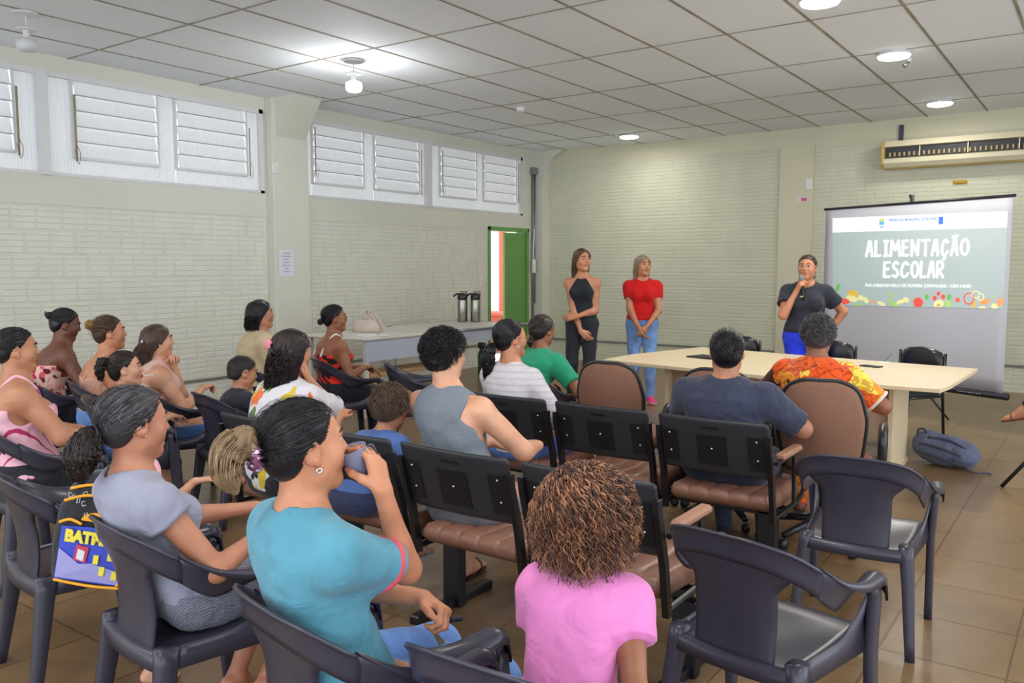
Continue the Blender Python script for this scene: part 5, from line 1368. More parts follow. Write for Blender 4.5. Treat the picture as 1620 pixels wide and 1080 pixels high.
# ---------------------------------------------------------------- hair (head frame, metres for a 22 cm head)
HC, HR = np.array([0, -.012, .028]), np.array([.074, .094, .082])
def hairline(z, kind='tied'):
    if kind == 'tied': return np.interp(z, [-.12, -.08, -.045, -.01, .012, .035, .055, .072, .085, .1], [-.05, -.045, -.030, -.020, .018, .034, .044, .056, .076, .16])
    if kind == 'short': return np.interp(z, [-.12, -.08, -.045, -.02, .012, .035, .055, .072, .085, .1], [-.06, -.052, -.034, -.022, .016, .038, .058, .078, .12, .3])
    return np.interp(z, [-.12, -.08, -.045, -.01, .012, .035, .055, .072, .085, .1], [-.02, -.01, .002, .014, .026, .036, .044, .056, .076, .16])
def to_local(B, P): return B.Hc + (np.asarray(P) * B.hs) @ B.R.T
def cap_sdf(th=.007, kind='tied', zb=-.078, extra=(), dispf=None, h=.004, backr=0.0):
    pr = [ell(HC, HR + th), ell((0, -.050, -.022), (.056 + th, .046 + th, .058), None, .03)]
    if backr: pr.append(ell((0, -.03 - backr * .3, .01), np.array([.070, .078, .075]) + backr, None, .03))
    pr += list(extra)
    def post(P, D):
        az = np.arctan2(P[..., 0], -(P[..., 1] + .01)); D = D + .0014 * np.sin(az * 34 + 3 * np.sin(P[..., 2] * 60)) * np.cos(P[..., 2] * 30)
        if dispf is not None: D = D + dispf(P)
        cut = P[..., 1] - hairline(P[..., 2], kind)
        if kind == 'loose': cut = cut - np.maximum(np.abs(P[..., 0]) - .045, 0) * 1.1
        D = D + th * .85 * np.clip(1 + cut / .022, 0, 1) * (P[..., 2] > -.03)
        near = np.sqrt(((P - HC) ** 2).sum(-1)) < .16
        c = np.maximum(cut * .8, zb - P[..., 2])
        return np.where(near & (P[..., 1] > -.055 - 10 * 0) , smax(D, c, .006), np.maximum(D, np.where(near, zb - P[..., 2], -1)))
    return sdf_mesh(pr, h, post)
def scalp(n, kind='tied', zmin=-.075, rng=None):
    rng = rng or np.random
    P = rng.normal(size=(n * 4, 3)); P /= np.linalg.norm(P, axis=1, keepdims=True); X = HC + P * (HR + .005)
    ok = (X[:, 1] < hairline(X[:, 2], kind) - .001) & (X[:, 2] > zmin)
    return X[ok][:n]
def over(X, T, S=10, lift=.008, rng=np.random, swirl=0.0):
    """combed paths over the skull from points X to the tie point T"""
    n = len(X); u = (X - HC) / HR; u /= np.linalg.norm(u, axis=1, keepdims=True); v = (np.array(T) - HC) / HR; v = v / np.linalg.norm(v)
    om = np.arccos(np.clip(u @ v, -.995, .995))[:, None, None]; t = np.linspace(0, 1, S)[None, :, None]
    D = (np.sin((1 - t) * om) * u[:, None] + np.sin(t * om) * v[None, None]) / np.sin(om)
    D = D / np.linalg.norm(D, axis=2, keepdims=True)
    lf = .004 + lift * np.sin(t * math.pi) * .5 + rng.uniform(0, .004, (n, 1, 1))
    return HC + D * (HR + lf) + rng.normal(0, .0009, (n, S, 3))
def hang(n, ctrl, rad, S=16, wave=.004, wf=5, rng=np.random, curl=0.0, lens=None):
    """bundle of strands along a control line with radii"""
    c = np.array([list(p) for p in catmull([Vector(p) for p in ctrl], 8)]); tt = np.linspace(0, 1, len(c)); t = np.linspace(0, 1, S)
    C = np.stack([np.interp(t, tt, c[:, k]) for k in range(3)], 1); r = np.interp(t, np.linspace(0, 1, len(rad)), rad)
    T = np.gradient(C, axis=0); T /= np.linalg.norm(T, axis=1, keepdims=True); U = np.cross(T, [.2, 1, .1]); U /= np.linalg.norm(U, axis=1, keepdims=True); W = np.cross(T, U)
    a = rng.uniform(0, 2 * math.pi, n); q = np.sqrt(rng.uniform(.15, 1, n)); ph = rng.uniform(0, 2 * math.pi, n)
    w1 = wave * np.sin(t[None] * wf * 2 * math.pi + ph[:, None] * .6) * (t[None] > .05); w2 = wave * np.cos(t[None] * wf * 2 * math.pi + ph[:, None] * .6)
    P = C[None] + U[None] * (q * np.cos(a))[:, None, None] * r[None, :, None] + W[None] * (q * np.sin(a))[:, None, None] * r[None, :, None] + U[None] * w1[..., None] + W[None] * w2[..., None] * curl
    if lens is not None:
        L = rng.uniform(lens, 1, n); idx = t[None] * L[:, None]
        P = np.stack([np.stack([np.interp(idx[i], t, P[i, :, k]) for k in range(3)], 1) for i in range(n)])
    return P
def put_hair(B, t, meshes, m, name='hair'):
    V, Q, mi = merge([x for x in meshes if len(x[0])])
    return np_mesh(name, to_local(B, V), Q, m, t, mi=mi)
def curve_core(ctrl, rad, h=.006, amp=.002):
    pr = [cone(ctrl[i], ctrl[i + 1], rad[i], rad[i + 1], .02) for i in range(len(ctrl) - 1)]
    return sdf_mesh(pr, h, lambda P, D: D + amp * np.sin(np.arctan2(P[..., 0] - ctrl[0][0], P[..., 1] - ctrl[0][1]) * 18 + P[..., 2] * 25))
def hair_tied(m, tie=(0, -.118, .01), n=900, pony=None, prad=None, bun=None, bunr=.03, th=.006, m2=None, wave=.004, clip=None, r=.0011, seed=1, loose=0, kind='tied', pn=260, curl=0.0, lens=None):
    def f(B, t, h):
        rng = np.random.RandomState(seed); hh = max(.0042, h * .75)
        parts = [cap_sdf(th, kind, h=hh)]
        X = scalp(n, kind, rng=rng); parts.append(strands(over(X, tie, 10, rng=rng), rng.uniform(.7, 1.3, len(X)) * r * 1.4))
        if loose:
            X = scalp(loose, kind, rng=rng); P = over(X, tie, 10, lift=.03, rng=rng); P += rng.normal(0, .006, (len(X), 1, 3)) * np.linspace(0, 1, 10)[None, :, None]; parts.append(strands(P, r * .5))
        p2 = []
        if pony is not None:
            p2.append(curve_core(pony, [q * .8 for q in prad], hh)); p2.append(strands(hang(pn, pony, prad, wave=wave, rng=rng, curl=curl, lens=lens), rng.uniform(.7, 1.3, pn) * r * 1.6))
        if bun is not None:
            b = np.array(bun); p2.append(sdf_mesh([ell(b, (bunr * .85, bunr * .8, bunr * .85))], hh))
            k = 150; ax = rng.normal(size=(k, 3)); ax /= np.linalg.norm(ax, axis=1, keepdims=True); u = np.cross(ax, rng.normal(size=(k, 3))); u /= np.linalg.norm(u, axis=1, keepdims=True); w_ = np.cross(ax, u)
            tt = np.linspace(0, rng.uniform(2.5, 4.5), 12); rr = bunr * rng.uniform(.82, 1.04, k)
            P = b + (u[:, None] * np.cos(tt)[None, :, None] + w_[:, None] * np.sin(tt)[None, :, None]) * rr[:, None, None]; p2.append(strands(P, .0026))
        o = put_hair(B, t, parts, m)
        if p2: put_hair(B, o, p2, m2 or m, 'hair_bun' if bun is not None else 'ponytail')
        if clip: clip(B, o)
    return f
def hair_short(m, n=1500, ln=.03, lift=.5, wave=.004, th=.008, seed=2, kind='short', r=.0012, top=1.0, amp=.004, curlr=.0, zb=-.06):
    def f(B, t, h):
        rng = np.random.RandomState(seed); hh = max(.0042, h * .75)
        parts = [cap_sdf(th, kind, zb=zb, h=hh, dispf=lambda P: amp * wob(P, 95, seed))]
        X = scalp(n, kind, zb, rng=rng); nn = (X - HC) / HR ** 2; nn /= np.linalg.norm(nn, axis=1, keepdims=True)
        tg = np.array([0, -.55, -.83]) + rng.normal(0, .55, X.shape) ; tg -= nn * (tg * nn).sum(1, keepdims=True); tg /= np.linalg.norm(tg, axis=1, keepdims=True); bt = np.cross(nn, tg)
        S = 9; s = np.linspace(0, 1, S)[None, :, None]; L = (ln * rng.uniform(.6, 1.25, len(X)) * np.where(X[:, 2] > .04, top, 1.0))[:, None, None]
        ph = rng.uniform(0, 6.28, (len(X), 1, 1))
        P = X[:, None] + nn[:, None] * (th * .7 + L * lift * np.sin(s * 1.9)) + tg[:, None] * L * (s - .25 * lift) + bt[:, None] * wave * np.sin(s * 5 + ph)
        if curlr: P = P + (bt[:, None] * np.sin(s * 11 + ph) + nn[:, None] * np.cos(s * 11 + ph)) * curlr * (s > .01)
        parts.append(strands(P, r * rng.uniform(.7, 1.3, len(X)))); put_hair(B, t, parts, m)
    return f
def hair_long(m, n=900, bottom=-.22, wave=.006, th=.012, seed=3, part=0.0, r=.0016, backy=-.105, kind='loose', spread=1.0, wf=3, tuck=False, clip=None, frontz=None, curl=.6):
    """loose hair: from the parting over the skull to ear height, then hanging"""
    def f(B, t, h):
        rng = np.random.RandomState(seed); hh = max(.0045, h * .8)
        zb = bottom
        ex = []
        for sx in (-1, 1):
            ex.append(cone((sx * .055, -.045, .0), (sx * .058 * spread, -.055, zb + .03), .030, .026 * spread, .03))
        ex.append(cone((0, -.080, .0), (0, backy, zb + .03), .040, .036 * spread, .035))
        parts = [cap_sdf(th, kind, zb=zb, extra=ex, h=hh, dispf=lambda P: wave * .35 * wob(P * np.array([1, 1, .4], F32), 70, seed))]
        y0 = rng.uniform(-.08, .068, n); sx = np.where(rng.rand(n) < .5, -1, 1); ang_e = rng.uniform(.0, 1.0, n)
        # start on the mid line, go sideways/back to a point at ear height, then hang
        z0 = HC[2] + (HR[2] + th) * np.sqrt(np.clip(1 - ((y0 - HC[1]) / (HR[1] + .004)) ** 2, 0, 1))
        aa = rng.uniform(.0, 1, n) ** .8 * math.radians(105) + math.radians(-5)       # 0 = back, ~100deg = side front
        aa = np.where(y0 > .02, rng.uniform(math.radians(55), math.radians(112), n), aa)
        ex_ = sx * np.sin(aa) * (HR[0] + th + .004); ey = HC[1] - np.cos(aa) * (HR[1] + th)
        p0 = np.stack([np.full(n, part), y0, z0], 1); p1 = np.stack([ex_, ey, np.full(n, .0)], 1)
        mid = (p0 + p1) / 2; md = (mid - HC); md = HC + md / np.linalg.norm(md / (HR + th + .003), axis=1, keepdims=True)
        b = zb + rng.uniform(-.02, .04, n)
        p2 = np.stack([ex_ * (.85 + .25 * spread * rng.rand(n)), np.minimum(ey, -.0) * 1.0 - .012, b * .5], 1); p3 = np.stack([ex_ * (.8 + .3 * spread * rng.rand(n)), np.minimum(ey, -.01) * .95 - .012, b], 1)
        if tuck: p2[:, 1] -= .03; p3[:, 1] -= .04; p2[:, 0] *= .85; p3[:, 0] *= .8
        S = 18; t_ = np.linspace(0, 4, S); K = np.stack([p0, md, p1, p2, p3], 1); P = np.zeros((n, S, 3))
        for i, tv in enumerate(t_):
            j = min(3, int(tv)); u = tv - j; g = lambda q: K[:, max(0, min(4, q))]
            P[:, i] = .5 * (2 * g(j) + (g(j + 1) - g(j - 1)) * u + (2 * g(j - 1) - 5 * g(j) + 4 * g(j + 1) - g(j + 2)) * u * u + (g(j + 2) - g(j - 1) + 3 * g(j) - 3 * g(j + 1)) * u ** 3)
        ph = rng.uniform(0, 6.28, (n, 1)); w_ = np.clip((t_ - 1.0) / 1.5, 0, 1)[None] * wave
        P[..., 0] += w_ * np.sin(t_[None] * wf + ph); P[..., 1] += w_ * curl * np.cos(t_[None] * wf + ph); P += rng.normal(0, .0008, P.shape)
        parts.append(strands(P, r * rng.uniform(.7, 1.3, n))); o = put_hair(B, t, parts, m)
        if clip: clip(B, o)
    return f
def ball_points(b, r): pass
def glasses(B, t, m, thick=.0016):
    fr = []
    g = MB(); T = lambda x, y, z: Vector(B.Hc + B.R @ (np.array([x, y, z]) * B.hs))
    for sx in (-1, 1):
        g.tube([T(sx * (.031 + .021 * math.cos(a)), .098 - .004 * abs(math.cos(a)), .006 + .016 * math.sin(a)) for a in [2 * math.pi * k / 18 for k in range(18)]], thick, 6, closed=True)
        g.tube([T(sx * .052, .094, .010), T(sx * .073, .070, .010), T(sx * .083, .0, .010), T(sx * .081, -.012, -.002)], thick, 6)
    g.tube([T(-.011, .100, .010), T(0, .103, .013), T(.011, .100, .010)], thick, 6)
    o = g.build('glasses', m, t, smooth=True); return o
def earring(B, t, sx, m, r=.009, hoop=True, z=-.045):
    T = lambda x, y, z_: Vector(B.Hc + B.R @ (np.array([x, y, z_]) * B.hs)); g = MB()
    if hoop: g.tube([T(sx * .083, .004 + r * math.cos(a), z + r * math.sin(a)) for a in [2 * math.pi * k / 14 for k in range(14)]], .0022, 6, closed=True)
    else: g.lathe([(.001, -.004), (.005, 0), (.001, .004)], T(sx * .085, .004, -.033), 8)
    g.build('earring', m, t, smooth=True)
M_SILVER = mat('silver', (210, 210, 212), .2, metal=1.0); M_GOLD = mat('gold', (214, 170, 90), .25, metal=1.0)
# ================================================================ THE PEOPLE IN THE ROOM
D2R = math.radians
def lap(s=.95, seat=.42, dx=.07, y=.27, z=.205, **k):
    return {'L': dict(w=(-dx, y, seat + z), dir=(.5, .8, -.2), palm=(0, 0, -1), curl=.35), 'R': dict(w=(dx, y + .02, seat + z + .01), dir=(-.5, .8, -.2), palm=(0, 0, -1), curl=.35)}
def place(px, py, zh, rz, c):
    """world position of a seated or standing figure whose head centre must be seen at px, py at height zh"""
    P = atdepth(px, py, zh[1]) if isinstance(zh, tuple) else onz(px, py, zh)
    zh = P.z
    if 's' not in c:
        c['s'] = (zh - c.get('seat', .42)) / .742 if c.get('mode', 'sit') == 'sit' else zh / 1.513
    if 'arms' not in c: c['arms'] = lap(c['s'], c.get('seat', .42))
    B = skeleton(c)
    c['tl'] = c.get('tl', 1.0) + (zh - B.Hc[2]) / (.5 * c['s']); B = skeleton(c); h = B.Hc; ca, sa = math.cos(rz), math.sin(rz)
    return (P.x - (h[0] * ca - h[1] * sa), P.y - (h[0] * sa + h[1] * ca), zh - h[2])
SK_TAN = skin_mat('skin_tan', (188, 132, 100)); SK_FAIR = skin_mat('skin_fair', (214, 162, 132)); SK_BROWN = skin_mat('skin_brown', (150, 98, 70)); SK_DARK = skin_mat('skin_dark', (112, 70, 52)); SK_WARM = skin_mat('skin_warm', (198, 138, 104)); SK_RED = skin_mat('skin_ruddy', (188, 130, 102))
H_BLACK = hair_mat('black_hair', (16, 14, 18), (44, 40, 46), .34); H_DKBR = hair_mat('dark_brown_hair', (30, 22, 20), (66, 48, 42), .38); H_BR = hair_mat('brown_hair', (56, 38, 28), (104, 76, 56), .42); H_GREY = hair_mat('greying_hair', (36, 34, 38), (112, 108, 112), .45, 45)
H_BLOND = hair_mat('blonde_highlights', (120, 96, 70), (178, 152, 118), .45, 40); H_BUNBL = hair_mat('golden_bun', (122, 88, 48), (176, 136, 80), .5); H_CURL = hair_mat('copper_curls', (66, 42, 36), (176, 120, 84), .5, 22); H_SILV = hair_mat('silver_blonde', (146, 128, 108), (200, 186, 166), .45)
DENIM = cloth_mat('light_denim', (118, 152, 206), .8, .4, 300, .12); DENIM2 = cloth_mat('blue_denim', (96, 134, 196), .8, .4, 300, .12); BLK = cloth_mat('black_cloth', (30, 31, 40), .8); BLKP = cloth_mat('black_trouser', (38, 38, 48), .7, fold=.7)
WHERE = {}
def P_(key, label, px, py, zh, rz, c, clothes, hair, skin, h=.006, extras=None):
    c.setdefault('yaw', 0)
    loc = place(px, py, zh, rz, c); WHERE[key] = (loc, rz)
    return make_person(label, loc, rz, c, clothes, hair, skin, h, extras)
def claw(B, o, pos, m, sz=.03):
    T = lambda x, y, z: Vector(B.Hc + B.R @ (np.array([x, y, z]) * B.hs)); g = MB()
    for k in range(7):
        a = -.9 + .3 * k
        g.tube(catmull([T(pos[0] + sz * math.sin(a), pos[1], pos[2] + sz * math.cos(a) * .5), T(pos[0] + sz * 1.0 * math.sin(a), pos[1] - .018, pos[2] + sz * .5 * math.cos(a) + .004), T(pos[0] + sz * 1.1 * math.sin(a), pos[1] - .012, pos[2] - sz * .7 * math.cos(a))], 3), .0045, 6)
    g.tube([T(pos[0] - sz, pos[1] - .012, pos[2] + .01), T(pos[0] + sz, pos[1] - .012, pos[2] + .01)], .007, 8)
    g.build('hair_claw', m, o, smooth=True)

# ---- standing speakers
T_BLACKTOP = cloth_mat('black_knit', (34, 38, 46), .8)
P_('X', 'standing woman in black halter top and black trousers with arms crossed low', 921, 411, ('d', 8.7), D2R(203), dict(mode='stand', yaw=.65, pitch=-.02, g=.88, bust=.03, lean=-.0, slouch=.0, nk=.9,
    arms={'R': dict(w=(-.015, .15, .80), pole=(.8, -.4, 0), dir=(-.75, .1, -.75), palm=(-.2, -1, 0), curl=.5), 'L': dict(w=(.03, .20, .985), pole=(-.6, -.6, -.5), dir=(.95, .1, -.15), palm=(0, -1, -.2), curl=.5)},
    legs={'L': dict(a=(-.10, .02, .08)), 'R': dict(a=(.10, .03, .08))}),
   [dict(kind='top', sleeve=0, e=.009, neck=.047, hem=-.05, mat=T_BLACKTOP, hole=.060, halter=.040, shcut=False, nf=.01, name='halter_top'), dict(kind='bottom', e=.010, top=.12, flare=.012, e2=.022, mat=BLKP, name='trousers'), dict(kind='shoes', mat=BLKP)],
   hair_long(hair_mat('ash_brown_hair', (78, 58, 44), (150, 118, 88), .42), 500, -.17, .004, .008, 5, r=.0022, spread=.8), SK_WARM, .0065)
P_('Y', 'standing woman in red t-shirt and light blue jeans with pink sneakers', 1017, 420, ('d', 9.2), D2R(206), dict(mode='stand', yaw=.5, g=.98, bust=.035, belly=.01, slouch=0,
    arms={'R': dict(w=(.035, .24, .84), pole=(.9, -.5, .1), dir=(-.35, .3, -.9), palm=(-.8, -.5, .0), curl=.5), 'L': dict(w=(-.055, .22, .85), pole=(-.9, -.5, .1), dir=(.45, .2, -.85), palm=(.8, -.5, .0), curl=.5)},
    legs={'L': dict(a=(-.10, .14, .08)), 'R': dict(a=(.09, .02, .08))}),
   [dict(kind='top', sleeve=.5, e=.014, neck=.062, hem=.10, mat=cloth_mat('red_jersey', (206, 20, 22), .75, .2), flare=.006, name='tshirt'), dict(kind='bottom', e=.009, top=.16, flare=.006, e2=.020, mat=DENIM, name='jeans'),
    dict(kind='shoes', mat=mat('pink_mesh', (228, 66, 138), .6, bump=.2), sole=mat('white_rubber', (226, 200, 210), .5))],
   hair_long(H_SILV, 500, -.135, .004, .010, 6, r=.0022, spread=.9), SK_WARM, .0065,
   lambda B, t: earring(B, t, -1, M_SILVER, hoop=False))
PB = {}
def pres_extra(B, t):
    glasses(B, t, M_SILVER, .0010); PB['pres'] = (B, t)
P_('Z', 'standing presenter in black t-shirt and royal blue trousers speaking into a microphone', 1277, 423, ('d', 7.6), D2R(196), dict(mode='stand', yaw=-.22, pitch=-.02, g=1.10, bust=.04, belly=.015, slouch=0, sw=.98,
    arms={'R': dict(w=(.085, .185, 1.275), pole=(.55, -.3, -.9), dir=(-.35, .35, .75), palm=(-.85, -.35, -.1), curl=[.9, .95, 1.0, 1.05], thumb=[(.020, .020, .006), (.034, .046, .022), (.026, .062, .040), (.010, .066, .048)]), 'L': dict(w=(-.20, -.10, .88), pole=(-1, -.5, 0), dir=(.8, -.2, -.5), palm=(0, 1, 0), curl=.4)}),
   [dict(kind='top', sleeve=.55, e=.016, neck=.072, hem=.10, mat=cloth_mat('black_tee', (44, 46, 58), .8), flare=.018, nf=.12, name='tshirt'), dict(kind='bottom', e=.010, top=.16, flare=.03, e2=.05, mat=cloth_mat('royal_blue', (42, 62, 226), .7, fold=.7), name='trousers'), dict(kind='shoes', mat=BLK)],
   hair_tied(H_BR, (0, -.11, .02), 500, [(0, -.12, .02), (-.01, -.14, -.02), (-.02, -.13, -.09), (-.02, -.12, -.14)], [.014, .026, .024, .008], r=.0020, pn=120), SK_WARM, .0065, pres_extra)

# ---- nearest people
def scrunchie(B, o):
    T = lambda x, y, z: Vector(B.Hc + B.R @ (np.array([x, y, z]) * B.hs)); rng = random.Random(4)
    g = MB(); n = 26
    pts = [T(.0 + .030 * math.cos(a) * (1 + .12 * (-1) ** i), -.125 + .006 * (-1) ** i, -.005 + .030 * math.sin(a) * (1 + .12 * (-1) ** i)) for i, a in enumerate([2 * math.pi * k / n for k in range(n)])]
    g.tube(pts, .0095, 8, closed=True); g.build('scrunchie', pattern(mat('satin_pink', (200, 150, 180), .25), 'spots', [(120, 70, 100), (214, 190, 210), (238, 228, 236), (160, 110, 150)], 70, dist=.2, width=.4), o, smooth=True)
TEAL = cloth_mat('teal_jersey', (88, 150, 172), .85, .2)
def teal_extra(B, t):
    earring(B, t, 1, M_SILVER, .006); PB['teal'] = (B, t)
P_('N', 'woman in teal t-shirt and jeans drinking from a cup in the foreground', 483, 705, 1.095, D2R(-12), dict(yaw=D2R(-10), pitch=.02, g=.96, s=.93, lean=-.10, slouch=.02, bust=.05, belly=.02, hf=.01, prot=.015,
    arms={'R': dict(w=(.105, .058, .985), pole=(-.05, .05, -1), dir=(-.50, .12, .72), palm=(-.62, -.30, -.35), curl=[.62, .55, .50, .45], spread=.6, thumb=[(.020, .018, .006), (.038, .040, .026), (.044, .062, .046), (.040, .080, .060)]), 'L': dict(w=(.06, .20, .68), pole=(-1, -.2, -.4), dir=(.95, .15, -.15), palm=(.0, -.6, -.8), curl=[1.1, 1.15, 1.2, 1.2])},
    legs={'L': dict(a=(-.10, .44, .075)), 'R': dict(a=(.13, .46, .075))}),
   [dict(kind='top', sleeve=.69, e=.012, neck=.066, nback=.012, hem=-.14, mat=TEAL, flare=.014, band=[(.595, .66, cloth_mat('coral_trim', (214, 84, 96), .7))], name='tshirt', h=.005), dict(kind='bottom', e=.012, top=.10, mat=DENIM2, e2=.02, name='jeans'), dict(kind='sandals', mat=mat('brown_sandal', (90, 60, 46), .6))],
   hair_tied(H_BLACK, (0, -.112, -.004), 2600, [(0, -.112, -.005), (-.004, -.145, .030), (-.010, -.178, .010), (-.014, -.185, -.045), (-.010, -.170, -.085)], [.016, .040, .042, .038, .014], th=.007, m2=H_BLOND, wave=.004, r=.0010, loose=200, pn=700, clip=scrunchie, lens=.75, seed=11), SK_WARM, .0048, teal_extra)
GREYT = cloth_mat('grey_tee', (150, 152, 172), .85, .25)
P_('K', 'older woman in grey t-shirt and low dark ponytail seated in the left foreground', 214, 668, 1.045, D2R(-8), dict(yaw=D2R(-2), pitch=-.10, g=.94, s=.93, lean=-.15, slouch=.02, bust=.045, belly=.03, hf=.02, prot=.02,
    arms={'R': dict(w=(.15, .20, .68), pole=(.55, -.5, -.7), dir=(-.7, .7, 0), palm=(0, 0, -1), curl=.5), 'L': dict(w=(-.10, .30, .68), pole=(-.5, -.5, -.7), dir=(.7, .7, 0), palm=(0, 0, -1), curl=.5)},
    legs={'R': dict(a=(-.05, .31, .10), fy=.45, pole=(.25, .9, .5), fp=-.5), 'L': dict(a=(-.16, .25, .09), fy=.3, pole=(.0, .9, .5), fp=-.4)}),
   [dict(kind='top', sleeve=.22, e=.013, neck=.070, hem=-.10, mat=GREYT, flare=.012, name='tshirt', h=.0052), dict(kind='bottom', e=.013, len=.85, top=.10, mat=pattern(cloth_mat('heather_shorts', (110, 112, 128), .85), 'stripe', [(84, 86, 102), (138, 140, 154)], 60, (1, .3, 1), (0, .5, 0), 6, .45), name='shorts')],
   hair_tied(H_GREY, (0, -.105, -.035), 2400, [(0, -.105, -.03), (-.005, -.130, -.050), (-.01, -.148, -.095), (-.01, -.150, -.140), (-.01, -.14, -.17)], [.022, .046, .052, .042, .018], th=.009, m2=H_DKBR, wave=.005, r=.0010, loose=150, pn=900, curl=1, seed=12,
             clip=lambda B, o: (lambda g: g.build('hair_band', mat('black_band', (20, 20, 24), .5), o, smooth=True))(MB().tube([Vector(B.Hc + B.R @ (np.array([.024 * math.cos(a), -.118, -.032 + .024 * math.sin(a)]) * B.hs)) for a in [2 * math.pi * k / 14 for k in range(14)]], .006, 8, closed=True))), SK_RED, .005,
   lambda B, t: earring(B, t, 1, M_GOLD, hoop=False))
# girl with copper curls
def curls(m, n, seed=3):
    def f(B, t, h):
        rng = np.random.RandomState(seed)
        parts = [cap_sdf(.016, 'loose', zb=-.07, h=.005, backr=.012, dispf=lambda P: .006 * wob(P, 60, 2))]
        X = scalp(n, 'loose', -.05, rng=rng); nn = (X - HC) / HR ** 2; nn /= np.linalg.norm(nn, axis=1, keepdims=True)
        S = 22; s = np.linspace(0, 1, S)[None, :, None]
        L = rng.uniform(.06, .115, (len(X), 1, 1)) * np.where(X[:, 2] > .05, 1.15, .9)[:, None, None]
        out = nn * np.array([.85, .85, .45]); dn = np.array([0, -.15, -1.0])
        tq = X * np.array([1, 1, 0]) + rng.normal(0, .03, X.shape) * np.array([1, 1, 0]); tq /= np.linalg.norm(tq, axis=1, keepdims=True) + 1e-9; tp = np.clip((X[:, 2:3] - .06) / .05, 0, 1)
        P = X[:, None] + nn[:, None] * .013 + (tq * tp)[:, None] * .055 * s ** .8 + out[:, None] * (.026 * np.sin(np.minimum(s * 2.2, 1.57)) + .022 * s) * (L / .09) + dn * L * np.clip(s - .12, 0, 1) ** 1.15
        a = np.cross(nn, [0, 0, 1.0]); a /= np.linalg.norm(a, axis=1, keepdims=True) + 1e-9; ph = rng.uniform(0, 6.28, (len(X), 1, 1)); fr = rng.uniform(16, 26, (len(X), 1, 1)); rr = rng.uniform(.004, .0085, (len(X), 1, 1)) * np.minimum(1, s * 4)
        P = P + (a[:, None] * np.cos(s * fr + ph) + nn[:, None] * np.sin(s * fr + ph)) * rr
        parts.append(strands(P, rng.uniform(.0009, .0017, len(X)), 3, .5)); parts.append(strands(P[::9], .0028, 5, .5)); o = put_hair(B, t, parts, m)
        g = MB(); T = lambda x, y, z: Vector(B.Hc + B.R @ (np.array([x, y, z]) * B.hs))
        for k in range(5): g.tube([T(-.035 + .014 * k, -.128 - .006 * math.sin(k), .000 - .012), T(-.035 + .014 * k, -.134 - .006 * math.sin(k), .018), T(-.03 + .014 * k, -.126, .04)], .007, 6)
        g.build('hair_clip', mat('lilac_clip', (150, 138, 160), .4), o, smooth=True)
    return f
PINK = cloth_mat('pink_jersey', (226, 132, 194), .85, .2)
P_('O', 'girl with copper curly hair and pink t-shirt seen from behind', 932, 812, .93, D2R(12), dict(yaw=D2R(-4), pitch=-.05, s=.76, hs=1.20, g=.90, bust=0.0, belly=.02, lean=.10, slouch=.03, seat=.42,
    arms={'R': dict(w=(.14, .12, .50), pole=(.2, -.8, -.1), dir=(-.1, .8, -.4), palm=(-.6, 0, -.8), curl=.4), 'L': dict(w=(-.06, .24, .58), pole=(-.15, -.8, -.2), dir=(.3, .8, -.2), palm=(.6, 0, -.8), curl=.4)},
    legs={'L': dict(a=(-.10, .36, .10)), 'R': dict(a=(.12, .36, .10))}),
   [dict(kind='top', sleeve=.42, e=.011, neck=.062, hem=-.12, mat=PINK, flare=.012, name='tshirt', h=.0045, amp=.003), dict(kind='bottom', e=.013, len=.8, top=.05, mat=pattern(cloth_mat('print_shorts', (226, 178, 196), .85), 'spots', [(230, 184, 200), (70, 48, 76), (90, 60, 90)], 40, dist=.3, width=.22), name='shorts')],
   curls(H_CURL, 3600), SK_BROWN, .0048)
# man in grey tank top
P_('Q', 'man with dark curly hair in grey sleeveless shirt in the nearest seat row', 704, 562, 1.105, D2R(2), dict(yaw=D2R(-8), pitch=0, g=1.06, s=.95, bust=.01, belly=.02, side=-.13, lean=.03, slouch=.03, sw=1.10, am=1.12, nk=1.05, seat=.40,
    arms={'R': dict(w=(.14, .36, .68), pole=(.75, -.5, -.5), dir=(-.8, .6, 0), palm=(0, 0, -1), curl=.5), 'L': dict(w=(-.10, .34, .67), pole=(-.75, -.5, -.5), dir=(.8, .6, 0), palm=(0, 0, -1), curl=.5)},
    legs={'L': dict(a=(-.22, .30, .08), fy=.2), 'R': dict(a=(.13, .34, .08), fy=-.1)}),
   [dict(kind='top', sleeve=0, e=.012, neck=.064, hem=-.17, mat=cloth_mat('slate_tank', (116, 124, 134), .85), hole=.062, shw=.030, name='tank_top', h=.0052, amp=.0035), dict(kind='bottom', e=.016, len=.95, top=.02, mat=cloth_mat('grey_shorts', (128, 132, 142), .85), name='shorts', flare=.01), dict(kind='sandals', mat=mat('dark_sandal', (54, 44, 44), .6), mat2=mat('strap_brown', (84, 62, 50), .6))],
   hair_short(H_BLACK, 2600, .026, .5, .005, .011, 7, r=.0013, top=1.25, amp=.006, curlr=.004, zb=-.065), SK_FAIR, .0052,
   None)
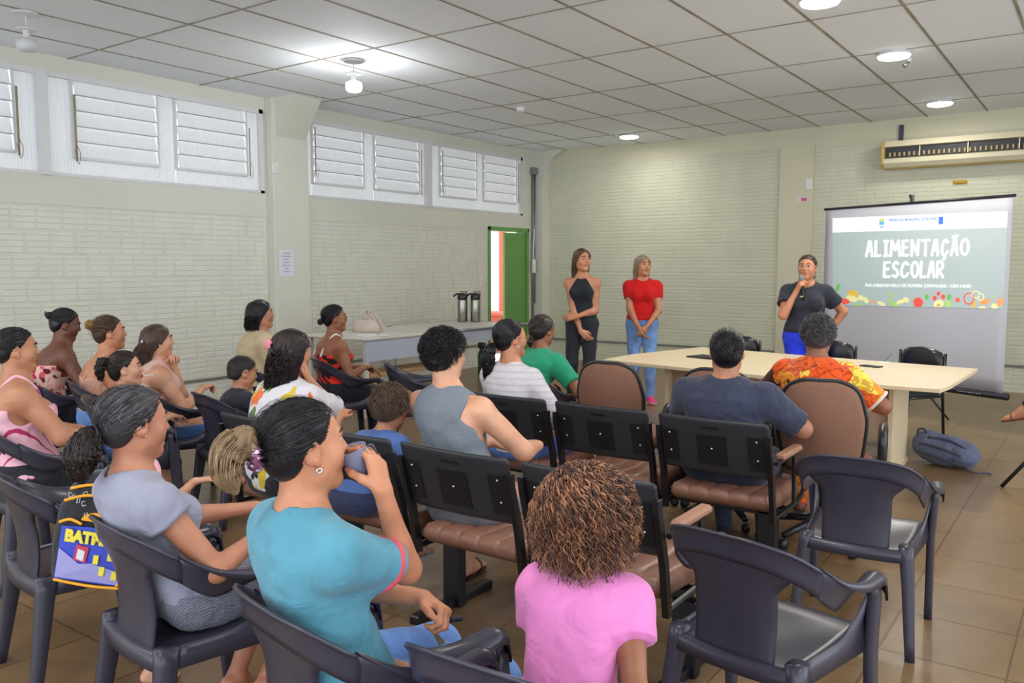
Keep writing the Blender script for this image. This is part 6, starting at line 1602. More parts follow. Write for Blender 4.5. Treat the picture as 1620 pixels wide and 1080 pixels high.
P_('R', 'small boy with tousled brown hair in blue t-shirt beside the man in the tank top', 617, 645, .87, D2R(8), dict(yaw=D2R(4), pitch=-.12, s=.68, hs=1.28, g=.92, bust=0, side=.07, lean=.10, slouch=.02, seat=.42,
    arms={'R': dict(w=(.16, .22, .58), pole=(.7, -.5, -.3), dir=(0, 1, 0), palm=(0, 0, -1), curl=.4), 'L': dict(w=(-.20, .14, .80), pole=(-.9, -.2, -.5), dir=(-.2, .8, .4), palm=(0, 0, -1), curl=.6)},
    legs={'L': dict(a=(-.08, .34, .17)), 'R': dict(a=(.08, .34, .17))}),
   [dict(kind='top', sleeve=.6, e=.010, neck=.052, hem=-.1, mat=cloth_mat('blue_tee', (84, 112, 172), .85), flare=.01, name='tshirt'), dict(kind='bottom', e=.012, len=.8, mat=cloth_mat('navy_shorts', (52, 60, 92), .85), name='shorts'), dict(kind='sandals', mat=mat('blue_white_sandal', (120, 150, 180), .6))],
   hair_short(hair_mat('light_brown_short', (70, 52, 42), (134, 108, 88), .5, 40), 1500, .024, .5, .004, .010, 8, r=.0013, curlr=.003), SK_TAN, .0055)
# ---- second row
STR = pattern(cloth_mat('white_stripe_knit', (214, 208, 214), .85), 'stripe', [(202, 194, 200), (216, 210, 216)], 9, dist=.3, width=.25)
def s_extra(B, t): glasses(B, t, M_GOLD, .0016); earring(B, t, 1, M_SILVER, .008)
P_('S', 'woman with long low ponytail and glasses in white striped long sleeved top', 808, 535, 1.085, D2R(-4), dict(yaw=D2R(-24), g=1.04, s=.96, bust=.045, side=-.07, lean=.03, slouch=.02, seat=.42,
    arms={'R': dict(w=(.20, .30, .66), pole=(.55, -.7, -.5), dir=(-.4, .8, -.3), palm=(0, 0, -1), curl=.4), 'L': dict(w=(-.10, .28, .66), pole=(-.6, -.6, -.4), dir=(.5, .8, -.2), palm=(0, 0, -1), curl=.4)}),
   [dict(kind='top', sleeve=1.92, e=.012, neck=.064, hem=-.12, mat=STR, flare=.006, name='blouse'), dict(kind='bottom', e=.012, top=.05, mat=cloth_mat('vivid_denim', (92, 132, 214), .8), name='jeans'), dict(kind='shoes', mat=BLK)],
   hair_tied(H_BLACK, (0, -.110, -.035), 1500, [(0, -.115, -.035), (.0, -.142, -.07), (-.01, -.145, -.15), (-.025, -.135, -.23), (-.04, -.13, -.275)], [.018, .034, .036, .030, .012], th=.007, wave=.008, r=.0013, pn=350, curl=1, seed=13), SK_WARM, .0056, s_extra)
P_('T', 'person with short dark hair in green t-shirt beyond the woman with the ponytail', 858, 522, 1.05, D2R(-6), dict(yaw=D2R(-6), pitch=-.08, g=1.1, s=.95, bust=.02, lean=.10, slouch=.05,
    arms={'R': dict(w=(.24, .34, .70), pole=(.6, -.6, -.5), dir=(.1, 1, -.2), palm=(-.2, 0, -1), curl=.4), 'L': dict(w=(-.10, .28, .66), pole=(-.6, -.6, -.4), dir=(.5, .8, -.2), palm=(0, 0, -1), curl=.4)}),
   [dict(kind='top', sleeve=.7, e=.013, neck=.062, hem=-.12, mat=cloth_mat('green_tee', (42, 156, 116), .85), flare=.012, name='tshirt'), dict(kind='bottom', e=.012, mat=BLKP, name='trousers'), dict(kind='shoes', mat=BLK)],
   hair_tied(H_DKBR, (0, -.100, -.055), 900, [(0, -.10, -.05), (.0, -.118, -.09), (.0, -.112, -.13)], [.020, .022, .008], th=.010, r=.0018, pn=100, seed=14), SK_BROWN, .006)
NAVY = cloth_mat('navy_tee', (58, 62, 82), .85, fold=.8)
P_('U', 'large woman in dark navy t-shirt with short bun seen from behind in the second row', 1150, 556, 1.075, D2R(6), dict(yaw=D2R(14), g=1.36, s=.955, hs=1.05, bust=.05, belly=.06, lean=-.06, slouch=.03, nk=.92, seat=.40, sw=1.02, armg=1.0,
    arms={'R': dict(w=(.26, .30, .68), pole=(.9, -.6, -.4), dir=(-.5, .8, 0), palm=(0, 0, -1), curl=.4), 'L': dict(w=(-.20, .36, .67), pole=(-.9, -.4, -.4), dir=(.5, .8, 0), palm=(0, 0, -1), curl=.4)}),
   [dict(kind='top', sleeve=.85, e=.013, neck=.078, nback=.03, hem=-.16, mat=NAVY, flare=.014, name='tshirt', h=.0055, amp=.0045), dict(kind='bottom', e=.013, mat=cloth_mat('navy_trouser', (46, 50, 70), .8), name='trousers'), dict(kind='shoes', mat=BLK)],
   hair_tied(H_BLACK, (0, -.100, .015), 1600, None, None, bun=(0.0, -.108, .012), bunr=.042, th=.010, r=.0014, loose=120, seed=15), SK_TAN, .0056)
FLW = pattern(cloth_mat('orange_flower_print', (240, 120, 40), .8), 'flower', [(238, 92, 30), (250, 130, 36), (246, 214, 84), (240, 104, 44), (242, 150, 44), (66, 36, 30), (248, 150, 40), (236, 110, 70)], 11, dist=.16, width=.4)
P_('V', 'person in orange and yellow floral shirt with short grey curly hair at the table', 1294, 531, 1.105, D2R(8), dict(yaw=D2R(4), g=1.20, s=.925, bust=.03, belly=.03, lean=.06, slouch=.03, seat=.44,
    arms={'R': dict(w=(.235, .26, .70), pole=(.9, -.5, -.4), dir=(-.3, .9, 0), palm=(0, 0, -1), curl=.4), 'L': dict(w=(-.18, .32, .70), pole=(-.9, -.4, -.4), dir=(.5, .8, 0), palm=(0, 0, -1), curl=.4)}),
   [dict(kind='top', sleeve=.85, e=.014, neck=.056, hem=-.16, mat=FLW, flare=.018, name='shirt', band=[(.80, .87, cloth_mat('white_trim', (226, 214, 200), .8))]), dict(kind='bottom', e=.014, mat=FLW, name='trousers'), dict(kind='sandals', mat=BLK)],
   hair_short(hair_mat('grey_curly_hair', (70, 66, 68), (146, 140, 140), .5, 40), 1500, .024, .7, .005, .013, 9, r=.0016, curlr=.006, zb=-.07), SK_BROWN, .006)
# ---- left group
PKS = pattern(cloth_mat('pink_stripe_cloth', (232, 172, 192), .85), 'stripe', [(176, 50, 96), (234, 180, 196)], 8, (1, 1, 1), (0, 1.3, 0), .15, .06)
P_('A', 'woman in pink striped strap top with dark tied hair at the far left edge', 27, 553, 1.105, D2R(-14), dict(yaw=D2R(-8), pitch=-.06, g=1.28, s=.90, bust=.05, belly=.03, lean=-.03, slouch=.05, armg=1.05,
    arms={'R': dict(w=(.20, .33, .66), pole=(.5, -.7, -.5), dir=(-.6, .7, 0), palm=(0, 0, -1), curl=.4), 'L': dict(w=(-.10, .30, .66), pole=(-.6, -.6, -.4), dir=(.5, .8, -.2), palm=(0, 0, -1), curl=.4)}),
   [dict(kind='top', sleeve=0, e=.010, cut=.72, neck=.05, hem=-.12, hole=.060, shcut=False, mat=PKS, name='strap_top'), dict(kind='straps', cut=.72, x=.085, r=.008, mat=PKS), dict(kind='bottom', e=.013, mat=BLKP, name='trousers'), dict(kind='sandals', mat=BLK)],
   hair_tied(H_BLACK, (0, -.108, .005), 1300, [(0, -.115, .0), (.0, -.15, .0), (-.01, -.15, -.07)], [.02, .032, .014], th=.006, r=.0013, pn=160, seed=16), SK_TAN, .0056, lambda B, t: earring(B, t, 1, M_SILVER, hoop=False))
B_PR = pattern(cloth_mat('red_blossom_print', (214, 110, 120), .85), 'spots', [(228, 190, 176), (190, 40, 66), (226, 84, 100), (110, 30, 50), (238, 150, 150)], 22, dist=.6, width=.50)
P_('B', 'dark skinned woman with clipped bun and red blossom print top, farthest left by the wall', 104, 513, 1.095, D2R(-16), dict(yaw=D2R(-8), pitch=-.30, g=1.12, s=.945, bust=.045, lean=.10, slouch=.05, hz=-.01,
    arms={'R': dict(w=(.12, .34, .78), pole=(.6, -.5, -.6), dir=(-.6, .6, .2), palm=(0, 0, -1), curl=.6), 'L': dict(w=(-.06, .34, .76), pole=(-.6, -.6, -.4), dir=(.5, .8, -.0), palm=(0, 0, -1), curl=.6)}),
   [dict(kind='top', sleeve=0, e=.010, cut=.70, neck=.05, hem=-.14, hole=.060, shcut=False, mat=B_PR, name='strap_top'), dict(kind='straps', cut=.70, x=.06, mat=B_PR), dict(kind='bottom', e=.013, mat=BLKP, name='trousers'), dict(kind='sandals', mat=BLK)],
   hair_tied(H_BLACK, (0, -.105, .03), 700, None, None, bun=(0, -.118, .035), bunr=.026, th=.007, r=.0017, seed=17, clip=lambda B, o: claw(B, o, (0, -.135, .04), mat('clip_grey', (96, 96, 100), .4), .022)), SK_DARK, .0065)
P_('C', 'woman with a golden brown top bun sitting behind the little girl', 174, 526, 1.065, D2R(-18), dict(yaw=D2R(-8), pitch=-.02, g=1.08, s=.945, lean=.05, slouch=.03),
   [dict(kind='top', sleeve=0, e=.010, cut=.66, neck=.05, hem=-.14, hole=.060, shcut=False, mat=cloth_mat('peach_cloth', (214, 160, 140), .85), name='strap_top'), dict(kind='straps', cut=.66, x=.07, r=.005, mat=cloth_mat('peach_strap', (214, 160, 140), .85)), dict(kind='bottom', e=.013, mat=DENIM2, name='jeans'), dict(kind='sandals', mat=BLK)],
   hair_tied(H_BR, (0, -.095, .045), 900, None, None, bun=(0, -.122, .055), bunr=.034, th=.008, m2=H_BUNBL, r=.0016, loose=60, seed=18), SK_WARM, .0062)
P_('D', 'little girl with pigtails and a lollipop stick in her mouth', 199, 583, .915, D2R(-30), dict(yaw=D2R(-4), pitch=.02, g=.95, s=.70, hs=1.26, lean=.03, bust=0),
   [dict(kind='top', sleeve=.5, e=.010, neck=.052, hem=-.1, mat=cloth_mat('dark_print_tee', (66, 52, 72), .85), name='tshirt'), dict(kind='bottom', e=.012, len=.8, mat=DENIM2, name='shorts'), dict(kind='sandals', mat=BLK)],
   hair_tied(H_DKBR, (0.02, -.085, .05), 900, [(.02, -.095, .05), (.03, -.135, .055), (.035, -.150, .0), (.03, -.145, -.06)], [.014, .030, .030, .014], th=.007, r=.0016, curl=1, wave=.008, pn=220, seed=19,
             clip=lambda B, o: (lambda g: g.build('hair_tie', mat('dark_tie', (40, 20, 30), .5), o, smooth=True))(MB().tube([Vector(B.Hc + B.R @ (np.array([.02 + .016 * math.cos(a), -.100, .052 + .016 * math.sin(a)]) * B.hs)) for a in [2 * math.pi * k / 12 for k in range(12)]], .006, 8, closed=True))), SK_FAIR, .0055)
P_('E', 'woman with long brown half-up hair in beige-pink sleeveless top and denim shorts', 250, 539, 1.03, D2R(-24), dict(yaw=D2R(-2), pitch=-.03, g=1.12, s=.90, lean=-.05, slouch=.06, bust=.045,
    arms={'R': dict(w=(.05, .22, .72), pole=(.6, -.4, -.7), dir=(-.7, .7, .1), palm=(0, 0, -1), curl=.6), 'L': dict(w=(.02, .05, .88), pole=(-.6, -.1, -.9), dir=(.6, .0, .6), palm=(0, 0, -1), curl=.8)},
    legs={'L': dict(a=(-.09, .42, .075)), 'R': dict(a=(.10, .52, .075))}),
   [dict(kind='top', sleeve=0, e=.012, neck=.056, hem=-.14, hole=.066, shw=.03, mat=cloth_mat('beige_pink_knit', (216, 178, 168), .85), name='sleeveless_top'), dict(kind='bottom', e=.014, len=.92, top=-.02, mat=DENIM2, name='denim_shorts'), dict(kind='sandals', mat=mat('tan_sandal', (150, 96, 60), .6))],
   hair_long(hair_mat('chestnut_hair', (62, 42, 36), (108, 82, 68), .4), 900, -.165, .004, .008, 20, r=.0018, spread=.6, tuck=True, clip=lambda B, o: (lambda g: g.build('hair_clip', M_PLATE, o))(MB().box(Vector(B.Hc + B.R @ (np.array([.035, -.108, .0]) * B.hs)), (.03, .01, .016), bev=.003))), SK_FAIR, .006, lambda B, t: earring(B, t, 1, M_SILVER, hoop=False))
P_('F', 'woman in beige t-shirt with wavy black shoulder-length hair by the left wall', 413, 497, 1.125, D2R(-22), dict(yaw=D2R(-18), g=1.22, s=.945, lean=.0, slouch=.04, bust=.05),
   [dict(kind='top', sleeve=.7, e=.014, neck=.060, hem=-.14, mat=cloth_mat('beige_tee', (204, 182, 146), .85), flare=.02, name='tshirt'), dict(kind='bottom', e=.014, mat=BLKP, name='trousers'), dict(kind='shoes', mat=BLK)],
   hair_long(H_BLACK, 800, -.125, .008, .013, 21, r=.0022, spread=1.05, wf=5), SK_RED, .0065)
P_('G', 'small boy with cropped dark hair seated in front of the floral blouse', 384, 589, .865, D2R(-12), dict(yaw=D2R(-6), pitch=-.25, g=.95, s=.66, hs=1.30, lean=.07, bust=0),
   [dict(kind='top', sleeve=.6, e=.010, neck=.050, hem=-.1, mat=cloth_mat('boy_dark_tee', (44, 46, 58), .85), name='tshirt'), dict(kind='bottom', e=.012, len=.8, mat=BLK, name='shorts'), dict(kind='sandals', mat=BLK)],
   hair_short(hair_mat('cropped_hair', (34, 28, 28), (78, 68, 66), .6, 60), 900, .008, .4, .001, .003, 10, r=.0012, amp=.0006), SK_TAN, .006)
FLB = pattern(cloth_mat('white_print_blouse', (214, 210, 216), .85), 'spots', [(216, 212, 218), (214, 186, 60), (92, 128, 78), (232, 112, 60), (222, 60, 86), (52, 66, 110), (216, 212, 218), (230, 150, 110)], 10, (1, 1, .6), (0, .6, 0), 1.3, .36)
def h_clip(B, o): claw(B, o, (-.02, -.122, .028), mat('pink_claw', (226, 140, 156), .35), .036)
P_('H', 'woman with long wavy black hair and pink claw clip in white flowered blouse', 463, 556, 1.08, D2R(-4), dict(yaw=D2R(-10), pitch=-.12, g=1.06, s=.93, lean=.06, slouch=.05, bust=.04, seat=.40,
    arms={'R': dict(w=(.075, .14, .93), pole=(.5, .1, -1), dir=(-.35, -.1, .8), palm=(-.5, -.8, 0), curl=.6), 'L': dict(w=(-.10, .28, .66), pole=(-.6, -.6, -.4), dir=(.5, .8, -.2), palm=(0, 0, -1), curl=.4)}),
   [dict(kind='top', sleeve=.8, e=.014, neck=.062, hem=-.14, mat=FLB, flare=.022, name='blouse'), dict(kind='bottom', e=.013, mat=BLKP, name='trousers'), dict(kind='shoes', mat=BLK)],
   hair_long(hair_mat('black_brown_waves', (26, 19, 20), (74, 50, 50), .38), 1300, -.225, .012, .012, 22, r=.0019, spread=.8, wf=6, curl=1.0, clip=h_clip), SK_TAN, .0056)
ZEB = pattern(cloth_mat('red_black_zebra', (230, 60, 40), .85), 'zebra', [(26, 20, 24), (228, 52, 38)], 5.0, (1, .6, 1.6), (0, .5, .3), 7, .42)
def i_extra(B, t): glasses(B, t, M_GOLD, .0022)
P_('I', 'woman in red and black zebra strap top with glasses and low bun', 530, 503, 1.085, D2R(-22), dict(yaw=D2R(-14), pitch=-.03, g=1.12, s=.92, lean=-.02, slouch=.04, bust=.045,
    arms={'R': dict(w=(.08, .22, .68), pole=(.5, -.4, -.8), dir=(-.6, .7, 0), palm=(0, 0, -1), curl=.4), 'L': dict(w=(-.10, .30, .66), pole=(-.6, -.6, -.4), dir=(.5, .8, -.2), palm=(0, 0, -1), curl=.4)}),
   [dict(kind='top', sleeve=0, e=.010, cut=.66, neck=.05, hem=-.14, hole=.060, shcut=False, mat=ZEB, name='strap_top'), dict(kind='straps', cut=.66, x=.078, r=.007, mat=M_PLATE), dict(kind='bottom', e=.013, mat=BLKP, name='trousers'), dict(kind='sandals', mat=BLK)],
   hair_tied(H_BLACK, (0, -.105, -.025), 700, None, None, bun=(0, -.125, -.035), bunr=.026, th=.006, r=.0017, loose=60, seed=23), SK_BROWN, .0062, i_extra)
# ================================================================ PLASTIC CHAIRS
PROTO = make_plastic_chair('empty black plastic armchair at the right foreground, nearest the frame edge')
for _c in PROTO.children: _c.data.transform(Matrix.Diagonal((.90, .94, 1, 1)))
def pchair(x, y, rz, label, first=[True]):
    if first[0]:
        first[0] = False; PROTO.location = (x, y, 0); PROTO.rotation_euler = (0, 0, rz); PROTO['label'] = label; PROTO['group'] = 'black plastic armchairs'; return PROTO
    return dup(PROTO, (x, y, 0), rz, label, 'black plastic armchairs')
pchair(-.78, 3.60, .06, 'empty black plastic armchair on the right, nearer the table than the other empty one')
pchair(-.79, 2.42, -.16, 'empty black plastic armchair at the right foreground, cut off by the bottom edge')
def under(key, label, dy=.09, dr=0.0, dx=0.0):
    if key not in WHERE: return
    loc, rz = WHERE[key]; rz2 = rz + dr
    return pchair(loc[0] - math.sin(rz2) * dy + math.cos(rz2) * dx, loc[1] + math.cos(rz2) * dy + math.sin(rz2) * dx, rz2, label)
under('K', 'black plastic armchair under the older woman in grey', .035)
under('N', 'black plastic armchair under the woman in teal', .055)
pchair(-.94, 1.43, D2R(2), 'black plastic armchair under the girl in pink, cut by the bottom edge')
under('A', 'black plastic armchair under the woman in pink stripes')
under('B', 'black plastic armchair under the woman in the red blossom top')
under('C', 'black plastic armchair under the woman with the golden bun')
under('D', 'black plastic armchair under the little girl with the lollipop')
under('E', 'black plastic armchair under the woman in denim shorts')
under('F', 'black plastic armchair under the woman in beige')
under('G', 'black plastic armchair under the boy with cropped hair')
under('I', 'black plastic armchair under the woman in the zebra top')
under('T', 'black plastic armchair under the person in green')
p = onz(622, 575, .76); pchair(p.x + .05, p.y + .22, D2R(-42), 'empty black plastic armchair between the zebra top and the curly haired man')
pchair(-3.10, 1.55, D2R(-10), 'black plastic armchair holding the colourful backpack at the left edge')
p = onz(-22, 745, .43); pchair(p.x, p.y, D2R(-16), 'black plastic armchair cut by the left edge, behind the woman in pink stripes')
# ================================================================ THINGS ON TABLES, SEATS, FLOOR AND IN HANDS
def hand_pt(B, t, nm, x, y, z):
    """world point in the hand frame of a person"""
    a = B.c['arms'][nm]; W = B.W[nm]; d = unit(a['dir']); n = np.array(a.get('palm', (0, 0, -1)), float); n = unit(n - d * (n @ d)); th = np.cross(d, n) * (1 if nm == 'R' else -1)
    bpy.context.view_layer.update()
    M = t.matrix_world; return M @ Vector(W + (th * x + d * y + n * z) * B.s), (M.to_3x3() @ Vector(th), M.to_3x3() @ Vector(d), M.to_3x3() @ Vector(n))
def frame(z, x=None):
    z = Vector(z).normalized(); x = Vector(x) if x is not None else Vector((1, 0, 0)); x = (x - z * x.dot(z)).normalized(); y = z.cross(x); return Matrix((x, y, z)).transposed()
# cup in the hand of the woman in teal
if 'teal' in PB:
    B, t = PB['teal']; bpy.context.view_layer.update()
    mouth = t.matrix_world @ Vector(B.Hc + B.R @ (np.array([0.004, .125, -.050]) * B.hs)); fwd = t.matrix_world.to_3x3() @ Vector(B.R @ np.array([0, 1, 0.0]))
    ax = (Vector((0, 0, 1)) - fwd * .35).normalized(); R_ = frame(ax, fwd)
    c = thing('coffee_cup', 'small grey plastic cup held to the mouth by the woman in teal', 'cup', mouth)
    g = MB(); g.lathe([(.001, -.035), (.021, -.035), (.023, -.03), (.034, .026), (.0355, .028), (.0345, .0285), (.022, -.026), (.001, -.027)], (0, 0, 0), 24, R_); g.build('cup_body', mat('grey_blue_plastic', (132, 138, 166), .3), c, smooth=True)
    g = MB(); g.tube([R_ @ Vector(p) for p in catmull([(.032, 0, .015), (.050, 0, .012), (.050, 0, -.014), (.028, 0, -.018)], 5)], .0035, 8); g.build('cup_handle', mat('dark_handle', (60, 60, 76), .35), c, smooth=True)
    p, (hx_, hy_, hz_) = hand_pt(B, t, 'L', .0, .06, .05)
    k = thing('key_bunch', 'keys on a silver ring in the left hand of the woman in teal', 'keys', p)
    rx = Vector((.62, .78, 0)); dn = (Vector((0, 0, -1)) + rx * .6).normalized()
    g = MB(); R2 = frame(rx.cross(dn), dn)
    g.tube([dn * .075 + R2 @ Vector((.016 * math.cos(a), .016 * math.sin(a), 0)) for a in [2 * math.pi * q / 18 for q in range(18)]], .002, 6, closed=True); g.build('key_ring', M_SILVER, k, smooth=True)
    g = MB(); g.loft([[dn * u + R2 @ Vector((0, w_ * a, b * .004)) for a, b in ((-1, -1), (1, -1), (1, 1), (-1, 1))] for u, w_ in ((.0, .004), (.03, .005), (.06, .008))]); g.build('key', mat('brass_key', (196, 178, 140), .3, metal=.8), k)
    g = MB(); g.box(rx * .055 + Vector((0, 0, .008)), (.055, .022, .012), frame((0, 0, 1), rx), .004); g.build('car_remote', mat('black_remote', (24, 24, 28), .25), k)
# microphone of the presenter
if 'pres' in PB:
    B, t = PB['pres']; p, (hx_, hy_, hz_) = hand_pt(B, t, 'R', .012, .060, .034)
    m = thing('microphone', 'black handheld microphone with silver head held by the presenter', 'microphone', p)
    ax = (Vector((0, 0, 1)) * .95 + (Vector((0, 0, 0)) - hx_) * 0 + Vector((-.10, -.0, 0))).normalized(); R_ = frame(ax)
    g = MB(); g.lathe([(.001, -.13), (.011, -.128), (.012, -.09), (.015, .03), (.018, .045)], (0, 0, 0), 16, R_); g.build('handle', mat('mic_black', (26, 26, 30), .35), m, smooth=True)
    g = MB(); g.lathe([(.018, .045), (.026, .055), (.027, .075), (.02, .095), (.001, .102)], (0, 0, 0), 16, R_); g.build('grille', mat('mic_grille', (150, 152, 158), .35, metal=.7, bump=.6, bscale=900), m, smooth=True)
    g = MB(); g.lathe([(.0155, .0), (.0168, .001), (.0168, .010), (.0155, .011)], (0, 0, -.10), 16, R_); g.build('ring', mat('mic_ring', (200, 190, 120), .3), m, smooth=True)
# lollipop
if 'D' in WHERE:
    loc, rz = WHERE['D']; p = onz(199, 583, .915)
    d = Vector((-math.sin(rz + D2R(-4)), math.cos(rz + D2R(-4)), 0)); q = Vector((p.x, p.y, .915)) + d * .092 + Vector((0, 0, -.046))
    l = thing('lollipop', 'white lollipop stick in the mouth of the little girl', 'lollipop', q)
    g = MB(); g.tube([(0, 0, 0), d * .055 + Vector((0, 0, .004))], .0035, 8); g.build('stick', M_PLATE, l)
    g = MB(); g.lathe([(.001, -.011), (.009, -.006), (.011, 0), (.009, .006), (.001, .011)], -d * .012, 10); g.build('candy', mat('red_candy', (180, 40, 50), .2), l, smooth=True)
# ---- tables
p = onz(1096, 564, TZ); t = thing('tablet_folder', 'flat black folder lying on the long table left of the navy woman head', 'folder', (p.x + .14, p.y, TZ), D2R(-14))
g = MB(); g.box((0, 0, .006), (.30, .22, .010), bev=.003); g.build('cover', mat('black_cover', (28, 30, 38), .4), t)
g = MB(); g.box((0.005, 0, .0125), (.26, .18, .003)); g.build('page_block', mat('dark_pages', (40, 42, 48), .5), t)
p = onz(1378, 580, TZ); t = thing('mobile_phone', 'dark phone lying near the right end of the long table', 'phone', (p.x, p.y, TZ), D2R(70))
g = MB(); g.box((0, 0, .005), (.075, .155, .009), bev=.003); g.build('body', mat('phone_black', (30, 36, 34), .2), t)
g = MB(); g.box((0, 0, .0100), (.066, .140, .001)); g.build('screen', mat('phone_glass', (28, 48, 40), .08), t)
p = onz(1390, 574, TZ); t = thing('green_pen_stand', 'small clear stand with a green strip beside the phone on the table', 'stand', (p.x + .03, p.y + .05, TZ))
g = MB(); g.box((0, 0, .004), (.08, .05, .008), bev=.002); g.build('base', M_PLATE, t)
g = MB(); g.tube([(0, 0, .008), (.05, .03, .075)], .004, 8); g.build('pen', mat('green_pen', (70, 130, 60), .4), t)
# flasks
for i, (px_, lb) in enumerate([(731, 'left of the two steel pump flasks beside the green door'), (743.5, 'right of the two steel pump flasks beside the green door')]):
    p = onz(px_, 507.5, .80); p = Vector((-6.66 + .14 * i, 8.24 + .09 * i, .80))
    t = thing('pump_flask', lb, 'thermos flask', p, 0, 'pump flasks')
    g = MB(); g.lathe([(.062, 0), (.064, .01), (.064, .27), (.060, .285)], n=24); g.build('steel_body', mat('brushed_steel', (150, 148, 140), .22, metal=1.0), t, smooth=True)
    g = MB(); g.lathe([(.062, .283), (.064, .30), (.06, .335), (.045, .36), (.001, .365)], n=24); g.build('lid', mat('flask_black', (22, 24, 28), .25), t, smooth=True)
    g = MB(); g.tube(catmull([(0, 0, .345), (-.05, -.03, .352), (-.085, -.05, .335), (-.095, -.056, .315)], 4), .012, 8); g.build('spout', bpy.data.materials['flask_black'], t, smooth=True)
    g = MB(); g.tube([(-.055, .02, .33), (-.05, .03, .375), (.05, .03, .375), (.055, .02, .33)], .006, 6); g.build('handle', bpy.data.materials['flask_black'], t, smooth=True)
# handbag
p = Vector((-6.44, 6.35, .80)); t = thing('handbag', 'beige handbag with gathered top on the white table', 'bag', p, D2R(20))
g = MB(); g.loft([[Vector((math.copysign(abs(math.cos(a)) ** .6, math.cos(a)) * w_, math.copysign(abs(math.sin(a)) ** .6, math.sin(a)) * d_, z)) for a in [2 * math.pi * q / 20 for q in range(20)]] for z, w_, d_ in ((.0, .15, .075), (.01, .165, .085), (.07, .16, .075), (.12, .12, .05), (.14, .09, .03))]); g.build('bag_body', cloth_mat('beige_leather', (196, 180, 168), .6), t, smooth=True)
for k in range(3):
    g = MB(); g.tube(catmull([(-.07 + .05 * k, -.03, .12), (-.05 + .05 * k, -.05, .20 + .02 * k), (.0 + .04 * k, -.02, .22), (.05 + .05 * k, -.03, .13), (.10 + .06 * k, -.05, .04)], 5), .010, 8); g.build('strap', bpy.data.materials['beige_leather'], t, smooth=True)
t = thing('paper_sheets', 'white papers with a blue mark lying on the white table', 'papers', (-6.1, 6.02, .80), D2R(-15))
for k in range(3):
    g = MB(); g.box((.03 * k, .04 * k, .001 + .002 * k), (.30, .21, .0015), Matrix.Rotation(.25 * k, 3, 'Z')); g.build('sheet', M_PLATE, t)
g = MB(); g.box((.05, .09, .0068), (.07, .03, .001)); g.build('blue_stamp', mat('blue_mark', (70, 100, 190), .6), t)
# green bottle on the floor by the door
p = onz(766, 612, 0); p = Vector((-6.9, 8.95, 0)); t = thing('green_bottle', 'dark green bottle with black cap on the floor left of the door', 'bottle', p)
g = MB(); g.lathe([(.05, 0), (.055, .01), (.055, .30), (.03, .38), (.024, .40)], n=18); g.build('glass_body', mat('dark_green_glass', (40, 74, 46), .15), t, smooth=True)
g = MB(); g.lathe([(.05, .39), (.055, .40), (.055, .46), (.045, .47)], n=18); g.build('cap', mat('black_cap', (24, 24, 26), .4), t, smooth=True)
# ---- grey backpack on the floor
M_GBAG = cloth_mat('grey_blue_nylon', (92, 100, 126), .7, fold=.9); M_GBAG2 = cloth_mat('dark_grey_strap', (62, 66, 82), .7)
pa, pb = onz(1440, 735, 0), onz(1535, 742, 0); t = thing('grey_backpack', 'slumped grey-blue backpack lying on the floor beside the table leg', 'backpack', ((pa.x + pb.x) / 2 + .02, (pa.y + pb.y) / 2 + .08, 0), D2R(-4))
V, Q = sdf_mesh([ell((0, 0, .115), (.22, .14, .115), None, .03), ell((-.13, 0, .17), (.09, .11, .08), None, .05), ell((.14, -.02, .09), (.10, .12, .085), None, .04)], .007, lambda P, D: np.maximum(D + .006 * wob(P, 28, 3) + .003 * wob(P, 70, 5), .002 - P[..., 2])); np_mesh('bag_body', V, Q, M_GBAG, t)
for pts in ([(-.16, -.12, .17), (-.03, -.150, .16), (.10, -.145, .125), (.18, -.11, .08)], [(-.10, -.10, .22), (.03, -.10, .215), (.14, -.10, .17), (.2, -.06, .11)], [(-.19, -.10, .10), (-.05, -.148, .09), (.08, -.15, .06), (.17, -.13, .04)]):
    g = MB(); g.tube(catmull(pts, 5), .006, 6, flat=1.6); g.build('zip_seam', M_GBAG2, t, smooth=True)
g = MB(); g.tube(catmull([(.17, -.13, .03), (.22, -.16, .012), (.27, -.15, .012), (.31, -.12, .012), (.33, -.13, .010)], 5), .010, 6, flat=.5); g.build('shoulder_strap', M_GBAG2, t, smooth=True)
g = MB(); g.tube(catmull([(-.12, -.05, .24), (-.14, -.06, .27), (-.18, -.05, .26), (-.19, -.04, .22)], 5), .008, 6); g.build('top_handle', M_GBAG2, t, smooth=True)
# ---- colourful backpack on the plastic chair
M_BB = cloth_mat('black_backpack_cloth', (40, 42, 48), .7); M_YEL = mat('yellow_piping', (240, 164, 26), .5); M_WH = mat('white_print', (214, 214, 220), .6); M_BLU = mat('blue_panel', (44, 66, 190), .5); M_YT = mat('yellow_print', (232, 216, 60), .5); M_LIL = mat('lilac_panel', (150, 148, 204), .5)
bp_ = onz(160, 925, .44); bx, by = bp_.x, bp_.y
t = thing('school_backpack', 'black, yellow and blue patterned school backpack on the chair at the left edge', 'backpack', (bx, by, .455), D2R(38)); t.rotation_euler = (-.08, .16, D2R(38))
g = MB(); g.loft([[Vector((math.copysign(abs(math.cos(a)) ** .5, math.cos(a)) * w_, math.copysign(abs(math.sin(a)) ** .5, math.sin(a)) * d_ + .015 * z, z)) for a in [2 * math.pi * q / 24 for q in range(24)]] for z, w_, d_ in ((.0, .13, .06), (.015, .15, .075), (.12, .16, .085), (.24, .155, .085), (.31, .13, .075), (.355, .09, .055), (.37, .04, .03))]); g.build('bag_body', M_BB, t, smooth=True)
F = lambda u, z, off=0: Vector((u, -.092 - off + .010 * (abs(u) / .12) ** 2 + (.0 if z < .25 else (z - .25) * .22), z))
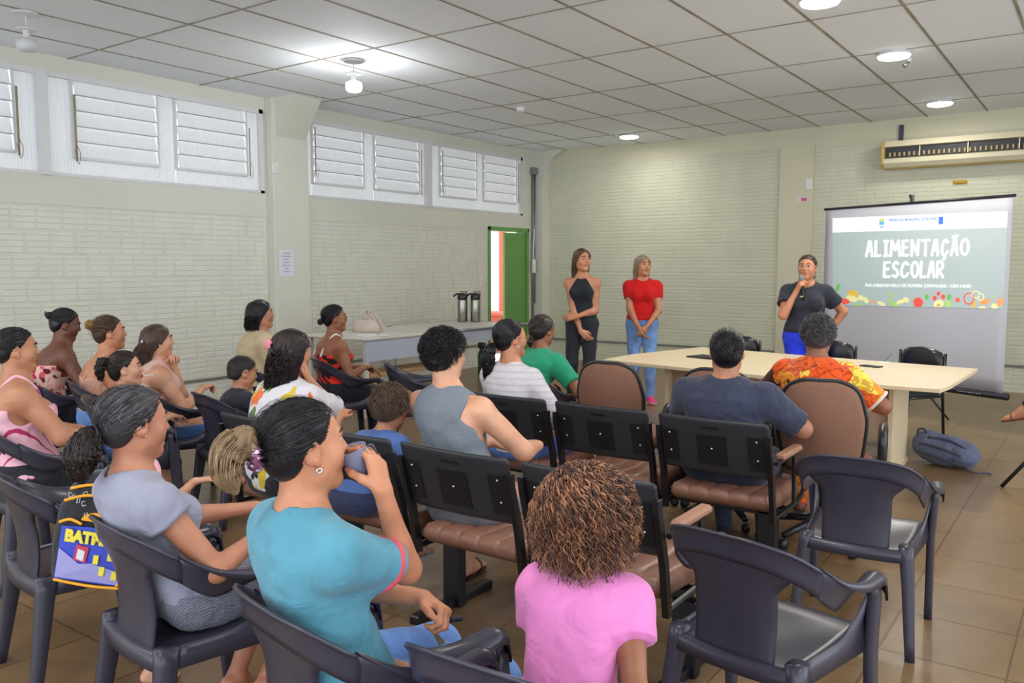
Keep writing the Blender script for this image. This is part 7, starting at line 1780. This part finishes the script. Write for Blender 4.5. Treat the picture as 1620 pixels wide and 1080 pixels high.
def patch(name, m, poly, off, parent):
    g = MB(); n = len(poly); cx = sum(p[0] for p in poly) / n; cz = sum(p[1] for p in poly) / n
    vs = [F(cx, cz, off + .002)] + [F(u, z, off + .002) for u, z in poly] + [F(u, z, off - .006) for u, z in poly]
    fs = [(0, 1 + i, 1 + (i + 1) % n) for i in range(n)] + [(1 + i, 1 + n + i, 1 + n + (i + 1) % n, 1 + (i + 1) % n) for i in range(n)]
    g.add(vs, fs); return g.build(name, m, parent)
pk = patch('front_pocket', M_BLU, [(-.115, .02), (.10, .02), (.115, .10), (.10, .185), (-.02, .20), (-.115, .19)], .004, t)
patch('lilac_print', M_LIL, [(-.112, .025), (.095, .025), (.07, .07), (.0, .085), (-.06, .075), (-.112, .12)], .007, pk)
patch('red_print', mat('red_print', (190, 50, 80), .5), [(-.06, .09), (-.02, .085), (-.015, .135), (-.055, .14)], .008, pk)
patch('pale_print', M_WH, [(-.05, .095), (-.027, .09), (-.025, .122), (-.048, .128)], .010, pk)
for (u, z) in ((.012, .10), (.055, .115), (.035, .065), (.075, .055)): patch('yellow_print', M_YT, [(u - .008, z - .014), (u + .008, z - .014), (u + .008, z + .014), (u - .008, z + .014)], .010, pk)
Mt = Matrix(((1, 0, 0, 0), (0, 0, -1, -.104), (0, 1, 0, .165), (0, 0, 0, 1)))
text_mesh('lettering', 'BATMAN', .050, M_YT, pk, Mt, extrude=.003, bold=.0030, xs=.92)
patch('yellow_dome', M_YEL, [(.05 * math.cos(a) * 1.1, .218 + .030 * math.sin(a)) for a in [math.pi * k / 10 for k in range(11)]], .004, t)
for pts in ([(.085, .02), (.10, .06), (.075, .14), (.055, .195)], [(.112, .02), (.115, .06), (.095, .14), (.075, .20)], [(-.12, .27), (-.06, .295), (.02, .30), (.11, .27)], [(-.11, .31), (-.05, .33), (.03, .335), (.10, .31)], [(-.115, .015), (0, .012), (.11, .015)], [(-.125, .20), (-.09, .215), (-.05, .205)]):
    g = MB(); g.tube(catmull([F(u, z, .006) for u, z in pts], 4), .005, 6); g.build('piping', M_YEL, t, smooth=True)
rg = random.Random(3)
for k in range(16):
    u = rg.uniform(-.11, .11); z = rg.uniform(.235, .30) if k < 10 else rg.uniform(.03, .19); u = u if k < 10 else rg.uniform(.115, .13)
    a = rg.uniform(0, 3); s_ = .009
    g = MB(); g.tube([F(u + s_ * math.cos(a + q * 1.6) * (1 if q % 2 else .5), z + s_ * math.sin(a + q * 1.6), .004) for q in range(4)], .0014, 4, closed=bool(k % 2)); g.build('doodle', M_WH, t)
# ---- toddler on the lap of the woman in grey
if 'K' in WHERE:
    p = onz(272, 712, .90)
    c = dict(mode='stand', s=.60, hs=1.28, lean=.0, bust=0, g=.95, arms={'R': dict(w=(.16, .16, .74), pole=(.3, -.3, -.9), dir=(.2, .9, .1), palm=(0, 0, -1), curl=.3, spread=.5), 'L': dict(w=(-.12, .10, .55), pole=(-.5, -.5, -.5), dir=(.3, .8, 0), palm=(0, 0, -1), curl=.5)})
    kl, kr = WHERE.get('K', ((-2, 1.3, 0), 0)); 
    make_person('small child in pink standing beyond the older woman in grey, mostly hidden', place(226, 672, .93, D2R(-24), c), D2R(-24), c,
        [dict(kind='top', sleeve=.5, e=.008, neck=.038, hem=-.1, mat=cloth_mat('baby_pink', (236, 176, 190), .85), name='tshirt'), dict(kind='bottom', e=.008, mat=cloth_mat('child_shorts', (70, 66, 84), .85), len=.8, name='shorts')],
        hair_short(H_DKBR, 500, .012, .4, .002, .004, 31), SK_FAIR, .0055)
# ---- person at the right edge: only the crossed foot shows
c = dict(s=.98, yaw=0, lean=-.02, arms=lap(.98), legs={'R': dict(a=(.02, .62, .40), pole=(.0, .3, 1), fp=-.25, fy=0.0), 'L': dict(a=(-.05, .42, .075))})
pf = onz(1582, 656, .36); rzr = D2R(82)
hx0, hy0 = pf.x + 1.02 * .80 - .06, pf.y
make_person('person in dark trousers at the right edge with one sandalled foot in view', (hx0, hy0 + .0, 0), rzr, c,
    [dict(kind='top', sleeve=.6, e=.012, neck=.06, hem=-.12, mat=BLK, name='tshirt'), dict(kind='bottom', e=.014, len=1.93, mat=BLKP, name='trousers'), dict(kind='sandals', mat=mat('brown_leather_sandal', (110, 64, 40), .5))],
    hair_short(H_DKBR, 400, .015, .4, .003, .008, 33), SK_TAN, .007)
fc = make_pad_chair('black metal chair at the right edge, one slanted leg in view', (hx0 + .02, hy0, 0), rzr + math.pi)
del fc['group']
# slanted front leg seen at the frame edge
pl = onz(1584, 771, 0)
g = MB(); g.tube([(0, 0, 0.006), (.30, .10, .42)], .013, 8); o = g.build('chair_leg', M_BLACKSTEEL, None, smooth=True)
o.location = (pl.x, pl.y, 0); o.parent = fc; o.matrix_parent_inverse = (Matrix.Translation((hx0 + .02, hy0, 0)) @ Matrix.Rotation(rzr + math.pi, 4, 'Z')).inverted(); o.name = 'leg'
# ---- dog outside the door
pd = onx(783, 545, XL - 1.2)
t = thing('dog', 'small reddish brown dog sitting outside the open green door', 'dog', (pd.x, pd.y, 0), D2R(-60))
M_DOG = cloth_mat('red_brown_fur', (150, 82, 44), .9, .8, 120)
V, Q = sdf_mesh([cone((0, -.10, .14), (0, .06, .34), .115, .085, .05), cone((0, .05, .34), (0, .10, .50), .07, .055, .04), ell((0, .13, .55), (.07, .085, .07), None, .03), cone((0, .19, .535), (0, .25, .52), .04, .026, .02),
                 cone((-.06, .08, .30), (-.06, .12, .03), .042, .026, .03), cone((.06, .08, .30), (.06, .12, .03), .042, .026, .03), cone((-.06, .12, .025), (-.06, .16, .02), .026, .022, .02), cone((.06, .12, .025), (.06, .16, .02), .026, .022, .02),
                 cone((-.09, -.12, .12), (-.11, .02, .12), .075, .06, .03), cone((.09, -.12, .12), (.11, .02, .12), .075, .06, .03), cone((-.11, .02, .10), (-.11, -.04, .03), .04, .028, .02), cone((.11, .02, .10), (.11, -.04, .03), .04, .028, .02), cone((-.11, -.03, .025), (-.11, .08, .02), .026, .022, .02), cone((.11, -.03, .025), (.11, .08, .02), .026, .022, .02),
                 cone((0, -.18, .07), (.12, -.30, .04), .03, .018, .03), cone((-.055, .12, .61), (-.085, .13, .52), .025, .018, .015), cone((.055, .12, .61), (.085, .13, .52), .025, .018, .015)], .008); np_mesh('body', V, Q, M_DOG, t)
g = MB(); g.lathe([(.001, -.012), (.013, -.006), (.014, .004), (.001, .012)], (0, .278, .525), 10); g.build('nose', mat('dog_nose', (26, 20, 20), .3), t, smooth=True)
for sx in (-1, 1): g = MB(); g.lathe([(.001, -.008), (.008, 0), (.001, .008)], (sx * .032, .195, .57), 8); g.build('eye', bpy.data.materials['dog_nose'], t, smooth=True)
# red bench outside the door
t = thing('red_bench', 'red painted ledge outside the open green door', 'bench', (XL - 2.2, 12.6, 0))
M_REDP = mat('red_orange_paint', (214, 96, 70), .5)
g = MB(); g.box((0, 0, .62), (3.0, .5, .06), bev=.01); g.build('seat', M_REDP, t)
g = MB(); g.box((0, .1, .30), (2.8, .3, .58)); g.build('base', M_REDP, t)
g = MB(); g.box((.4, .32, 1.7), (.12, .08, 3.3)); g.build('post', M_REDP, t)
